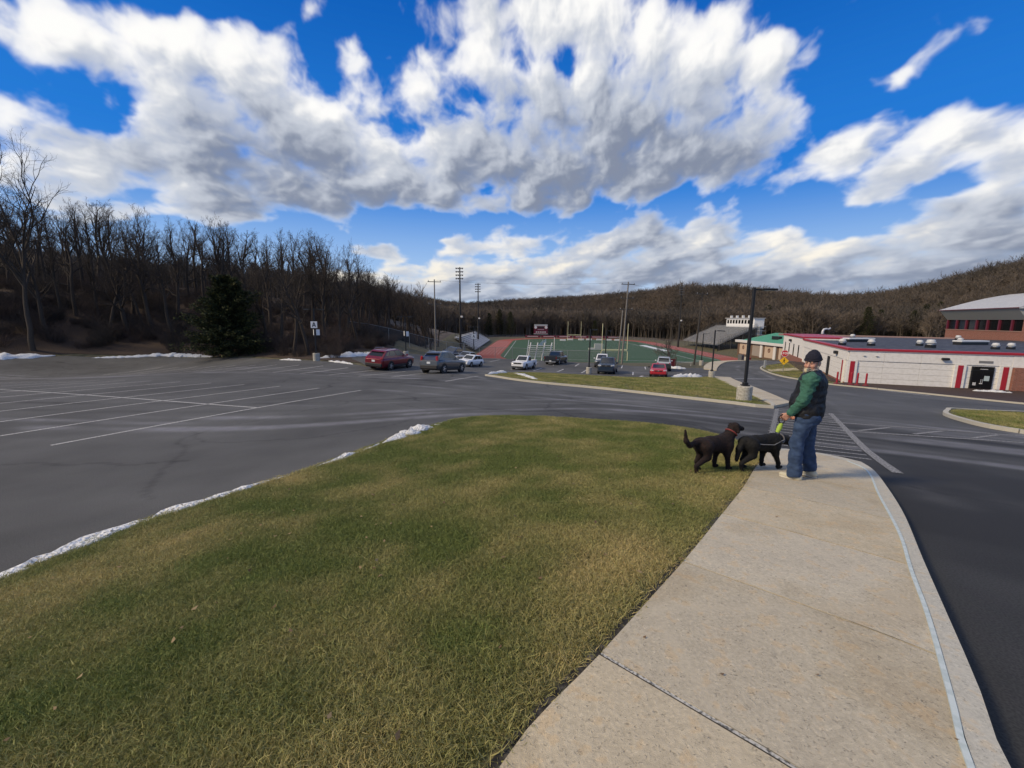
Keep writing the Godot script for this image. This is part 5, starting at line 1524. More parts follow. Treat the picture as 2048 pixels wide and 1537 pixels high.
func slab(t: Transform3D, x0: float, x1: float, y0: float, y1: float, z0: float, z1: float, bevel := 0.0, b: B = null) -> B:
	if b == null: b = B.new()
	b.box(t * Transform3D(Basis(), Vector3((x0 + x1) * 0.5, (y0 + y1) * 0.5, (z0 + z1) * 0.5)), Vector3(x1 - x0, y1 - y0, z1 - z0), bevel)
	return b

func flat_roof(poly: PackedVector2Array, y: float, thick: float) -> B:
	var b := B.new()
	b.prism(poly, Transform3D(Basis(Vector3(1, 0, 0), Vector3(0, 0, -1), Vector3(0, 1, 0)), Vector3(0, y - thick, 0)), thick)
	return b

func brick_mat(scl: float, c0: Vector3, c1: Vector3) -> StandardMaterial3D:   # far brickwork, bricks below a pixel
	var w := 256; var h := 256
	var im := Image.create(w, h, false, Image.FORMAT_RGB8)
	rng.seed = 44
	im.fill(lin(0.28, 0.25, 0.22))
	for r in 16:
		for k in 9:
			var t := rng.randf()
			var c := c0.lerp(c1, t)
			im.fill_rect(Rect2i(k * 32 - (16 if r % 2 else 0), r * 16, 30, 14).intersection(Rect2i(0, 0, w, h)), lin(c.x, c.y, c.z))
	return triplanar(mat(Color.WHITE, 0.9), ImageTexture.create_from_image(im), scl)

func text_mesh(s: String, height: float, m: Material, parent: Node, t: Transform3D, called := "lettering", bold := true) -> void:
	var tm := TextMesh.new()
	tm.text = s
	var f := SystemFont.new()
	f.font_names = PackedStringArray(["Droid Sans"])
	f.font_weight = 700 if bold else 400
	tm.font = f
	tm.font_size = 64
	tm.pixel_size = height / 46.0
	tm.depth = 0.01
	tm.curve_step = 2.0
	var o := part(called, tm, m, parent)
	o.transform = t

func make_school() -> void:
	M.white = triplanar(mat(Color.WHITE, 0.85), ntex(noise(0.03, 5, FastNoiseLite.TYPE_SIMPLEX_SMOOTH, 101), ramp([[0.3, 0.68, 0.665, 0.625], [0.6, 0.76, 0.745, 0.71]]), 256), 0.35)
	M.red = mat(lin(0.36, 0.016, 0.030), 0.45)
	M.membrane = triplanar(mat(Color.WHITE, 0.7), ntex(noise(0.02, 5, FastNoiseLite.TYPE_SIMPLEX_SMOOTH, 102), ramp([[0.3, 0.022, 0.023, 0.027], [0.6, 0.045, 0.047, 0.055], [0.8, 0.10, 0.105, 0.115]])), 0.1)
	M.brick = brick_mat(0.55, Vector3(0.20, 0.065, 0.040), Vector3(0.30, 0.11, 0.07))
	M.dark = mat(lin(0.012, 0.012, 0.013), 0.5)
	M.steel = mat(lin(0.55, 0.56, 0.57), 0.45, 0.4)
	M.vent = mat(lin(0.60, 0.61, 0.61), 0.55, 0.1)
	M.win = mat(lin(0.008, 0.009, 0.011), 0.08)
	M.joint = mat(lin(0.30, 0.30, 0.29), 0.9)
	var A := Vector2(37.4, 46.6); var C := Vector2(49.9, 41.4); var D := Vector2(61.0, 36.8)
	var Bq := Vector2(49.5, 71.5); var F := Vector2(58.6, 90.2)
	var o := thing("school_wing", "low white school wing with red roof edge, black flat roof and red pilasters", "building")
	var top := -1.35
	# the wall towards the car park
	for wl in [[A, D, 13.2], [Bq, A, 99.0]]:
		var t := frame(wl[0], wl[1], 0.0)
		var L: float = wl[0].distance_to(wl[1])
		var wall := Node3D.new(); wall.name = "wall"; o.add_child(wall, true)
		var front: bool = wl[2] < 90
		var wend: float = wl[2] if front else L
		part("backing", slab(t, 0.0 if front else 0.0, L, -6.4, top - 0.05, -0.30, 0.0), M.joint, wall)
		var x := 0.0
		while x < wend - 0.01:
			var x1 := minf(x + 3.1, wend)
			part("panel", slab(t, x + 0.006, x1 - 0.006, top - 1.16, top - 0.04, 0.0, 0.10, 0.012), M.white, wall)
			for c in 4:
				var y1 := top - 1.20 - c * 0.62
				part("panel", slab(t, x + 0.006, x1 - 0.006, y1 - 0.60, y1, 0.0, 0.03 if c else 0.03, 0.012), M.white, wall)
			x = x1
		part("plinth", slab(t, 0.0, wend, -6.4, -5.02, 0.0, 0.06), M.brick, wall)
		if front: part("brick_bay", slab(t, 13.22, L, -6.4, -2.62, 0.0, 0.55), M.brick, wall)
		if front: part("panel", slab(t, 13.2, L, -2.60, top - 0.04, 0.0, 0.12, 0.012), M.white, wall)
		part("coping", slab(t, -0.25, L + 0.1, top - 0.03, top + 0.20, -0.40, 0.24, 0.02), M.red, wall)
		part("coping_drip", slab(t, -0.25, L + 0.1, top - 0.10, top - 0.032, -0.1, 0.19), mat(lin(0.55, 0.40, 0.40), 0.6), wall)
		for px in ([0.35, 9.35, 12.75] if front else [8.5, 26.3]):
			part("pilaster", slab(t, px - 0.46, px + 0.46, -5.25, top - 1.18, 0.035, 0.20, 0.015), M.white, wall)
			part("red_strip", slab(t, px - 0.21, px + 0.21, -5.15, top - 1.22, 0.20, 0.235, 0.01), M.red, wall)
	var t := frame(A, D, 0.0)
	# entrance
	var dr := Node3D.new(); dr.name = "door"; o.add_child(dr, true)
	part("frame", slab(t, 10.25, 11.95, -5.15, -2.62, 0.032, 0.16, 0.01), M.dark, dr)
	for k in 2:
		part("leaf", slab(t, 10.34 + k * 0.78, 11.08 + k * 0.78, -5.1, -3.0, 0.16, 0.19, 0.01), M.win, dr)
		part("handle", slab(t, 11.02 + k * 0.12, 11.05 + k * 0.12, -4.3, -3.9, 0.19, 0.23), M.steel, dr)
	part("notice", slab(t, 11.25, 11.65, -4.05, -3.55, 0.19, 0.196), mat(lin(0.42, 0.50, 0.50), 0.5), dr)
	part("notice", slab(t, 10.45, 10.70, -4.55, -4.25, 0.19, 0.196), mat(lin(0.5, 0.5, 0.5), 0.5), dr)
	part("notice", slab(t, 10.95, 11.20, -4.38, -4.30, 0.19, 0.196), M.white, dr)
	part("transom", slab(t, 10.34, 11.86, -2.96, -2.68, 0.16, 0.18), M.win, dr)
	part("transom_print", slab(t, 10.85, 11.45, -2.90, -2.86, 0.18, 0.184), M.white, dr)
	part("wall_lamp", slab(t, 7.75, 8.35, -2.10, -1.86, 0.10, 0.42, 0.05), M.dark, o)
	part("louvre", slab(t, 10.7, 11.75, -2.26, -2.04, 0.10, 0.14), mat(lin(0.18, 0.18, 0.18), 0.6), o)
	part("wall_lamp", slab(t, 1.2, 1.45, -1.98, -1.90, 0.10, 0.24, 0.03), M.steel, o)
	part("wall_lamp", slab(t, 2.3, 2.55, -1.98, -1.90, 0.10, 0.24, 0.03), M.steel, o)
	var t1 := frame(Bq, A, 0.0)
	part("wall_lamp", slab(t1, 22.6, 23.4, -2.12, -1.75, 0.10, 0.45, 0.05), M.dark, o)
	part("doorway", slab(t1, 18.2, 19.4, -5.2, -2.7, 0.032, 0.10), M.dark, o)
	# roof
	part("roof", flat_roof(PackedVector2Array([A + Vector2(0.2, 0.2), D, Vector2(96, 33), Vector2(104, 74), Vector2(93, 76), Vector2(76, 87), Vector2(58, 90), Bq]), top + 0.06, 0.3), M.membrane, o)
	part("roof_edge", slab(frame(Vector2(76, 87), Vector2(93, 76), 0.0), -18, 12, top - 0.1, top + 0.32, -0.3, 0.0), mat(lin(0.30, 0.20, 0.18), 0.6), o)
	# the further block, set on with its own coping
	var fb := thing("school_block", "white end block of the school beyond the wing, dark window strips under its red coping", "building")
	var t2 := frame(F, Bq + Vector2(0.3, -0.6), 0.0)
	var L2 := F.distance_to(Bq)
	part("wall", slab(t2, 0, L2, -7.6, top + 0.28, -6.0, 0.55), M.white, fb)
	part("end_wall", slab(t2, L2 - 0.1, L2 + 0.35, -7.0, top + 0.28, -5.9, 0.62), M.white, fb)
	part("coping", slab(t2, -0.2, L2 + 0.4, top + 0.28, top + 0.52, -6.1, 0.75, 0.02), M.red, fb)
	for k in 4: part("window_strip", slab(t2, 2.5 + k * 4.6, 3.4 + k * 4.6, -5.4, top - 1.1, 0.55, 0.58), M.win, fb)
	part("wall_lamp", slab(t2, 8.0, 9.6, top - 0.75, top - 0.35, 0.55, 0.85, 0.05), M.dark, fb)
	part("brick_base", slab(t2, -0.05, L2 + 0.3, -7.6, -4.6, 0.55, 0.75), M.brick, fb)
	# roof ventilators, each its own thing
	var spots := [[46.3,54.4],[53.8,55.7],[51.0,51.4],[80.9,76.7],[57.0,49.7],[59.3,50.1],[43.2,55.2],[62.2,77.3],[70.0,66.0]]
	var words := ["round roof ventilator at the right end of the left skylight", "roof ventilator above the middle of the white wall, left of the larger one", "larger round roof ventilator above the wall lamp", "small round ventilator in front of the gym brickwork", "round roof ventilator above the entrance door", "round ventilator at the right edge, beside the one above the door", "big round ventilator nearest the bend of the red coping", "small ventilator near the back roof edge above the left skylight", "small ventilator behind the right skylight"]
	var proto: Node3D
	for k in spots.size():
		var at := Vector3(spots[k][0], top + 0.06, -spots[k][1])
		if k == 0:
			proto = thing("roof_ventilator", words[0], "ventilator", at, 0.0, "round ventilators on the black roof")
			var c := B.new(); c.abox(Vector3(0, 0.15, 0), Vector3(0.62, 0.30, 0.62), 0.02)
			part("curb", c, M.dark, proto)
			var dm := B.new()
			dm.lathe(PackedVector2Array([Vector2(0.27, 0.30), Vector2(0.27, 0.42), Vector2(0.40, 0.46), Vector2(0.42, 0.56), Vector2(0.34, 0.60), Vector2(0.34, 0.72), Vector2(0.30, 0.80), Vector2(0, 0.84)]), 18)
			part("hood", dm, M.vent, proto)
		else: copy(proto, at, 0.0, words[k], 1.2 if k == 2 else (1.0 if k in [3, 6, 7] else 0.9))
	for u in [[Vector2(51.2, 64.8), 4.6, "long low white skylight on the left part of the black roof"], [Vector2(62.6, 59.4), 4.8, "long low white skylight before the gym"]]:
		var sk := thing("skylight", u[2], "skylight", Vector3(u[0].x, top + 0.06, -u[0].y), 0.17, "long skylights on the black roof")
		var c := B.new(); c.abox(Vector3(u[1] * 0.5, 0.18, 0), Vector3(u[1], 0.36, 1.0)); part("curb", c, M.dark, sk)
		var h := B.new(); h.abox(Vector3(u[1] * 0.5, 0.48, 0), Vector3(u[1] + 0.2, 0.24, 1.2), 0.08); part("dome", h, M.vent, sk)
	var ex := thing("exhaust_pipe", "bent steel exhaust pipe on the roof above the man's cap", "pipe", Vector3(63.0, top + 0.06, -86.0))
	var q := B.new(); q.lathe(PackedVector2Array([Vector2(0.75, 0), Vector2(0.55, 0.5), Vector2(0.34, 0.6)]), 12); part("curb", q, M.dark, ex)
	var pp := B.new(); pp.tube(PackedVector3Array([Vector3(0, 0.5, 0), Vector3(0.02, 1.1, 0), Vector3(0.2, 1.5, 0), Vector3(0.7, 1.6, 0), Vector3(1.1, 1.5, 0), Vector3(1.5, 1.75, 0)]), PackedFloat32Array([0.26, 0.24, 0.22, 0.2, 0.17, 0.17]), 9); part("duct", pp, M.steel, ex)
	# gym with an arched roof
	var gy := thing("gym_building", "brick gym with arched pale metal roof, sloping grey fascia and dark window row", "building")
	var g0 := Vector2(98.6, 96.5); var g1 := Vector2(90.2, 74.6)
	var gt := frame(g0, g1, 0.0)
	var GL := g0.distance_to(g1)
	part("brick_wall", slab(gt, 0, GL, -6.0, 0.30, -28, 0), M.brick, gy)
	part("sill", slab(gt, -0.05, GL + 0.05, 0.30, 0.42, -28, 0.10), mat(lin(0.35, 0.22, 0.17), 0.8), gy)
	part("window_band", slab(gt, 0.2, GL - 0.2, 0.42, 2.45, -28, -0.25), M.win, gy)
	part("gable_panel", slab(gt, 0.1, GL - 0.1, 2.45, 4.5, -28, -0.3), mat(lin(0.55, 0.55, 0.53), 0.8), gy)
	for k in 8: part("window_post", slab(gt, k * (GL - 0.4) / 7.0, k * (GL - 0.4) / 7.0 + 0.4, 0.42, 2.45, -0.24, 0.02), mat(lin(0.12, 0.012, 0.03), 0.5), gy)
	part("brick_pier", slab(gt, GL - 0.02, GL + 2.6, -6.0, 2.75, -28, 0.4), M.brick, gy)
	var fa_ := B.new()
	var z1 := 1.5
	fa_.quad(gt * Vector3(0, 2.45, 0), gt * Vector3(GL, 2.45, 0), gt * Vector3(GL + 0.1, 4.45, z1), gt * Vector3(-0.1, 4.45, z1))
	fa_.quad(gt * Vector3(0, 2.45, 0), gt * Vector3(-0.1, 4.45, z1), gt * Vector3(-0.1, 4.45, -1), gt * Vector3(0, 2.45, -1))
	fa_.quad(gt * Vector3(GL, 2.45, 0), gt * Vector3(GL, 2.45, -1), gt * Vector3(GL + 0.1, 4.45, -1), gt * Vector3(GL + 0.1, 4.45, z1))
	fa_.quad(gt * Vector3(0, 2.45, -24), gt * Vector3(GL, 2.45, -24), gt * Vector3(GL, 2.45, 0), gt * Vector3(0, 2.45, 0))
	part("fascia", fa_, mat(lin(0.30, 0.31, 0.30), 0.7), gy)
	part("roof_edge", slab(gt, -0.4, GL + 0.4, 4.45, 4.62, z1 - 0.1, z1 + 0.12), mat(lin(0.10, 0.02, 0.03), 0.5), gy)
	var rf := B.new()
	var prev := []
	for k in 17:
		var u := k / 16.0
		var p := Vector2(z1 + 0.05 - u * 30.0, 4.62 + 3.6 * sin(u * PI))
		prev.append(p)
	for k in 16:
		rf.quad(gt * Vector3(-0.5, prev[k].y, prev[k].x), gt * Vector3(GL + 0.5, prev[k].y, prev[k].x), gt * Vector3(GL + 0.5, prev[k + 1].y, prev[k + 1].x), gt * Vector3(-0.5, prev[k + 1].y, prev[k + 1].x))
		for s in [-0.45, GL + 0.45]:
			if s < 0: rf.quad(gt * Vector3(s, 4.4, prev[k].x), gt * Vector3(s, prev[k].y, prev[k].x), gt * Vector3(s, prev[k + 1].y, prev[k + 1].x), gt * Vector3(s, 4.4, prev[k + 1].x))
			else: rf.quad(gt * Vector3(s, prev[k].y, prev[k].x), gt * Vector3(s, 4.4, prev[k].x), gt * Vector3(s, 4.4, prev[k + 1].x), gt * Vector3(s, prev[k + 1].y, prev[k + 1].x))
	part("arched_roof", rf, triplanar(mat(Color.WHITE, 0.5, 0.1), ntex(noise(0.03, 4, FastNoiseLite.TYPE_SIMPLEX_SMOOTH, 103), ramp([[0.3, 0.42, 0.43, 0.44], [0.7, 0.55, 0.56, 0.57]]), 256), 0.2), gy)
	var seams := B.new()
	for k in 24:
		var x := k * GL / 23.0
		for j in 16: seams.rod(gt * Vector3(x, prev[j].y + 0.02, prev[j].x), gt * Vector3(x, prev[j + 1].y + 0.02, prev[j + 1].x), 0.03, 3)
	tag(part("standing_seams", seams, M.vent, gy), "", "", "", "stuff")
	# concession building with green roofs
	var cb := thing("green_roofed_building", "long low building with green metal roofs, tan panels and white pilasters by the stadium", "building")
	var ct := frame(Vector2(73.6, 137.5), Vector2(72.5, 110.0), 0.0)
	var CL := 27.5
	M.green = mat(lin(0.055, 0.26, 0.16), 0.55)
	part("wall", slab(ct, 0, CL, -10.0, -4.9, -16, 0), mat(lin(0.14, 0.085, 0.055), 0.9), cb)
	part("roof_band", slab(ct, -0.6, CL + 0.6, -5.0, -4.25, -16.6, 0.7, 0.03), mat(lin(0.62, 0.62, 0.60), 0.8), cb)
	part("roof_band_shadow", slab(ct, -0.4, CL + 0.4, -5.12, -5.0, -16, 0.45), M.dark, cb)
	for k in 4:
		var x0: float = [0.5, 8.2, 15.0, 22.0][k]
		part("panel", slab(ct, x0 + 1.0, x0 + 5.6, -8.6, -5.1, 0.0, 0.06), mat(lin(0.50, 0.39, 0.29), 0.85) if k != 1 else mat(lin(0.30, 0.26, 0.22), 0.85), cb)
		part("pilaster", slab(ct, x0 + 5.7, x0 + 6.8, -8.8, -5.1, 0.0, 0.30), mat(lin(0.66, 0.65, 0.62), 0.8), cb)
		if k != 1:
			var em := B.new()
			em.lathe(PackedVector2Array([Vector2(0.62, 0.0), Vector2(0.60, 0.05), Vector2(0.42, 0.06), Vector2(0.40, 0.03)]), 20, ct * Transform3D(Basis(Vector3.RIGHT, PI / 2), Vector3(x0 + 3.3, -6.5, 0.06)))
			part("emblem", em, mat(lin(0.10, 0.03, 0.02), 0.7), cb)
			var cr := B.new()
			slab(ct, x0 + 3.25, x0 + 3.35, -7.0, -6.0, 0.06, 0.10, 0.0, cr); slab(ct, x0 + 2.8, x0 + 3.8, -6.55, -6.45, 0.06, 0.10, 0.0, cr)
			part("emblem_cross", cr, mat(lin(0.10, 0.03, 0.02), 0.7), cb)
	part("doorway", slab(ct, 21.1, 21.9, -8.8, -5.6, 0.0, 0.05), M.dark, cb)
	for hp in [[1.5, 19.5, -14.5, -0.5, -4.25, -1.75, 6.0], [17.0, 27.4, -9.0, 0.3, -4.24, -2.5, 3.2]]:
		var h := B.new()
		var a := ct * Vector3(hp[0], hp[4], hp[3]); var b := ct * Vector3(hp[1], hp[4], hp[3]); var c := ct * Vector3(hp[1], hp[4], hp[2]); var d := ct * Vector3(hp[0], hp[4], hp[2])
		var zc: float = (hp[2] + hp[3]) * 0.5
		var r0 := ct * Vector3(hp[0] + hp[6], hp[5], zc); var r1 := ct * Vector3(hp[1] - hp[6] * 0.4, hp[5], zc)
		h.quad(a, b, r1, r0); h.tri(b, c, r1); h.quad(c, d, r0, r1); h.tri(d, a, r0)
		part("green_roof", h, M.green, cb)
		var ribs := B.new()
		for k in 22:
			var u := (k + 0.5) / 22.0
			ribs.rod(a.lerp(b, u), r0.lerp(r1, clampf((u - 0.2) / 0.7, 0, 1)), 0.04, 3)
		tag(part("roof_ribs", ribs, mat(lin(0.09, 0.33, 0.21), 0.5), cb), "", "", "", "stuff")
	part("dormer_opening", slab(ct, 14.2, 18.0, -3.7, -2.5, -3.4, -2.6), M.dark, cb)

# ------------------------------------------------------------------ stadium
func stand(called: String, label: String, front: Vector2, far: Vector2, depth_: float, h0: float, h1: float, rows: int) -> Node3D:   # front edge from near to far, rows rise to the right of the walking direction... left as given by sign of depth
	var o := thing(called, label, "bleachers")
	var d := (far - front).normalized()
	var n := Vector2(d.y, -d.x) * signf(depth_)
	var L := front.distance_to(far)
	var w := absf(depth_)
	M.alu = mat(lin(0.66, 0.67, 0.68), 0.5, 0.1)
	M.alu2 = mat(lin(0.45, 0.46, 0.47), 0.6, 0.1)
	for r in rows:
		var t := float(r) / (rows - 1)
		var p := front + n * (w * t); var y := FIELD + lerpf(h0, h1, t)
		var f := Transform3D(Basis(Vector3(d.x, 0, -d.y), Vector3.UP, Vector3(d.x, 0, -d.y).cross(Vector3.UP)), Vector3(p.x, y, -p.y))
		part("seat_plank", slab(f, 0, L, 0.40, 0.46, -0.15, 0.15), M.alu, o)
		part("foot_plank", slab(f, 0, L, 0.0, 0.05, -0.38, 0.38), M.alu2, o)
	var b := B.new(); var rail := B.new()
	for k in 9:
		var q := front.lerp(far, k / 8.0)
		for t in [0.05, 0.35, 0.65, 0.98]:
			var p: Vector2 = q + n * w * t
			b.rod(Vector3(p.x, FIELD - 0.3, -p.y), Vector3(p.x, FIELD + lerpf(h0, h1, t), -p.y), 0.07, 5)
		var e := q + n * w * 0.98
		b.rod(Vector3(q.x, FIELD + h0 - 0.15, -q.y), Vector3(e.x, FIELD + h1 - 0.15, -e.y), 0.09, 5)
	part("steel_frame", b, mat(lin(0.10, 0.10, 0.105), 0.6), o)
	for q in [front, far]:
		var e: Vector2 = q + n * w
		for hh in [0.6, 1.0, 1.4]: rail.rod(Vector3(q.x, FIELD + h0 + hh, -q.y), Vector3(e.x, FIELD + h1 + hh, -e.y), 0.035, 5)
		for k in 8:
			var p: Vector2 = q.lerp(e, k / 7.0)
			var y := FIELD + lerpf(h0, h1, k / 7.0)
			rail.rod(Vector3(p.x, y, -p.y), Vector3(p.x, y + 1.4, -p.y), 0.03, 4)
	for hh in [0.7, 1.3]:
		var e := front + n * w; var e2 := far + n * w
		rail.rod(Vector3(e.x, FIELD + h1 + hh, -e.y), Vector3(e2.x, FIELD + h1 + hh, -e2.y), 0.035, 5)
	part("railing", rail, mat(lin(0.06, 0.065, 0.07), 0.5), o)
	var sk := B.new()
	var e3 := front + n * w
	sk.quad(Vector3(front.x, FIELD, -front.y), Vector3(e3.x, FIELD, -e3.y), Vector3(e3.x, FIELD + h1 - 0.2, -e3.y), Vector3(front.x, FIELD + h0 - 0.2, -front.y))
	var mesh_m := mat(Color(0.12, 0.125, 0.13, 0.75), 0.9)
	mesh_m.transparency = BaseMaterial3D.TRANSPARENCY_ALPHA
	part("end_screen", sk, mesh_m, o)
	return o

func make_stadium() -> void:
	stand("home_bleachers", "big aluminium bleachers rising to a white press box right of the track", Vector2(74.5, 153), Vector2(75.5, 186), 13.5, 2.6, 9.0, 22)
	var pb := thing("press_box", "white press box with nine square windows on top of the home bleachers", "booth")
	var t := frame(Vector2(88.6, 176.0), Vector2(88.0, 154.5), 0.0)
	part("cabin", slab(t, 0, 21.5, -0.9, 2.75, -3.5, 0.0, 0.03), mat(lin(0.72, 0.72, 0.71), 0.7), pb)
	part("roof", slab(t, -0.3, 21.8, 2.75, 2.95, -3.8, 0.5), mat(lin(0.5, 0.5, 0.5), 0.7), pb)
	for k in 9: part("window", slab(t, 0.8 + k * 2.28, 2.3 + k * 2.28, 0.75, 2.15, 0.0, 0.04), mat(lin(0.012, 0.013, 0.015), 0.1), pb)
	for k in 4: part("loudspeaker", slab(t, 3.2 + k * 4.6, 3.9 + k * 4.6, 2.95, 3.85, -0.6, 0.2, 0.05), mat(lin(0.62, 0.62, 0.60), 0.6), pb)
	part("support", slab(t, 0.3, 21.2, -3.5, -0.9, -3.2, -0.3), mat(lin(0.28, 0.30, 0.31), 0.7), pb)
	var st := B.new()
	for k in 3: slab(t, 21.6, 24.4, -3.2 + k * 1.5, -3.1 + k * 1.5, -2.6, -0.4, 0.0, st)
	for k in 4: st.rod(t * Vector3(21.8 + k * 0.85, -10, -0.5), t * Vector3(21.8 + k * 0.85, 1.0, -0.5), 0.06, 5)
	part("stair_tower", st, mat(lin(0.45, 0.46, 0.46), 0.5), pb)
	stand("visitor_bleachers", "small grey bleachers left of the track, seen side on behind the chain link fence", Vector2(-12.6, 141), Vector2(-11.2, 205), -6.6, 0.9, 4.6, 10)
	# goal posts, near and far
	M.goal = mat(lin(0.72, 0.68, 0.40), 0.5)
	var c0 := Vector2(30.8, 172.0); var u := Vector2(0.045, 1.0).normalized()
	var words := ["pale yellow goal posts at the near end of the field, beside the twin utility pole", "pale yellow goal posts at the far end of the field"]
	for k in 2:
		var c := c0 + u * (-55.5 if k == 0 else 55.5)
		var g := thing("goal_posts", words[k], "goal", Vector3(c.x, FIELD, -c.y), 0.045, "football goal posts")
		var cb := B.new()
		cb.rod(Vector3(-3.55, 3.05, 0), Vector3(3.55, 3.05, 0), 0.10, 8)
		part("crossbar", cb, M.goal, g)
		for s in [-3.55, 3.55]:
			var p := B.new(); p.rod(Vector3(s, 3.0, 0), Vector3(s, 10.2, 0), 0.085, 8); part("upright", p, M.goal, g)
			var l := B.new(); l.tube(PackedVector3Array([Vector3(s * 1.05, -0.2, 0), Vector3(s * 1.05, 2.2, 0), Vector3(s * 0.99, 2.75, 0), Vector3(s * 0.9, 2.85, 0)]), PackedFloat32Array([0.11, 0.11, 0.1, 0.1]), 8); part("leg", l, M.goal, g)
		var lb := B.new(); lb.rod(Vector3(-3.4, 2.75, 0), Vector3(3.4, 2.75, 0), 0.07, 6); part("brace", lb, M.goal, g)
	# scoreboard
	var sb := thing("scoreboard", "maroon scoreboard with a white headboard beyond the far end of the field", "scoreboard", Vector3(17.2, FIELD, -258), 0.05)
	M.maroon = mat(lin(0.13, 0.010, 0.030), 0.6)
	var b := B.new(); b.abox(Vector3(0, 4.6, 0), Vector3(8.4, 4.6, 0.5), 0.03); part("board", b, M.maroon, sb)
	b = B.new(); b.abox(Vector3(0, 7.5, 0), Vector3(8.2, 1.0, 0.4), 0.02); part("headboard", b, mat(lin(0.45, 0.46, 0.45), 0.7), sb)
	b = B.new(); b.abox(Vector3(0, 6.2, 0.27), Vector3(3.8, 0.9, 0.06)); part("clock_panel", b, M.dark, sb)
	for s in [-3.2, 3.2]:
		b = B.new(); b.lathe(PackedVector2Array([Vector2(0.85, 0), Vector2(0.8, 0.06), Vector2(0.6, 0.07), Vector2(0.58, 0.02), Vector2(0, 0.02)]), 20, Transform3D(Basis(Vector3.RIGHT, PI / 2), Vector3(s, 6.2, 0.26))); part("roundel", b, M.white, sb)
		b = B.new(); b.rod(Vector3(s * 1.1, -0.5, -0.2), Vector3(s * 1.1, 7.6, -0.2), 0.16, 8); part("post", b, M.dark, sb)
	for k in 5:
		b = B.new(); b.abox(Vector3(-2.6 + k * 1.3, 3.4, 0.27), Vector3(0.9, 0.55, 0.05)); part("number_panel", b, M.white, sb)
	b = B.new(); b.abox(Vector3(0, 4.9, 0.27), Vector3(4.0, 0.4, 0.05)); part("number_panel", b, mat(lin(0.4, 0.3, 0.32), 0.7), sb)
	b = B.new(); b.abox(Vector3(0, 2.3, 0.1), Vector3(8.6, 0.25, 0.6)); part("lower_rail", b, M.white, sb)
	# field light masts
	var masts := [[-16.2, 131.0, 26.5, "tall dark floodlight mast at the left of the stadium, nearer one"], [-14.4, 177.0, 25.5, "second floodlight mast beyond the first at the left of the stadium"], [70.6, 179.5, 25.5, "floodlight mast beside the home bleachers, right of the twin utility pole"]]
	for m in masts:
		var o := thing("floodlight_mast", m[3], "floodlight", Vector3(m[0], FIELD, -m[1]), 0.0, "floodlight masts round the stadium")
		var H_: float = m[2]
		b = B.new(); b.rod(Vector3(0, -0.5, 0), Vector3(0, H_, 0), 0.42, 10, 0.17); part("mast", b, mat(lin(0.022, 0.020, 0.018), 0.7), o)
		for k in 4:
			b = B.new(); b.abox(Vector3(0, H_ - 0.3 - k * 1.0, 0), Vector3(2.2, 0.12, 0.14)); part("cross_arm", b, M.dark, o)
			for j in 4:
				b = B.new(); b.lathe(PackedVector2Array([Vector2(0.10, 0.0), Vector2(0.26, 0.24), Vector2(0.26, 0.32), Vector2(0.0, 0.31)]), 10, Transform3D(Basis(Vector3.RIGHT, PI * 0.62) * Basis(Vector3.BACK, 0.6), Vector3(-0.9 + j * 0.6, H_ - 0.35 - k * 1.0, 0.1)))
				part("floodlight", b, mat(lin(0.10, 0.10, 0.11), 0.4), o)
		b = B.new(); b.abox(Vector3(0.5, H_ * 0.44, 0.2), Vector3(0.7, 0.55, 0.5), 0.1); part("loudspeaker", b, M.white, o)
	# benches, pads and pylons on the turf and along the far curve
	var pads := [[26.5,222],[31.5,229.5],[37.5,230.5],[42.0,231.5],[47.5,231],[52.5,230],[57.0,229]]
	for k in pads.size():
		b = B.new(); b.abox(Vector3(0, 0.4, 0), Vector3(3.0, 0.8, 0.7), 0.05)
		var o := part("field_pad", b, M.white); o.position = V(pads[k][0], pads[k][1], 0.03)
		tag(o, ["white pad on the turf left of the far goal", "white pad at the foot of the far goal's left leg", "white pad under the far goal's right leg", "white pad just right of the far goal", "second white pad right of the far goal", "third white pad right of the far goal", "rightmost white pad along the far curve"][k], "pad", "white pads at the far end of the field")
	for k in 6:
		b = B.new(); b.abox(Vector3(0, 0.75, 0), Vector3(9.0, 1.3, 0.08))
		var x := 12.0 + k * 9.6
		var o := part("fence_banner", b, M.maroon)
		o.position = Vector3(x, FIELD + 0.2, -(252.5 - absf(x - 31) * 0.08))
		tag(o, ["leftmost maroon banner on the far fence, under the scoreboard", "second maroon banner on the far fence", "third maroon banner on the far fence, left of the goal", "maroon banner on the far fence behind the goal", "maroon banner on the far fence right of the goal", "rightmost maroon banner on the far fence"][k], "banner", "banners on the far fence")
		var s := B.new(); s.abox(Vector3(0, 0.8, 0.05), Vector3(6.4, 0.55, 0.03)); part("pale_strip", s, mat(lin(0.42, 0.34, 0.34), 0.8), o)
	for q in [[11.8, 178.0, 2.0, "white kickoff net frame on the turf, left one"], [14.8, 200.0, 1.6, "small white net frame further left on the turf"]]:
		var o := thing("training_net", q[3], "net", V(q[0], q[1]), 0.3)
		b = B.new()
		b.tri(Vector3(-1.3, 0, 0), Vector3(1.3, 0, 0), Vector3(1.1, q[2] * 1.2, 0)); b.tri(Vector3(1.3, 0, -0.8), Vector3(-1.3, 0, 0), Vector3(1.1, q[2] * 1.2, 0))
		part("net", b, mat(lin(0.5, 0.55, 0.52), 0.9), o)
		b = B.new(); b.rod(Vector3(1.3, 0, 0), Vector3(1.1, q[2] * 1.3, 0), 0.05); b.rod(Vector3(1.3, 0, -0.8), Vector3(1.1, q[2] * 1.3, 0), 0.05); part("frame", b, M.white, o)
	var sl := thing("blocking_sled", "white framed training rack standing on the near turf behind the white pickup", "frame", V(7.6, 112.0), 0.1)
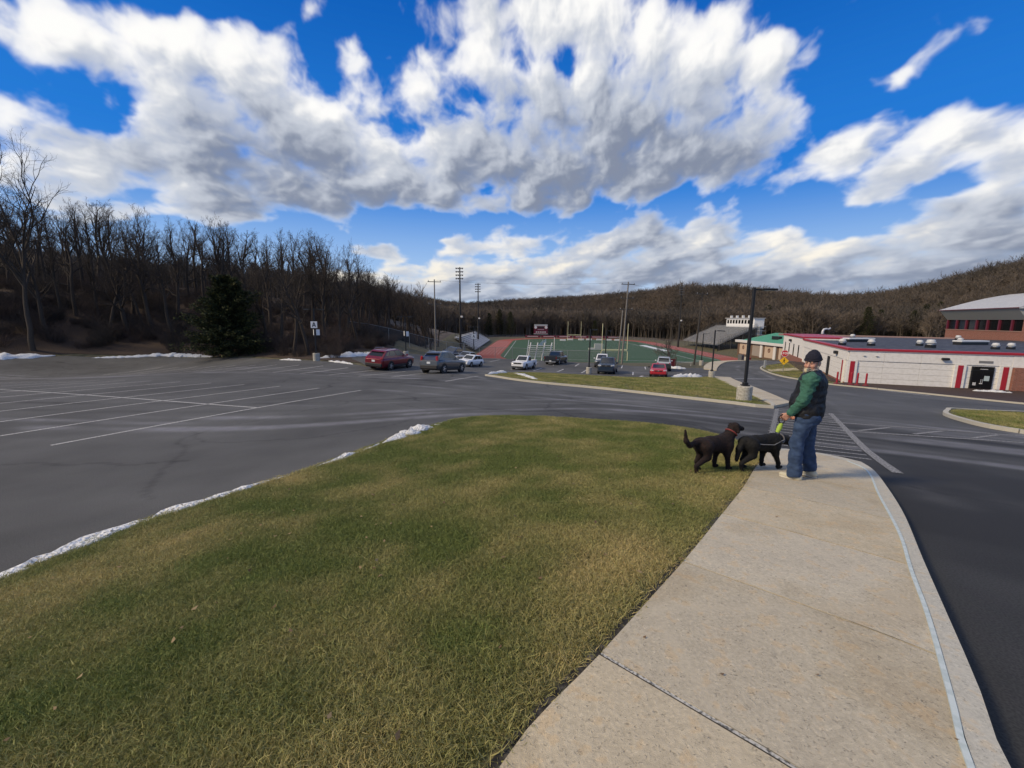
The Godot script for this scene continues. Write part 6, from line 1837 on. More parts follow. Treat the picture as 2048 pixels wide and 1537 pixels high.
	b = B.new()
	for k in 4: b.rod(Vector3(-3.6 + k * 1.9, 0, 0), Vector3(-2.6 + k * 1.9, 5.0, -0.6), 0.16, 5)
	for k in 7: b.rod(Vector3(-3.4, 1.2 + k * 0.5, 0), Vector3(3.2, 1.2 + k * 0.5, -0.3), 0.07, 4)
	part("rack", b, M.alu, sl)
	b = B.new(); b.rod(Vector3(3.6, 0, 0), Vector3(3.6, 6.4, 0), 0.10, 6); b.rod(Vector3(0.2, -1.5, 0), Vector3(0.4, 2.0, 0), 0.1, 6); part("post", b, M.white, sl)
	var ut := thing("utility_box", "pale equipment cabinet standing on the turf right of the centre", "cabinet", V(32.4, 158.0))
	b = B.new(); b.abox(Vector3(0, 1.0, 0), Vector3(3.2, 2.6, 1.2), 0.06); part("cabinet", b, mat(lin(0.40, 0.42, 0.40), 0.7), ut)
	b = B.new(); b.abox(Vector3(-2.6, 0.35, 0), Vector3(2.2, 0.7, 1.2), 0.06); part("step", b, mat(lin(0.5, 0.5, 0.48), 0.7), ut)

# ------------------------------------------------------------------ street furniture
func lamp_post(label: String, x: float, d: float, turn: float, heads: int, group: String) -> Node3D:
	var o := thing("lamp_post", label, "street lamp", V(x, d, 0.05), turn, group)
	var b := B.new()
	b.lathe(PackedVector2Array([Vector2(0.325, -0.4), Vector2(0.325, 0.22), Vector2(0.318, 0.23), Vector2(0.325, 0.24), Vector2(0.325, 0.46), Vector2(0.318, 0.47), Vector2(0.325, 0.48), Vector2(0.325, 0.68), Vector2(0.30, 0.72), Vector2(0, 0.73)]), 28)
	part("concrete_base", b, M.lampbase, o)
	b = B.new(); b.abox(Vector3(0, 0.755, 0), Vector3(0.30, 0.05, 0.30), 0.01); b.abox(Vector3(0, 0.83, 0), Vector3(0.20, 0.12, 0.20), 0.02)
	part("base_plate", b, M.black, o)
	b = B.new(); b.box(Transform3D(Basis(), Vector3(0, 2.95, 0)), Vector3(0.115, 4.4, 0.115), 0.012)
	part("pole", b, M.black, o)
	for k in heads:
		var s := 1.0 if k == 0 else -1.0
		b = B.new(); b.abox(Vector3(s * 0.17, 5.06, 0), Vector3(0.24, 0.06, 0.06))
		part("arm", b, M.black, o)
		b = B.new(); b.abox(Vector3(s * 0.62, 5.07, 0), Vector3(0.70, 0.085, 0.34), 0.02)
		part("lamp_head", b, M.black, o)
		b = B.new(); b.abox(Vector3(s * 0.64, 5.022, 0), Vector3(0.52, 0.02, 0.26))
		part("lens", b, mat(lin(0.35, 0.35, 0.34), 0.3), o)
	return o

func sign_board(o: Node3D, text: String, w: float, h: float, y: float, turn: float, off: float) -> void:
	var t := Transform3D(Basis(Vector3.UP, turn), Vector3(0, y, 0)) * Transform3D(Basis(), Vector3(off, 0, 0.09))
	var b := B.new(); b.box(t, Vector3(w, h, 0.015), 0.006)
	part("sign_board", b, M.signwhite, o)
	if text: text_mesh(text, h * 0.62, M.black, o, t * Transform3D(Basis(), Vector3(0, 0, 0.013)))

func utility_pole(label: String, x: float, d: float, h: float, lean: float, arms: Array, turn: float, girth := 1.0, tarred := false) -> Node3D:
	var o := thing("utility_pole", label, "utility pole", V(x, d, 0), turn)
	var b := B.new(); b.rod(Vector3(0, -0.5, 0), Vector3(lean * h, h, 0), 0.16 * girth, 9, 0.10 * girth)
	part("pole", b, mat(lin(0.05, 0.045, 0.04), 0.9) if tarred else M.polewood, o)
	for y in arms:
		b = B.new(); b.abox(Vector3(lean * y, y, 0), Vector3(2.3, 0.11, 0.10)); part("cross_arm", b, mat(lin(0.09, 0.08, 0.07), 0.9), o)
		for k in 3:
			b = B.new(); b.lathe(PackedVector2Array([Vector2(0.03, 0), Vector2(0.06, 0.08), Vector2(0.03, 0.16), Vector2(0.05, 0.2), Vector2(0, 0.24)]), 8, Transform3D(Basis(), Vector3(lean * y - 1.0 + k * 1.0, y + 0.05, 0))); part("insulator", b, mat(lin(0.25, 0.26, 0.26), 0.3), o)
	return o

func cable(label: String, a: Vector3, e: Vector3, sag: float) -> void:
	var p := PackedVector3Array(); var r := PackedFloat32Array()
	for k in 13:
		var t := k / 12.0
		p.append(a.lerp(e, t) - Vector3.UP * sag * 4.0 * t * (1.0 - t)); r.append(0.012)
	var b := B.new(); b.tube(p, r, 4)
	tag(part("overhead_cable", b, M.black), label, "cable", "overhead cables")

func chain_fence(label: String, line: Array, h: float, topbar := true) -> void:
	var o := thing("chain_link_fence", label, "fence")
	var l := pv(line)
	var fab := B.new()
	for k in l.size() - 1:
		var m := maxi(1, roundi(l[k].distance_to(l[k + 1]) / 3.0))
		for s in m:
			var a := l[k].lerp(l[k + 1], float(s) / m); var e := l[k].lerp(l[k + 1], float(s + 1) / m)
			var b := B.new(); b.rod(V(a.x, a.y, -0.2), V(a.x, a.y, h + 0.04), 0.035, 6); part("post", b, M.galv, o)
			if topbar:
				b = B.new(); b.rod(V(a.x, a.y, h), V(e.x, e.y, h), 0.025, 5); part("top_rail", b, M.galv, o)
			fab.quad(V(a.x, a.y, 0.05), V(e.x, e.y, 0.05), V(e.x, e.y, h), V(a.x, a.y, h))
	part("mesh_fabric", fab, M.chain, o)

func make_furniture() -> void:
	M.black = mat(lin(0.010, 0.010, 0.011), 0.55)
	M.lampbase = triplanar(mat(Color.WHITE, 0.9), ntex(noise(0.04, 5, FastNoiseLite.TYPE_SIMPLEX_SMOOTH, 111), ramp([[0.3, 0.30, 0.28, 0.235], [0.6, 0.45, 0.43, 0.37], [0.8, 0.50, 0.48, 0.42]]), 256), 0.8)
	M.signwhite = mat(lin(0.70, 0.70, 0.70), 0.5)
	M.polewood = triplanar(mat(Color.WHITE, 0.9), ntex(noise(0.05, 4, FastNoiseLite.TYPE_SIMPLEX_SMOOTH, 112), ramp([[0.3, 0.15, 0.135, 0.115], [0.7, 0.30, 0.28, 0.25]]), 256), 1.0)
	M.galv = mat(lin(0.28, 0.29, 0.30), 0.5, 0.4)
	M.chain = mat(Color(0.38, 0.39, 0.40, 0.22), 0.9)
	M.chain.transparency = BaseMaterial3D.TRANSPARENCY_ALPHA
	lamp_post("tall black lamp post on a concrete drum, nearest, at the end of the lower footway", 10.74, 19.12, 0.0, 1, "black lamp posts on concrete drums")
	lamp_post("black lamp post on a concrete drum by the snow pile and the car park mouth", 21.71, 45.32, 0.0, 1, "black lamp posts on concrete drums")
	lamp_post("black lamp post beside the leaning utility pole and the ornamental tree", 31.0, 68.6, 0.1, 1, "black lamp posts on concrete drums")
	lamp_post("black lamp post on the far side of the road bend before the green roofs", 45.4, 81.4, 0.1, 1, "black lamp posts on concrete drums")
	lamp_post("black lamp post on the lower car park's front edge between two pickups", 9.0, 48.9, 0.4, 1, "black lamp posts on concrete drums")
	lamp_post("black lamp post at the back of the lower car park by the twin pole", 13.9, 62.6, 0.4, 1, "black lamp posts on concrete drums")
	var a := lamp_post("black lamp post with a letter A board at the long snow bank", -19.7, 42.1, 0.3, 2, "black lamp posts on concrete drums")
	sign_board(a, "A", 0.62, 0.66, 3.55, 0.12 - 0.3, -0.02)
	sign_board(a, "", 0.34, 0.58, 2.80, 0.75 - 0.3, 0.26)
	sign_board(a, "", 0.22, 0.58, 2.80, -0.9 - 0.3, -0.14)
	a = lamp_post("black lamp post with a letter A board behind the white hatchback", -6.1, 66.4, 0.3, 2, "black lamp posts on concrete drums")
	sign_board(a, "A", 0.66, 0.70, 3.6, -0.2, 0.0)
	a = lamp_post("black lamp post with two small white boards right behind the red car", -13.6, 53.6, 0.3, 2, "black lamp posts on concrete drums")
	sign_board(a, "", 0.36, 0.62, 2.9, 0.75 - 0.3, 0.24)
	sign_board(a, "", 0.26, 0.60, 2.95, -0.9 - 0.3, -0.16)
	utility_pole("weathered utility pole with two cross arms left of the floodlight mast", -13.5, 74.0, 12.6, -0.004, [12.2, 8.4], 0.2, 0.9)
	utility_pole("tall utility pole of the twin pair at the back of the lower car park", 18.1, 69.2, 13.2, 0.035, [12.8, 10.6, 8.8], 0.15)
	utility_pole("shorter bare pole leaning beside the tall utility pole", 17.3, 68.6, 8.6, 0.045, [], 0.0, 0.85)
	utility_pole("dark leaning utility pole behind the third lamp post", 30.6, 70.4, 12.0, 0.05, [11.6], 0.3, 1.0, true)
	cable("upper overhead cable running left from the tall twin pole", Vector3(-13.5, H(-13.5, 74) + 12.5, -74), Vector3(18.5, H(18.1, 69.2) + 13.1, -69.2), 0.5)
	cable("lower overhead cable running left from the tall twin pole", Vector3(-13.5, H(-13.5, 74) + 8.6, -74), Vector3(18.4, H(18.1, 69.2) + 9.0, -69.2), 0.6)
	cable("overhead cable between the tall twin pole and the dark leaning pole", Vector3(18.5, H(18.1, 69.2) + 12.9, -69.2), Vector3(31.2, H(30.6, 70.4) + 11.7, -70.4), 0.3)
	chain_fence("grey chain link fence along the back of the lower car park before the field", [-8.5, 73.2, -3, 73.4, 6, 71.6, 12.5, 68.9, 16.6, 66.8], 1.9)
	chain_fence("tall chain link fence between the woods and the car parks", [-24.5, 63, -19.5, 66.5, -14, 70.5, -8.6, 73.3, -9.4, 84], 2.4)
	chain_fence("low dark fence round the far curve of the running track", [-14, 214, -9, 236, 4, 252, 20, 259, 40, 260, 58, 254, 70, 242, 77, 224], 1.3)
	# stop sign with a pedestrian warning beneath
	var s := thing("stop_sign", "red octagonal STOP sign above a yellow pedestrian diamond on one post", "road sign", V(37.0, 57.0, 0.1), -0.55)
	var b := B.new(); b.rod(Vector3(0, -0.4, 0), Vector3(0, 3.0, 0), 0.035, 6); part("post", b, M.galv, s)
	var oct := PackedVector2Array(); var oct2 := PackedVector2Array()
	for k in 8:
		var an := TAU * (k + 0.5) / 8
		oct.append(Vector2(cos(an), sin(an)) * 0.47); oct2.append(Vector2(cos(an), sin(an)) * 0.43)
	b = B.new(); b.prism(oct, Transform3D(Basis(), Vector3(0, 2.52, 0.04)), 0.01); part("white_border", b, M.signwhite, s)
	b = B.new(); b.prism(oct2, Transform3D(Basis(), Vector3(0, 2.52, 0.05)), 0.006); part("red_face", b, mat(lin(0.45, 0.012, 0.02), 0.4), s)
	text_mesh("STOP", 0.30, M.signwhite, s, Transform3D(Basis().scaled(Vector3(0.95, 1, 1)), Vector3(0, 2.52, 0.063)))
	var dia := PackedVector2Array([Vector2(0, -0.56), Vector2(0.56, 0), Vector2(0, 0.56), Vector2(-0.56, 0)])
	b = B.new(); b.prism(dia, Transform3D(Basis(), Vector3(0, 1.50, 0.04)), 0.012); part("yellow_face", b, mat(lin(0.70, 0.42, 0.015), 0.4), s)
	b = B.new()
	var pz := 0.056
	b.lathe(PackedVector2Array([Vector2(0.055, 0), Vector2(0.055, 0.004), Vector2(0, 0.004)]), 12, Transform3D(Basis(Vector3.RIGHT, PI / 2), Vector3(0.02, 1.80, pz)))
	for q in [[0.0, 1.70, 0.0, 1.50, 0.11], [0.0, 1.50, 0.12, 1.22, 0.06], [0.0, 1.50, -0.10, 1.36, 0.06], [-0.10, 1.36, -0.15, 1.20, 0.05], [0.0, 1.68, 0.13, 1.52, 0.045], [0.0, 1.68, -0.13, 1.55, 0.045]]:
		var p0 := Vector2(q[0], q[1]); var p1 := Vector2(q[2], q[3]); var w: Vector2 = (p1 - p0).orthogonal().normalized() * (q[4] * 0.5)
		b.prism(PackedVector2Array([p0 - w, p1 - w, p1 + w, p0 + w]), Transform3D(Basis(), Vector3(0, 0, pz)), 0.004)
	part("walking_figure", b, M.black, s)
	# red bollards by the school wall
	var bol := [[34.3, 43.9], [35.3, 43.3], [35.75, 43.05], [36.4, 42.75]]
	var bw := ["leftmost red bollard, left of the corner pilaster", "red bollard just right of the corner pilaster", "third red bollard from the left by the white wall", "rightmost red bollard by the white wall"]
	var proto: Node3D
	for k in 4:
		if k == 0:
			proto = thing("bollard", bw[0], "bollard", V(bol[k][0], bol[k][1], 0.05), 0.0, "red bollards by the school wall")
			b = B.new(); b.lathe(PackedVector2Array([Vector2(0.085, -0.3), Vector2(0.085, 1.28), Vector2(0.06, 1.35), Vector2(0, 1.37)]), 12); part("post", b, M.red, proto)
			b = B.new(); b.lathe(PackedVector2Array([Vector2(0.30, -0.2), Vector2(0.30, 0.10), Vector2(0.12, 0.24), Vector2(0.085, 0.26)]), 12); part("footing", b, mat(lin(0.14, 0.02, 0.025), 0.8), proto)
		else: copy(proto, V(bol[k][0], bol[k][1], 0.05), 0.0, bw[k])
	b = B.new(); b.abox(Vector3(0, 0.5, 0), Vector3(0.30, 1.2, 0.22), 0.03)
	var gp := part("service_post", b, mat(lin(0.30, 0.32, 0.34), 0.6)); gp.position = V(37.6, 62.2, 0.1)
	tag(gp, "small grey service post at the tip of the median kerb", "post")
	snow_bank("white sliver of snow on the mulch by the school door", [45.1, 40.6, 46.4, 40.1, 47.6, 39.4], 0.28, 0.22, 21, 0.12)
	snow_bank("snow lump by the brick corner at the right edge", [49.2, 39.2, 50.6, 38.6, 52, 38.0], 0.4, 0.35, 22, 0.12)
	snow_bank("snow and slush heap behind the red saloon by the track gate", [22.6, 60.8, 23.6, 60.2, 25.0, 60.0], 0.5, 0.35, 23, 0.05)
	# gate, cone and bench by the track
	var gt := thing("red_gate", "dark red gate post frame by the track entrance left of the ornamental tree", "gate", V(24.2, 63.3), 0.2)
	b = B.new(); b.abox(Vector3(0, 0.6, 0), Vector3(0.9, 1.2, 0.10)); part("panel", b, mat(lin(0.20, 0.02, 0.02), 0.7), gt)
	b = B.new(); b.rod(Vector3(0.6, 0, 0), Vector3(0.6, 1.5, 0), 0.06); b.rod(Vector3(-0.6, 0, 0), Vector3(-0.6, 1.5, 0), 0.06); part("post", b, mat(lin(0.10, 0.02, 0.02), 0.7), gt)
	var cn := thing("traffic_cone", "orange and white traffic cone beside the red gate", "traffic cone", V(23.4, 62.6, 0.02))
	b = B.new(); b.abox(Vector3(0, 0.02, 0), Vector3(0.5, 0.04, 0.5), 0.01); b.lathe(PackedVector2Array([Vector2(0.20, 0.04), Vector2(0.05, 1.0), Vector2(0, 1.0)]), 14); part("cone", b, mat(lin(0.62, 0.12, 0.03), 0.6), cn)
	b = B.new(); b.lathe(PackedVector2Array([Vector2(0.165, 0.30), Vector2(0.10, 0.70)]), 14); part("white_band", b, M.signwhite, cn)
	var be := thing("bench", "pale bench on the grass right of the ornamental tree", "bench", V(27.4, 66.8), -0.25)
	b = B.new(); b.abox(Vector3(0, 0.5, 0), Vector3(2.6, 0.10, 0.4), 0.02); part("seat", b, M.lampbase, be)
	for sx in [-1.05, 1.05]:
		b = B.new(); b.abox(Vector3(sx, 0.22, 0), Vector3(0.14, 0.46, 0.3)); part("leg", b, M.lampbase, be)
	var rq := thing("landing_mat_trolley", "red and grey equipment trolley on the apron right of the track", "trolley", V(62.5, 112.5), 0.4)
	b = B.new(); b.abox(Vector3(0, 0.5, 0), Vector3(3.2, 0.5, 1.6), 0.06); part("bed", b, mat(lin(0.35, 0.36, 0.36), 0.7), rq)
	b = B.new(); b.abox(Vector3(0.6, 1.2, 0), Vector3(1.8, 0.9, 1.4), 0.08); part("load", b, mat(lin(0.36, 0.04, 0.05), 0.7), rq)
	b = B.new(); b.abox(Vector3(-1.6, 1.4, 0), Vector3(1.0, 2.0, 1.2), 0.08); part("cabinet", b, mat(lin(0.10, 0.11, 0.11), 0.7), rq)

# ------------------------------------------------------------------ bodies: distance fields meshed as surface nets
class Net:
	var o: Vector3
	var cell: float
	var nx: int; var ny: int; var nz: int
	var f := PackedFloat32Array()
	func _init(lo: Vector3, hi: Vector3, c: float) -> void:
		o = lo; cell = c
		nx = ceili((hi.x - lo.x) / c) + 1; ny = ceili((hi.y - lo.y) / c) + 1; nz = ceili((hi.z - lo.z) / c) + 1
		f.resize(nx * ny * nz)
		f.fill(1.0)
	func bounds(lo: Vector3, hi: Vector3) -> Array:
		return [maxi(0, floori((lo.x - o.x) / cell)), mini(nx - 1, ceili((hi.x - o.x) / cell)), maxi(0, floori((lo.y - o.y) / cell)), mini(ny - 1, ceili((hi.y - o.y) / cell)), maxi(0, floori((lo.z - o.z) / cell)), mini(nz - 1, ceili((hi.z - o.z) / cell))]
	func limb(a: Vector3, b: Vector3, ra: float, rb: float, k := 0.03, sq := Vector3.ONE) -> void:   # tapered capsule; sq squashes space about the axis
		var r := maxf(ra, rb) / minf(sq.x, minf(sq.y, sq.z)) + k + cell * 2
		var q := bounds(a.min(b) - Vector3.ONE * r, a.max(b) + Vector3.ONE * r)
		var ab := (b - a) * sq
		var inv := 1.0 / maxf(ab.length_squared(), 1e-9)
		for z in range(q[4], q[5] + 1):
			for y in range(q[2], q[3] + 1):
				var i: int = (z * ny + y) * nx + q[0]
				for x in range(q[0], q[1] + 1):
					var p := (Vector3(o.x + x * cell, o.y + y * cell, o.z + z * cell) - a) * sq
					var h := clampf(p.dot(ab) * inv, 0.0, 1.0)
					var d := (p - ab * h).length() - lerpf(ra, rb, h)
					var e := f[i]
					if k > 0.0 and absf(d - e) < k:
						var t := (k - absf(d - e)) / k
						f[i] = minf(d, e) - t * t * k * 0.25
					else: f[i] = minf(d, e)
					i += 1
	func ball(c: Vector3, r: Vector3, k := 0.03, turn := Basis()) -> void:
		var m := maxf(r.x, maxf(r.y, r.z)) + k + cell * 2
		var inv := turn.inverse()
		var q := bounds(c - Vector3.ONE * m, c + Vector3.ONE * m)
		var s := minf(r.x, minf(r.y, r.z))
		for z in range(q[4], q[5] + 1):
			for y in range(q[2], q[3] + 1):
				var i: int = (z * ny + y) * nx + q[0]
				for x in range(q[0], q[1] + 1):
					var p := inv * (Vector3(o.x + x * cell, o.y + y * cell, o.z + z * cell) - c)
					var l := (p / r).length()
					var d := (l - 1.0) * lerpf(s, p.length() / maxf(l, 1e-4), 0.7)
					var e := f[i]
					if k > 0.0 and absf(d - e) < k:
						var t := (k - absf(d - e)) / k
						f[i] = minf(d, e) - t * t * k * 0.25
					else: f[i] = minf(d, e)
					i += 1
	func carve(c: Vector3, r: Vector3) -> void:
		var m := maxf(r.x, maxf(r.y, r.z)) + cell * 2
		var q := bounds(c - Vector3.ONE * m, c + Vector3.ONE * m)
		for z in range(q[4], q[5] + 1):
			for y in range(q[2], q[3] + 1):
				for x in range(q[0], q[1] + 1):
					var i: int = (z * ny + y) * nx + x
					var p := (Vector3(o.x + x * cell, o.y + y * cell, o.z + z * cell) - c) / r
					f[i] = maxf(f[i], (1.0 - p.length()) * minf(r.x, minf(r.y, r.z)))
	func cut(n: Vector3, d: float) -> void:   # keeps what lies where n.p < d
		for z in nz:
			for y in ny:
				var i: int = (z * ny + y) * nx
				for x in nx:
					f[i] = maxf(f[i], n.dot(Vector3(o.x + x * cell, o.y + y * cell, o.z + z * cell)) - d)
					i += 1
	func ruffle(n: FastNoiseLite, amp: float, sq := Vector3.ONE) -> void:
		for z in nz:
			for y in ny:
				var i: int = (z * ny + y) * nx
				for x in nx:
					if absf(f[i]) < 0.06: f[i] += amp * n.get_noise_3d((o.x + x * cell) * sq.x, (o.y + y * cell) * sq.y, (o.z + z * cell) * sq.z)
					i += 1
	func emit(b: B, t := Transform3D()) -> void:
		var id := PackedInt32Array()
		id.resize(nx * ny * nz)
		id.fill(-1)
		var v0 := b.v.size(); var i0 := b.ix.size()
		var off := [0, 1, nx, nx + 1, nx * ny, nx * ny + 1, nx * ny + nx, nx * ny + nx + 1]
		for z in nz - 1:
			for y in ny - 1:
				var i: int = (z * ny + y) * nx
				for x in nx - 1:
					var a := f[i]
					if absf(a) < cell * 2.5:
						var mask := 0
						for k in 8:
							if f[i + off[k]] < 0.0: mask |= 1 << k
						if mask != 0 and mask != 255:
							var s := Vector3.ZERO; var c := 0
							for e in [[0, 1], [2, 3], [4, 5], [6, 7], [0, 2], [1, 3], [4, 6], [5, 7], [0, 4], [1, 5], [2, 6], [3, 7]]:
								var p: float = f[i + off[e[0]]]; var q: float = f[i + off[e[1]]]
								if (p < 0.0) != (q < 0.0):
									var u := p / (p - q)
									var ka: int = e[0]; var kb: int = e[1]
									s += Vector3(ka & 1, (ka >> 1) & 1, ka >> 2).lerp(Vector3(kb & 1, (kb >> 1) & 1, kb >> 2), u)
									c += 1
							id[i] = b.vert(t * (o + (Vector3(x, y, z) + s / c) * cell), Vector3.UP)
					i += 1
		var sx := 1; var sy := nx; var sz := nx * ny
		for z in range(1, nz - 1):
			for y in range(1, ny - 1):
				for x in range(1, nx - 1):
					var i: int = (z * ny + y) * nx + x
					if absf(f[i]) > cell * 2.5: continue
					var inside := f[i] < 0.0
					for e in [[sx, sy, sz], [sy, sz, sx], [sz, sx, sy]]:
						if (f[i + e[0]] < 0.0) == inside: continue
						var a := id[i]; var p := id[i - e[1]]; var q := id[i - e[1] - e[2]]; var r := id[i - e[2]]
						if a < 0 or p < 0 or q < 0 or r < 0: continue
						if inside:
							b.face(a, p, q); b.face(a, q, r)
						else:
							b.face(a, q, p); b.face(a, r, q)
		b.smooth(v0, i0)

func hand_shape(b: B, t: Transform3D, curl: float) -> void:   # palm from the wrist at the origin along -y, thumb towards -z, palm faces +x
	var n := Net.new(Vector3(-0.06, -0.21, -0.085), Vector3(0.075, 0.045, 0.06), 0.0042)
	n.limb(Vector3(0, 0.03, 0), Vector3(0, -0.02, 0), 0.027, 0.028, 0.01)
	for k in 4:
		var z := -0.030 + k * 0.0205
		n.limb(Vector3(0, -0.015, z * 0.7), Vector3(0, -0.088, z), 0.015, 0.0125, 0.012)
		var L: float = [0.040, 0.046, 0.043, 0.033][k]
		var p := Vector3(0, -0.088, z)
		var d := Vector3(sin(curl * 0.5), -cos(curl * 0.5), 0)
		for s in 3:
			var q: Vector3 = p + d * (L * [1.0, 0.68, 0.55][s])
			n.limb(p, q, 0.0098 - s * 0.0008, 0.0090 - s * 0.0008, 0.003)
			p = q
			var a := curl * (0.5 + (s + 1) * 0.75)
			d = Vector3(sin(a), -cos(a), 0)
	n.limb(Vector3(0.004, -0.025, -0.022), Vector3(0.014, -0.062, -0.050), 0.016, 0.0115, 0.01)
	n.limb(Vector3(0.014, -0.062, -0.050), Vector3(0.030, -0.090, -0.050), 0.0112, 0.009, 0.004)
	n.limb(Vector3(0.030, -0.090, -0.050), Vector3(0.045, -0.104, -0.042), 0.0098, 0.008, 0.004)
	n.emit(b, t)

func make_person() -> void:
	var o := thing("person", "man in navy knit cap, black padded vest, green sweater and jeans, standing with a leash", "person", V(4.10, 5.68, 0.11), deg_to_rad(45))
	var skin := mat(lin(0.46, 0.235, 0.165), 0.55)
	skin.subsurf_scatter_enabled = true
	skin.subsurf_scatter_strength = 0.15
	var body := B.new()
	# joints, facing -z; his left is -x
	var hipl := Vector3(-0.105, 0.93, 0.0); var hipr := Vector3(0.105, 0.93, 0.0)
	var kneel := Vector3(-0.135, 0.51, -0.07); var kneer := Vector3(0.15, 0.51, 0.01)
	var anl := Vector3(-0.165, 0.09, -0.045); var anr := Vector3(0.175, 0.09, 0.075)
	var shl := Vector3(-0.19, 1.425, 0.02); var shr := Vector3(0.19, 1.425, -0.01)
	var ell := Vector3(-0.25, 1.15, -0.03); var elr := Vector3(0.285, 1.13, -0.03)
	var wrl := Vector3(-0.225, 0.93, -0.175); var wrr := Vector3(0.275, 0.90, -0.16)
	var neck := Vector3(-0.005, 1.50, 0.0); var head := Vector3(-0.02, 1.625, -0.015)
	var n := Net.new(Vector3(-0.45, 0.0, -0.36), Vector3(0.45, 1.62, 0.30), 0.014)
	for s in [[hipl, kneel, 0.085, 0.058], [kneel, anl, 0.055, 0.042], [hipr, kneer, 0.085, 0.058], [kneer, anr, 0.055, 0.042], [shl, ell, 0.056, 0.044], [ell, wrl, 0.042, 0.030], [shr, elr, 0.056, 0.044], [elr, wrr, 0.042, 0.030], [Vector3(0, 1.36, 0.01), neck, 0.12, 0.062], [neck, head, 0.062, 0.062], [shl, shr, 0.06, 0.06]]:
		n.limb(s[0], s[1], s[2], s[3], 0.05)
	n.limb(Vector3(0, 0.95, 0), Vector3(0, 1.32, 0), 0.135, 0.145, 0.08, Vector3(0.85, 1, 1.05))
	n.emit(body)
	# the head, turned over his left shoulder
	var ht := Transform3D(Basis(Vector3.UP, deg_to_rad(74)) * Basis(Vector3.RIGHT, deg_to_rad(-4)), head)
	var hd := Net.new(Vector3(-0.11, -0.16, -0.14), Vector3(0.11, 0.15, 0.13), 0.005)
	hd.ball(Vector3(0, 0.03, 0.01), Vector3(0.078, 0.105, 0.097), 0.02)
	hd.ball(Vector3(0, -0.035, -0.035), Vector3(0.064, 0.075, 0.060), 0.03)
	hd.limb(Vector3(-0.035, -0.085, -0.05), Vector3(0.035, -0.085, -0.05), 0.030, 0.030, 0.03)
	hd.limb(Vector3(0, -0.05, 0.02), Vector3(0, -0.15, 0.03), 0.06, 0.06, 0.03)
	hd.limb(Vector3(-0.035, 0.028, -0.082), Vector3(0.035, 0.028, -0.082), 0.013, 0.013, 0.015)
	hd.limb(Vector3(0, 0.018, -0.088), Vector3(0, -0.030, -0.112), 0.011, 0.0165, 0.012)
	for s in [-1.0, 1.0]:
		hd.ball(Vector3(s * 0.014, -0.034, -0.098), Vector3(0.011, 0.009, 0.012), 0.008)
		hd.ball(Vector3(s * 0.043, -0.028, -0.070), Vector3(0.024, 0.020, 0.020), 0.02)
		hd.ball(Vector3(s * 0.079, -0.005, 0.015), Vector3(0.010, 0.032, 0.020), 0.008, Basis(Vector3.RIGHT, -0.2))
		hd.carve(Vector3(s * 0.032, 0.004, -0.098), Vector3(0.016, 0.010, 0.013))
		hd.ball(Vector3(s * 0.032, 0.004, -0.078), Vector3(0.012, 0.011, 0.012), 0.003)
	hd.carve(Vector3(0, -0.064, -0.104), Vector3(0.024, 0.0035, 0.02))
	hd.emit(body, ht)
	hand_shape(body, Transform3D(Basis(Vector3.RIGHT, deg_to_rad(38)) * Basis(Vector3.UP, deg_to_rad(15)), wrl), 1.25)
	hand_shape(body, Transform3D(Basis(Vector3.RIGHT, deg_to_rad(28)) * Basis(Vector3.UP, deg_to_rad(165)), wrr), 0.9)
	part("body", body, skin, o)
	# eyes
	var ey := B.new()
	for s in [-1.0, 1.0]: ey.lathe(PackedVector2Array([Vector2(0.0055, 0), Vector2(0.004, 0.002), Vector2(0, 0.0025)]), 10, ht * Transform3D(Basis(Vector3.RIGHT, -PI / 2), Vector3(s * 0.031, 0.004, -0.0895)))
	part("pupil", ey, mat(lin(0.02, 0.018, 0.015), 0.2), o)
	var br := Net.new(Vector3(-0.07, 0.0, -0.13), Vector3(0.07, 0.06, -0.05), 0.004)
	for s in [-1.0, 1.0]: br.limb(Vector3(s * 0.014, 0.024, -0.098), Vector3(s * 0.052, 0.027, -0.080), 0.0065, 0.005, 0.0)
	var bb := B.new(); br.emit(bb, ht); part("eyebrow", bb, mat(lin(0.10, 0.085, 0.07), 0.9), o)
	# grey beard round the jaw
	var bd := Net.new(Vector3(-0.11, -0.17, -0.14), Vector3(0.11, 0.02, 0.06), 0.005)
	bd.limb(Vector3(-0.040, -0.092, -0.052), Vector3(0.040, -0.092, -0.052), 0.035, 0.035, 0.03)
	bd.limb(Vector3(0, -0.095, -0.075), Vector3(0, -0.118, -0.070), 0.026, 0.022, 0.02)
	for s in [-1.0, 1.0]:
		bd.limb(Vector3(s * 0.055, -0.085, -0.03), Vector3(s * 0.070, -0.02, 0.0), 0.022, 0.014, 0.02)
		bd.limb(Vector3(s * 0.006, -0.052, -0.104), Vector3(s * 0.032, -0.066, -0.088), 0.009, 0.008, 0.008)
	bd.carve(Vector3(0, -0.066, -0.115), Vector3(0.022, 0.0055, 0.03))
	bd.ruffle(noise(60.0, 2, FastNoiseLite.TYPE_SIMPLEX, 3), 0.006)
	var bdb := B.new(); bd.emit(bdb, ht); rng.seed = 89
	tag(part("beard_hair", fur_coat(bdb, 1500, 0.022, Vector3(0, -0.7, 0), 0.0015), mat(lin(0.42, 0.38, 0.34), 0.95), o), "", "", "", "stuff")
	part("beard", bdb, mat(lin(0.36, 0.32, 0.28), 0.95), o)
	var hr := Net.new(Vector3(-0.11, -0.08, -0.06), Vector3(0.11, 0.08, 0.13), 0.006)
	hr.ball(Vector3(0, 0.0, 0.045), Vector3(0.078, 0.06, 0.066), 0.01)
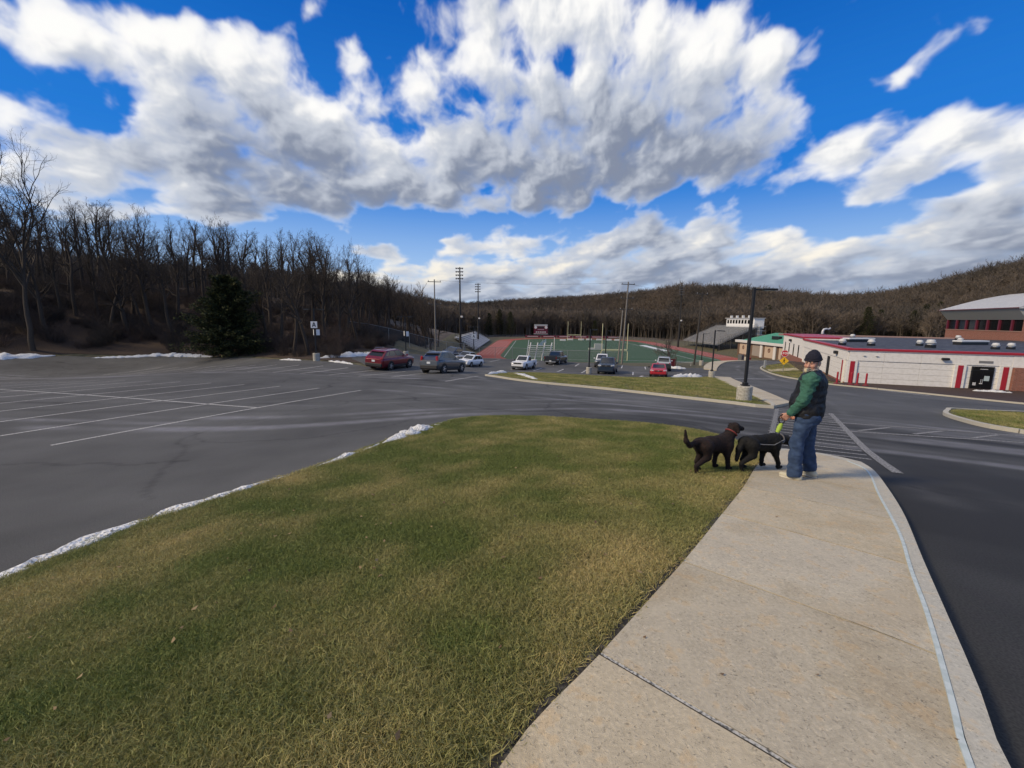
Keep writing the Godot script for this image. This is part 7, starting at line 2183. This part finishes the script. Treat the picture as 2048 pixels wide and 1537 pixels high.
	for s in [-1.0, 1.0]: hr.limb(Vector3(s * 0.074, 0.03, -0.015), Vector3(s * 0.075, -0.02, -0.012), 0.010, 0.008, 0.01)
	var hrb := B.new(); hr.emit(hrb, ht); part("hair", hrb, mat(lin(0.26, 0.235, 0.21), 0.95), o)
	# navy knit cap
	var cp := Net.new(Vector3(-0.13, 0.0, -0.14), Vector3(0.13, 0.22, 0.15), 0.006)
	cp.ball(Vector3(0, 0.062, 0.012), Vector3(0.094, 0.105, 0.110), 0.02)
	cp.ball(Vector3(0, 0.14, 0.02), Vector3(0.045, 0.045, 0.05), 0.04)
	cp.cut(Vector3(0, -1, -0.10).normalized(), -0.036)
	cp.limb(Vector3(0, 0.05, -0.105), Vector3(0, 0.05, -0.104), 0.001, 0.001, 0.0)
	cp.ruffle(noise(30.0, 2, FastNoiseLite.TYPE_SIMPLEX, 4), 0.004)
	var cpb := B.new()
	cp.emit(cpb, ht)
	var knit := triplanar(mat(Color.WHITE, 0.95), ntex(noise(0.10, 3, FastNoiseLite.TYPE_SIMPLEX, 121), ramp([[0.3, 0.006, 0.006, 0.014], [0.7, 0.016, 0.017, 0.032]]), 256), 2.0)
	part("knit_cap", cpb, knit, o)
	var cuff := B.new()
	var cr := PackedVector3Array(); var crr := PackedFloat32Array()
	for k in 25:
		var a := TAU * k / 24.0
		cr.append(ht * Vector3(sin(a) * 0.087, 0.052 - 0.008 * cos(a), 0.012 - cos(a) * 0.103)); crr.append(0.016)
	cuff.tube(cr, crr, 7, false)
	part("cap_cuff", cuff, knit, o)
	# green sweater
	var fold := noise(9.0, 3, FastNoiseLite.TYPE_SIMPLEX_SMOOTH, 6)
	var sw := Net.new(Vector3(-0.46, 0.80, -0.34), Vector3(0.46, 1.58, 0.26), 0.011)
	for s in [[shl, ell, 0.086, 0.066], [ell, wrl + Vector3(0, 0.01, 0.01), 0.068, 0.047], [shr, elr, 0.086, 0.066], [elr, wrr, 0.068, 0.047], [shl, shr, 0.09, 0.09]]: sw.limb(s[0], s[1], s[2], s[3], 0.04)
	sw.limb(Vector3(0, 0.98, 0), Vector3(0, 1.36, 0), 0.16, 0.16, 0.06, Vector3(0.85, 1, 1.0))
	sw.limb(Vector3(0, 1.40, 0), neck + Vector3(0, 0.005, 0), 0.10, 0.074, 0.04)
	sw.ruffle(fold, 0.020, Vector3(1, 1.5, 1))
	var swb := B.new(); sw.emit(swb)
	part("sweater", swb, triplanar(mat(Color.WHITE, 0.95), ntex(noise(0.08, 4, FastNoiseLite.TYPE_SIMPLEX_SMOOTH, 122), ramp([[0.3, 0.030, 0.105, 0.072], [0.7, 0.050, 0.150, 0.105]]), 256), 1.2), o)
	# black padded vest, quilted across
	var ve := Net.new(Vector3(-0.36, 0.84, -0.34), Vector3(0.36, 1.60, 0.30), 0.011)
	ve.limb(Vector3(0, 1.00, -0.015), Vector3(0, 1.33, 0.005), 0.190, 0.178, 0.06, Vector3(0.86, 1, 1.02))
	ve.ball(Vector3(-0.01, 1.08, -0.085), Vector3(0.175, 0.17, 0.15), 0.06)
	ve.limb(Vector3(0, 0.91, -0.01), Vector3(0, 1.0, -0.01), 0.183, 0.188, 0.04, Vector3(0.86, 1, 1.02))
	ve.limb(shl + Vector3(0.045, 0.0, 0), shr - Vector3(0.045, 0.0, 0), 0.105, 0.105, 0.06)
	ve.limb(Vector3(0, 1.43, 0.005), neck + Vector3(0, 0.045, 0.0), 0.11, 0.088, 0.04)
	for z in ve.nz:
		for y in ve.ny:
			var yy := ve.o.y + y * ve.cell
			var groove := -0.0035 * absf(sin(yy * PI / 0.085)) + 0.002
			for x in ve.nx:
				var i: int = (z * ve.ny + y) * ve.nx + x
				if absf(ve.f[i]) < 0.06: ve.f[i] += groove
	ve.ruffle(noise(11.0, 3, FastNoiseLite.TYPE_SIMPLEX_SMOOTH, 8), 0.012)
	# armholes
	for s in [shl, shr]:
		var g := Vector3(signf(s.x), 0, 0)
		ve.carve(s + g * 0.10 + Vector3(0, -0.05, 0), Vector3(0.085, 0.155, 0.115))
	ve.cut(Vector3(0, -1, 0), -0.885)
	ve.cut(Vector3(0, 1, 0.15).normalized(), 1.535)
	var veb := B.new(); ve.emit(veb)
	part("padded_vest", veb, mat(lin(0.006, 0.0065, 0.009), 0.6), o)
	# jeans
	var jn := Net.new(Vector3(-0.36, 0.03, -0.26), Vector3(0.36, 1.05, 0.26), 0.011)
	for s in [[hipl, kneel, 0.112, 0.080, anl, 0.090], [hipr, kneer, 0.112, 0.080, anr, 0.090]]:
		jn.limb(s[0], s[1], s[2], s[3], 0.04); jn.limb(s[1], s[4] + Vector3(0, -0.03, 0.0), s[3], s[5], 0.04)
	jn.limb(Vector3(-0.05, 0.96, 0.0), Vector3(0.05, 0.96, 0.0), 0.148, 0.148, 0.05)
	jn.limb(Vector3(-0.07, 0.88, 0.06), Vector3(0.07, 0.88, 0.06), 0.10, 0.10, 0.05)
	jn.ruffle(noise(8.0, 2, FastNoiseLite.TYPE_SIMPLEX_SMOOTH, 9), 0.016, Vector3(0.9, 1.2, 0.9))
	jn.cut(Vector3(0, -1, 0.25).normalized(), -0.062)
	var jnb := B.new(); jn.emit(jnb)
	var denim := triplanar(mat(Color.WHITE, 0.9), ntex(noise(0.03, 5, FastNoiseLite.TYPE_SIMPLEX_SMOOTH, 123), ramp([[0.25, 0.018, 0.038, 0.085], [0.5, 0.028, 0.055, 0.120], [0.75, 0.048, 0.085, 0.165]]), 256), 0.9)
	part("jeans", jnb, denim, o)
	# pale shoes
	for s in [[anl, -0.28], [anr, -0.42]]:
		var sh := Net.new(Vector3(-0.09, -0.10, -0.24), Vector3(0.09, 0.10, 0.12), 0.007)
		sh.limb(Vector3(0, -0.045, 0.055), Vector3(0, -0.052, -0.07), 0.046, 0.048, 0.03, Vector3(1, 1.15, 1))
		sh.limb(Vector3(0, -0.052, -0.07), Vector3(0.004, -0.060, -0.165), 0.048, 0.038, 0.02, Vector3(1, 1.2, 1))
		sh.limb(Vector3(0, -0.03, 0.03), Vector3(0, 0.03, 0.02), 0.046, 0.050, 0.03)
		sh.cut(Vector3(0, -1, 0), 0.088)
		var st := Transform3D(Basis(Vector3.UP, s[1]), s[0])
		var sb := B.new(); sh.emit(sb, st); part("shoe", sb, mat(lin(0.50, 0.475, 0.37), 0.75), o)
		var so := B.new()
		var pl := PackedVector2Array()
		for k in 18:
			var a := TAU * k / 18
			pl.append(Vector2(cos(a) * (0.050 if sin(a) > 0 else 0.046), -(sin(a) * 0.150 + 0.050) * -1.0))
		so.prism(pl, st * Transform3D(Basis(Vector3(1, 0, 0), Vector3(0, 0, -1), Vector3(0, 1, 0)), Vector3(0, -0.0895, 0.0)), 0.022)
		part("sole", so, mat(lin(0.58, 0.56, 0.50), 0.7), o)
	# pipe in his mouth
	var pi := thing("tobacco_pipe", "pale tobacco pipe held in the man's mouth", "pipe")
	pi.transform = o.transform * ht * Transform3D(Basis(Vector3.UP, 0.25), Vector3(0.004, -0.066, -0.104))
	var b := B.new(); b.tube(PackedVector3Array([Vector3(0, 0, 0.01), Vector3(0, -0.006, -0.035), Vector3(0, -0.012, -0.075)]), PackedFloat32Array([0.0035, 0.0045, 0.006]), 7); part("stem", b, mat(lin(0.62, 0.52, 0.38), 0.5), pi)
	b = B.new(); b.lathe(PackedVector2Array([Vector2(0, -0.030), Vector2(0.016, -0.026), Vector2(0.021, -0.010), Vector2(0.021, 0.022), Vector2(0.014, 0.022), Vector2(0.013, 0.005), Vector2(0, 0.004)]), 14, Transform3D(Basis(), Vector3(0, 0.0, -0.085))); part("bowl", b, mat(lin(0.66, 0.55, 0.36), 0.6), pi)
	# leash: loop in his fist, bag holder, cord to the black dog
	var fist := o.transform * (wrl + Vector3(0.01, -0.085, -0.055))
	var le := thing("dog_leash", "black leash with a loop handle and lime green bag holder running from the man's hand", "leash")
	b = B.new()
	var lp := PackedVector3Array(); var lr := PackedFloat32Array()
	for k in 15:
		var a := TAU * k / 14.0
		lp.append(fist + Vector3(-0.03 + cos(a) * 0.045, sin(a) * 0.065, 0.0)); lr.append(0.008)
	b.tube(lp, lr, 6, false); part("loop_handle", b, M.black, le)
	b = B.new(); b.tube(PackedVector3Array([fist + Vector3(-0.03, -0.06, 0), fist + Vector3(-0.05, -0.12, 0.0), fist + Vector3(-0.07, -0.19, -0.01)]), PackedFloat32Array([0.020, 0.034, 0.024]), 9); part("bag_holder", b, mat(lin(0.36, 0.50, 0.06), 0.6), le)
	var dp := V(4.13, 6.14, 0.58)
	b = B.new()
	lp = PackedVector3Array(); lr = PackedFloat32Array()
	for k in 12:
		var t := k / 11.0
		lp.append((fist + Vector3(-0.06, -0.15, 0)).lerp(dp, t) - Vector3.UP * 0.10 * 4 * t * (1 - t)); lr.append(0.007)
	b.tube(lp, lr, 6); part("cord", b, M.black, le)

func fur_coat(b: B, count: int, length: float, lay: Vector3, wid := 0.0022) -> B:   # short hairs over a body's skin
	var f := B.new()
	var m := b.ix.size() / 3
	for k in count:
		var t := (rng.randi() % m) * 3
		var u := rng.randf(); var w := rng.randf() * (1.0 - u)
		var p := b.v[b.ix[t]] * (1.0 - u - w) + b.v[b.ix[t + 1]] * u + b.v[b.ix[t + 2]] * w
		var nn := b.n[b.ix[t]]
		var d := (nn * 0.55 + lay + Vector3(rng.randfn(0, 0.25), rng.randfn(0, 0.25), rng.randfn(0, 0.25))).normalized()
		var sd := d.cross(nn).normalized() * wid
		f.tri(p - sd, p + sd, p + d * length * rng.randf_range(0.6, 1.3))
	return f

func make_dog(label: String, fur: Material, at: Vector3, turn: float, scl: float, low_head: bool) -> Node3D:
	var o := thing("dog", label, "dog", at, turn)
	o.scale = Vector3.ONE * scl
	var n := Net.new(Vector3(-0.72, -0.01, -0.18), Vector3(0.75, 0.80, 0.18), 0.0105)
	n.limb(Vector3(0.17, 0.405, 0), Vector3(-0.10, 0.425, 0), 0.140, 0.108, 0.06, Vector3(1, 0.95, 1.12))
	n.limb(Vector3(-0.10, 0.425, 0), Vector3(-0.27, 0.435, 0), 0.108, 0.110, 0.06)
	n.ball(Vector3(0.24, 0.395, 0), Vector3(0.10, 0.125, 0.095), 0.05)
	var hp: Vector3
	if low_head:
		n.limb(Vector3(0.25, 0.46, 0), Vector3(0.44, 0.44, 0), 0.092, 0.070, 0.05)
		hp = Vector3(0.50, 0.43, 0)
		n.ball(hp, Vector3(0.085, 0.075, 0.068), 0.04)
		n.limb(hp + Vector3(0.05, -0.02, 0), hp + Vector3(0.155, -0.065, 0), 0.048, 0.034, 0.03)
	else:
		n.limb(Vector3(0.25, 0.47, 0), Vector3(0.36, 0.60, 0), 0.098, 0.072, 0.05)
		hp = Vector3(0.40, 0.645, 0)
		n.ball(hp, Vector3(0.088, 0.074, 0.070), 0.04)
		n.limb(hp + Vector3(0.05, -0.015, 0), hp + Vector3(0.165, -0.040, 0), 0.048, 0.036, 0.03)
	for s in [-1.0, 1.0]:
		n.limb(hp + Vector3(-0.02, 0.035, s * 0.058), hp + Vector3(-0.02, -0.055, s * 0.088), 0.026, 0.022, 0.015)
		var st: float = 0.13 if s > 0 else -0.06   # stride of the hind legs
		n.limb(Vector3(-0.25, 0.42, s * 0.075), Vector3(-0.20 - st * 0.3, 0.265, s * 0.085), 0.095, 0.056, 0.05)
		n.limb(Vector3(-0.20 - st * 0.3, 0.265, s * 0.085), Vector3(-0.32 - st, 0.155, s * 0.085), 0.052, 0.030, 0.03)
		n.limb(Vector3(-0.32 - st, 0.155, s * 0.085), Vector3(-0.30 - st, 0.035, s * 0.085), 0.028, 0.026, 0.02)
		n.limb(Vector3(-0.30 - st, 0.028, s * 0.085), Vector3(-0.245 - st, 0.024, s * 0.085), 0.027, 0.025, 0.015)
		var sf: float = (0.10 if s > 0 else -0.05) if low_head else (0.03 if s > 0 else -0.06)
		n.limb(Vector3(0.20, 0.38, s * 0.075), Vector3(0.17 + sf * 0.4, 0.25, s * 0.085), 0.075, 0.048, 0.05)
		n.limb(Vector3(0.17 + sf * 0.4, 0.25, s * 0.085), Vector3(0.185 + sf, 0.10, s * 0.085), 0.042, 0.031, 0.025)
		n.limb(Vector3(0.185 + sf, 0.10, s * 0.085), Vector3(0.19 + sf, 0.032, s * 0.085), 0.030, 0.028, 0.02)
		n.limb(Vector3(0.19 + sf, 0.027, s * 0.085), Vector3(0.245 + sf, 0.024, s * 0.085), 0.028, 0.026, 0.015)
	if low_head:
		n.limb(Vector3(-0.36, 0.47, 0), Vector3(-0.43, 0.36, 0), 0.05, 0.042, 0.03); n.limb(Vector3(-0.43, 0.36, 0), Vector3(-0.46, 0.18, 0), 0.042, 0.026, 0.03)
	else:
		n.limb(Vector3(-0.36, 0.49, 0), Vector3(-0.52, 0.455, 0), 0.046, 0.036, 0.03); n.limb(Vector3(-0.52, 0.455, 0), Vector3(-0.60, 0.53, 0), 0.036, 0.032, 0.03); n.limb(Vector3(-0.60, 0.53, 0), Vector3(-0.635, 0.70, 0), 0.032, 0.013, 0.03)
	n.ruffle(noise(26.0, 3, FastNoiseLite.TYPE_SIMPLEX, 14), 0.006)
	var b := B.new(); n.emit(b); part("body", b, fur, o)
	rng.seed = 88
	tag(part("fur", fur_coat(b, 8000, 0.014, Vector3(-0.7, -0.35, 0)), fur, o), "", "", "", "stuff")
	b = B.new(); b.lathe(PackedVector2Array([Vector2(0.016, -0.012), Vector2(0.018, 0.004), Vector2(0, 0.012)]), 9, Transform3D(Basis(Vector3.BACK, -PI / 2), hp + (Vector3(0.185, -0.065, 0) if low_head else Vector3(0.198, -0.034, 0)))); part("nose", b, M.black, o)
	b = B.new()
	for s in [-1.0, 1.0]: b.lathe(PackedVector2Array([Vector2(0.010, 0), Vector2(0.007, 0.006), Vector2(0, 0.008)]), 8, Transform3D(Basis(Vector3.RIGHT, s * PI / 2), hp + Vector3(0.055, 0.018, s * 0.052)))
	part("eye", b, mat(lin(0.02, 0.012, 0.008), 0.1), o)
	# collar or harness
	b = B.new()
	var c := PackedVector3Array(); var r := PackedFloat32Array()
	var cc := Vector3(0.335, 0.565, 0) if not low_head else Vector3(0.36, 0.45, 0)
	var ax := Vector3(0.65, 0.76, 0).normalized() if not low_head else Vector3(1, -0.1, 0).normalized()
	var up := ax.cross(Vector3.BACK)
	for k in 19:
		var a := TAU * k / 18
		c.append(cc + (Vector3.BACK * cos(a) + up * sin(a)) * (0.086 if not low_head else 0.085)); r.append(0.012)
	b.tube(c, r, 6, false)
	part("collar", b, mat(lin(0.20, 0.035, 0.03), 0.7) if not low_head else mat(lin(0.10, 0.10, 0.11), 0.6), o)
	return o

func make_dogs() -> void:
	var brown := triplanar(mat(Color.WHITE, 0.9), ntex(noise(0.05, 4, FastNoiseLite.TYPE_SIMPLEX_SMOOTH, 131), ramp([[0.3, 0.007, 0.0035, 0.003], [0.7, 0.020, 0.0075, 0.006]]), 256), 1.5)
	var black := triplanar(mat(Color.WHITE, 0.85), ntex(noise(0.05, 4, FastNoiseLite.TYPE_SIMPLEX_SMOOTH, 132), ramp([[0.3, 0.003, 0.003, 0.003], [0.7, 0.006, 0.0055, 0.0055]]), 256), 1.5)
	make_dog("dark brown dog standing on the lawn with its tail raised", brown, V(3.05, 6.08, 0.10), 0.42, 0.98, false)
	var d := make_dog("black dog with its head lowered beside the man's legs", black, V(3.83, 6.22, 0.11), 0.30, 0.98, true)
	var b := B.new()
	b.tube(PackedVector3Array([Vector3(-0.30, 0.47, 0.115), Vector3(-0.10, 0.435, 0.125), Vector3(0.10, 0.42, 0.145), Vector3(0.25, 0.455, 0.12), Vector3(0.34, 0.47, 0.10)]), PackedFloat32Array([0.007, 0.007, 0.007, 0.007, 0.007]), 5)
	part("side_strap", b, mat(lin(0.25, 0.25, 0.26), 0.6), d)

func _ready() -> void:
	# camera
	var cam := Camera3D.new()
	cam.name = "camera"
	cam.fov = 84.91
	cam.near = 0.05
	cam.far = 3000
	add_child(cam)
	cam.position = Vector3(0, 1.65, 0)
	cam.basis = Basis(Vector3.RIGHT, deg_to_rad(-8.8307)) * Basis(Vector3.BACK, deg_to_rad(0.6188))
	cam.current = true
	# sky
	var we := WorldEnvironment.new()
	we.name = "world_environment"
	var env := Environment.new()
	env.background_mode = Environment.BG_SKY
	var sm := PanoramaSkyMaterial.new()
	sm.panorama = make_sky()
	env.sky = Sky.new()
	env.sky.sky_material = sm
	env.tonemap_mode = Environment.TONE_MAPPER_LINEAR
	env.tonemap_exposure = 2.05
	env.sdfgi_enabled = true
	env.ssao_enabled = true
	env.ssil_enabled = true
	we.environment = env
	add_child(we)
	# the sun behind thin cloud, low on the left
	var sun := DirectionalLight3D.new()
	sun.name = "sun"
	sun.light_energy = 0.5
	sun.light_color = Color(1.0, 0.91, 0.76)
	sun.light_angular_distance = 10.0
	sun.shadow_enabled = true
	add_child(sun)
	sun.look_at_from_position(Vector3.ZERO, -Vector3(-0.76, 0.60, 0.22))
	build_grid()
	make_materials()
	make_ground()
	M.blade = mat(Color.WHITE, 0.75, 0.0, true)
	M.blade.backlight_enabled = true
	M.blade.backlight = Color(0.7, 0.7, 0.7)
	make_wood()
	make_evergreens()
	make_hill_woods()
	make_grass()
	make_leaves()
	make_snow()
	make_vehicles()
	make_school()
	make_stadium()
	make_furniture()
	make_person()
	make_dogs()
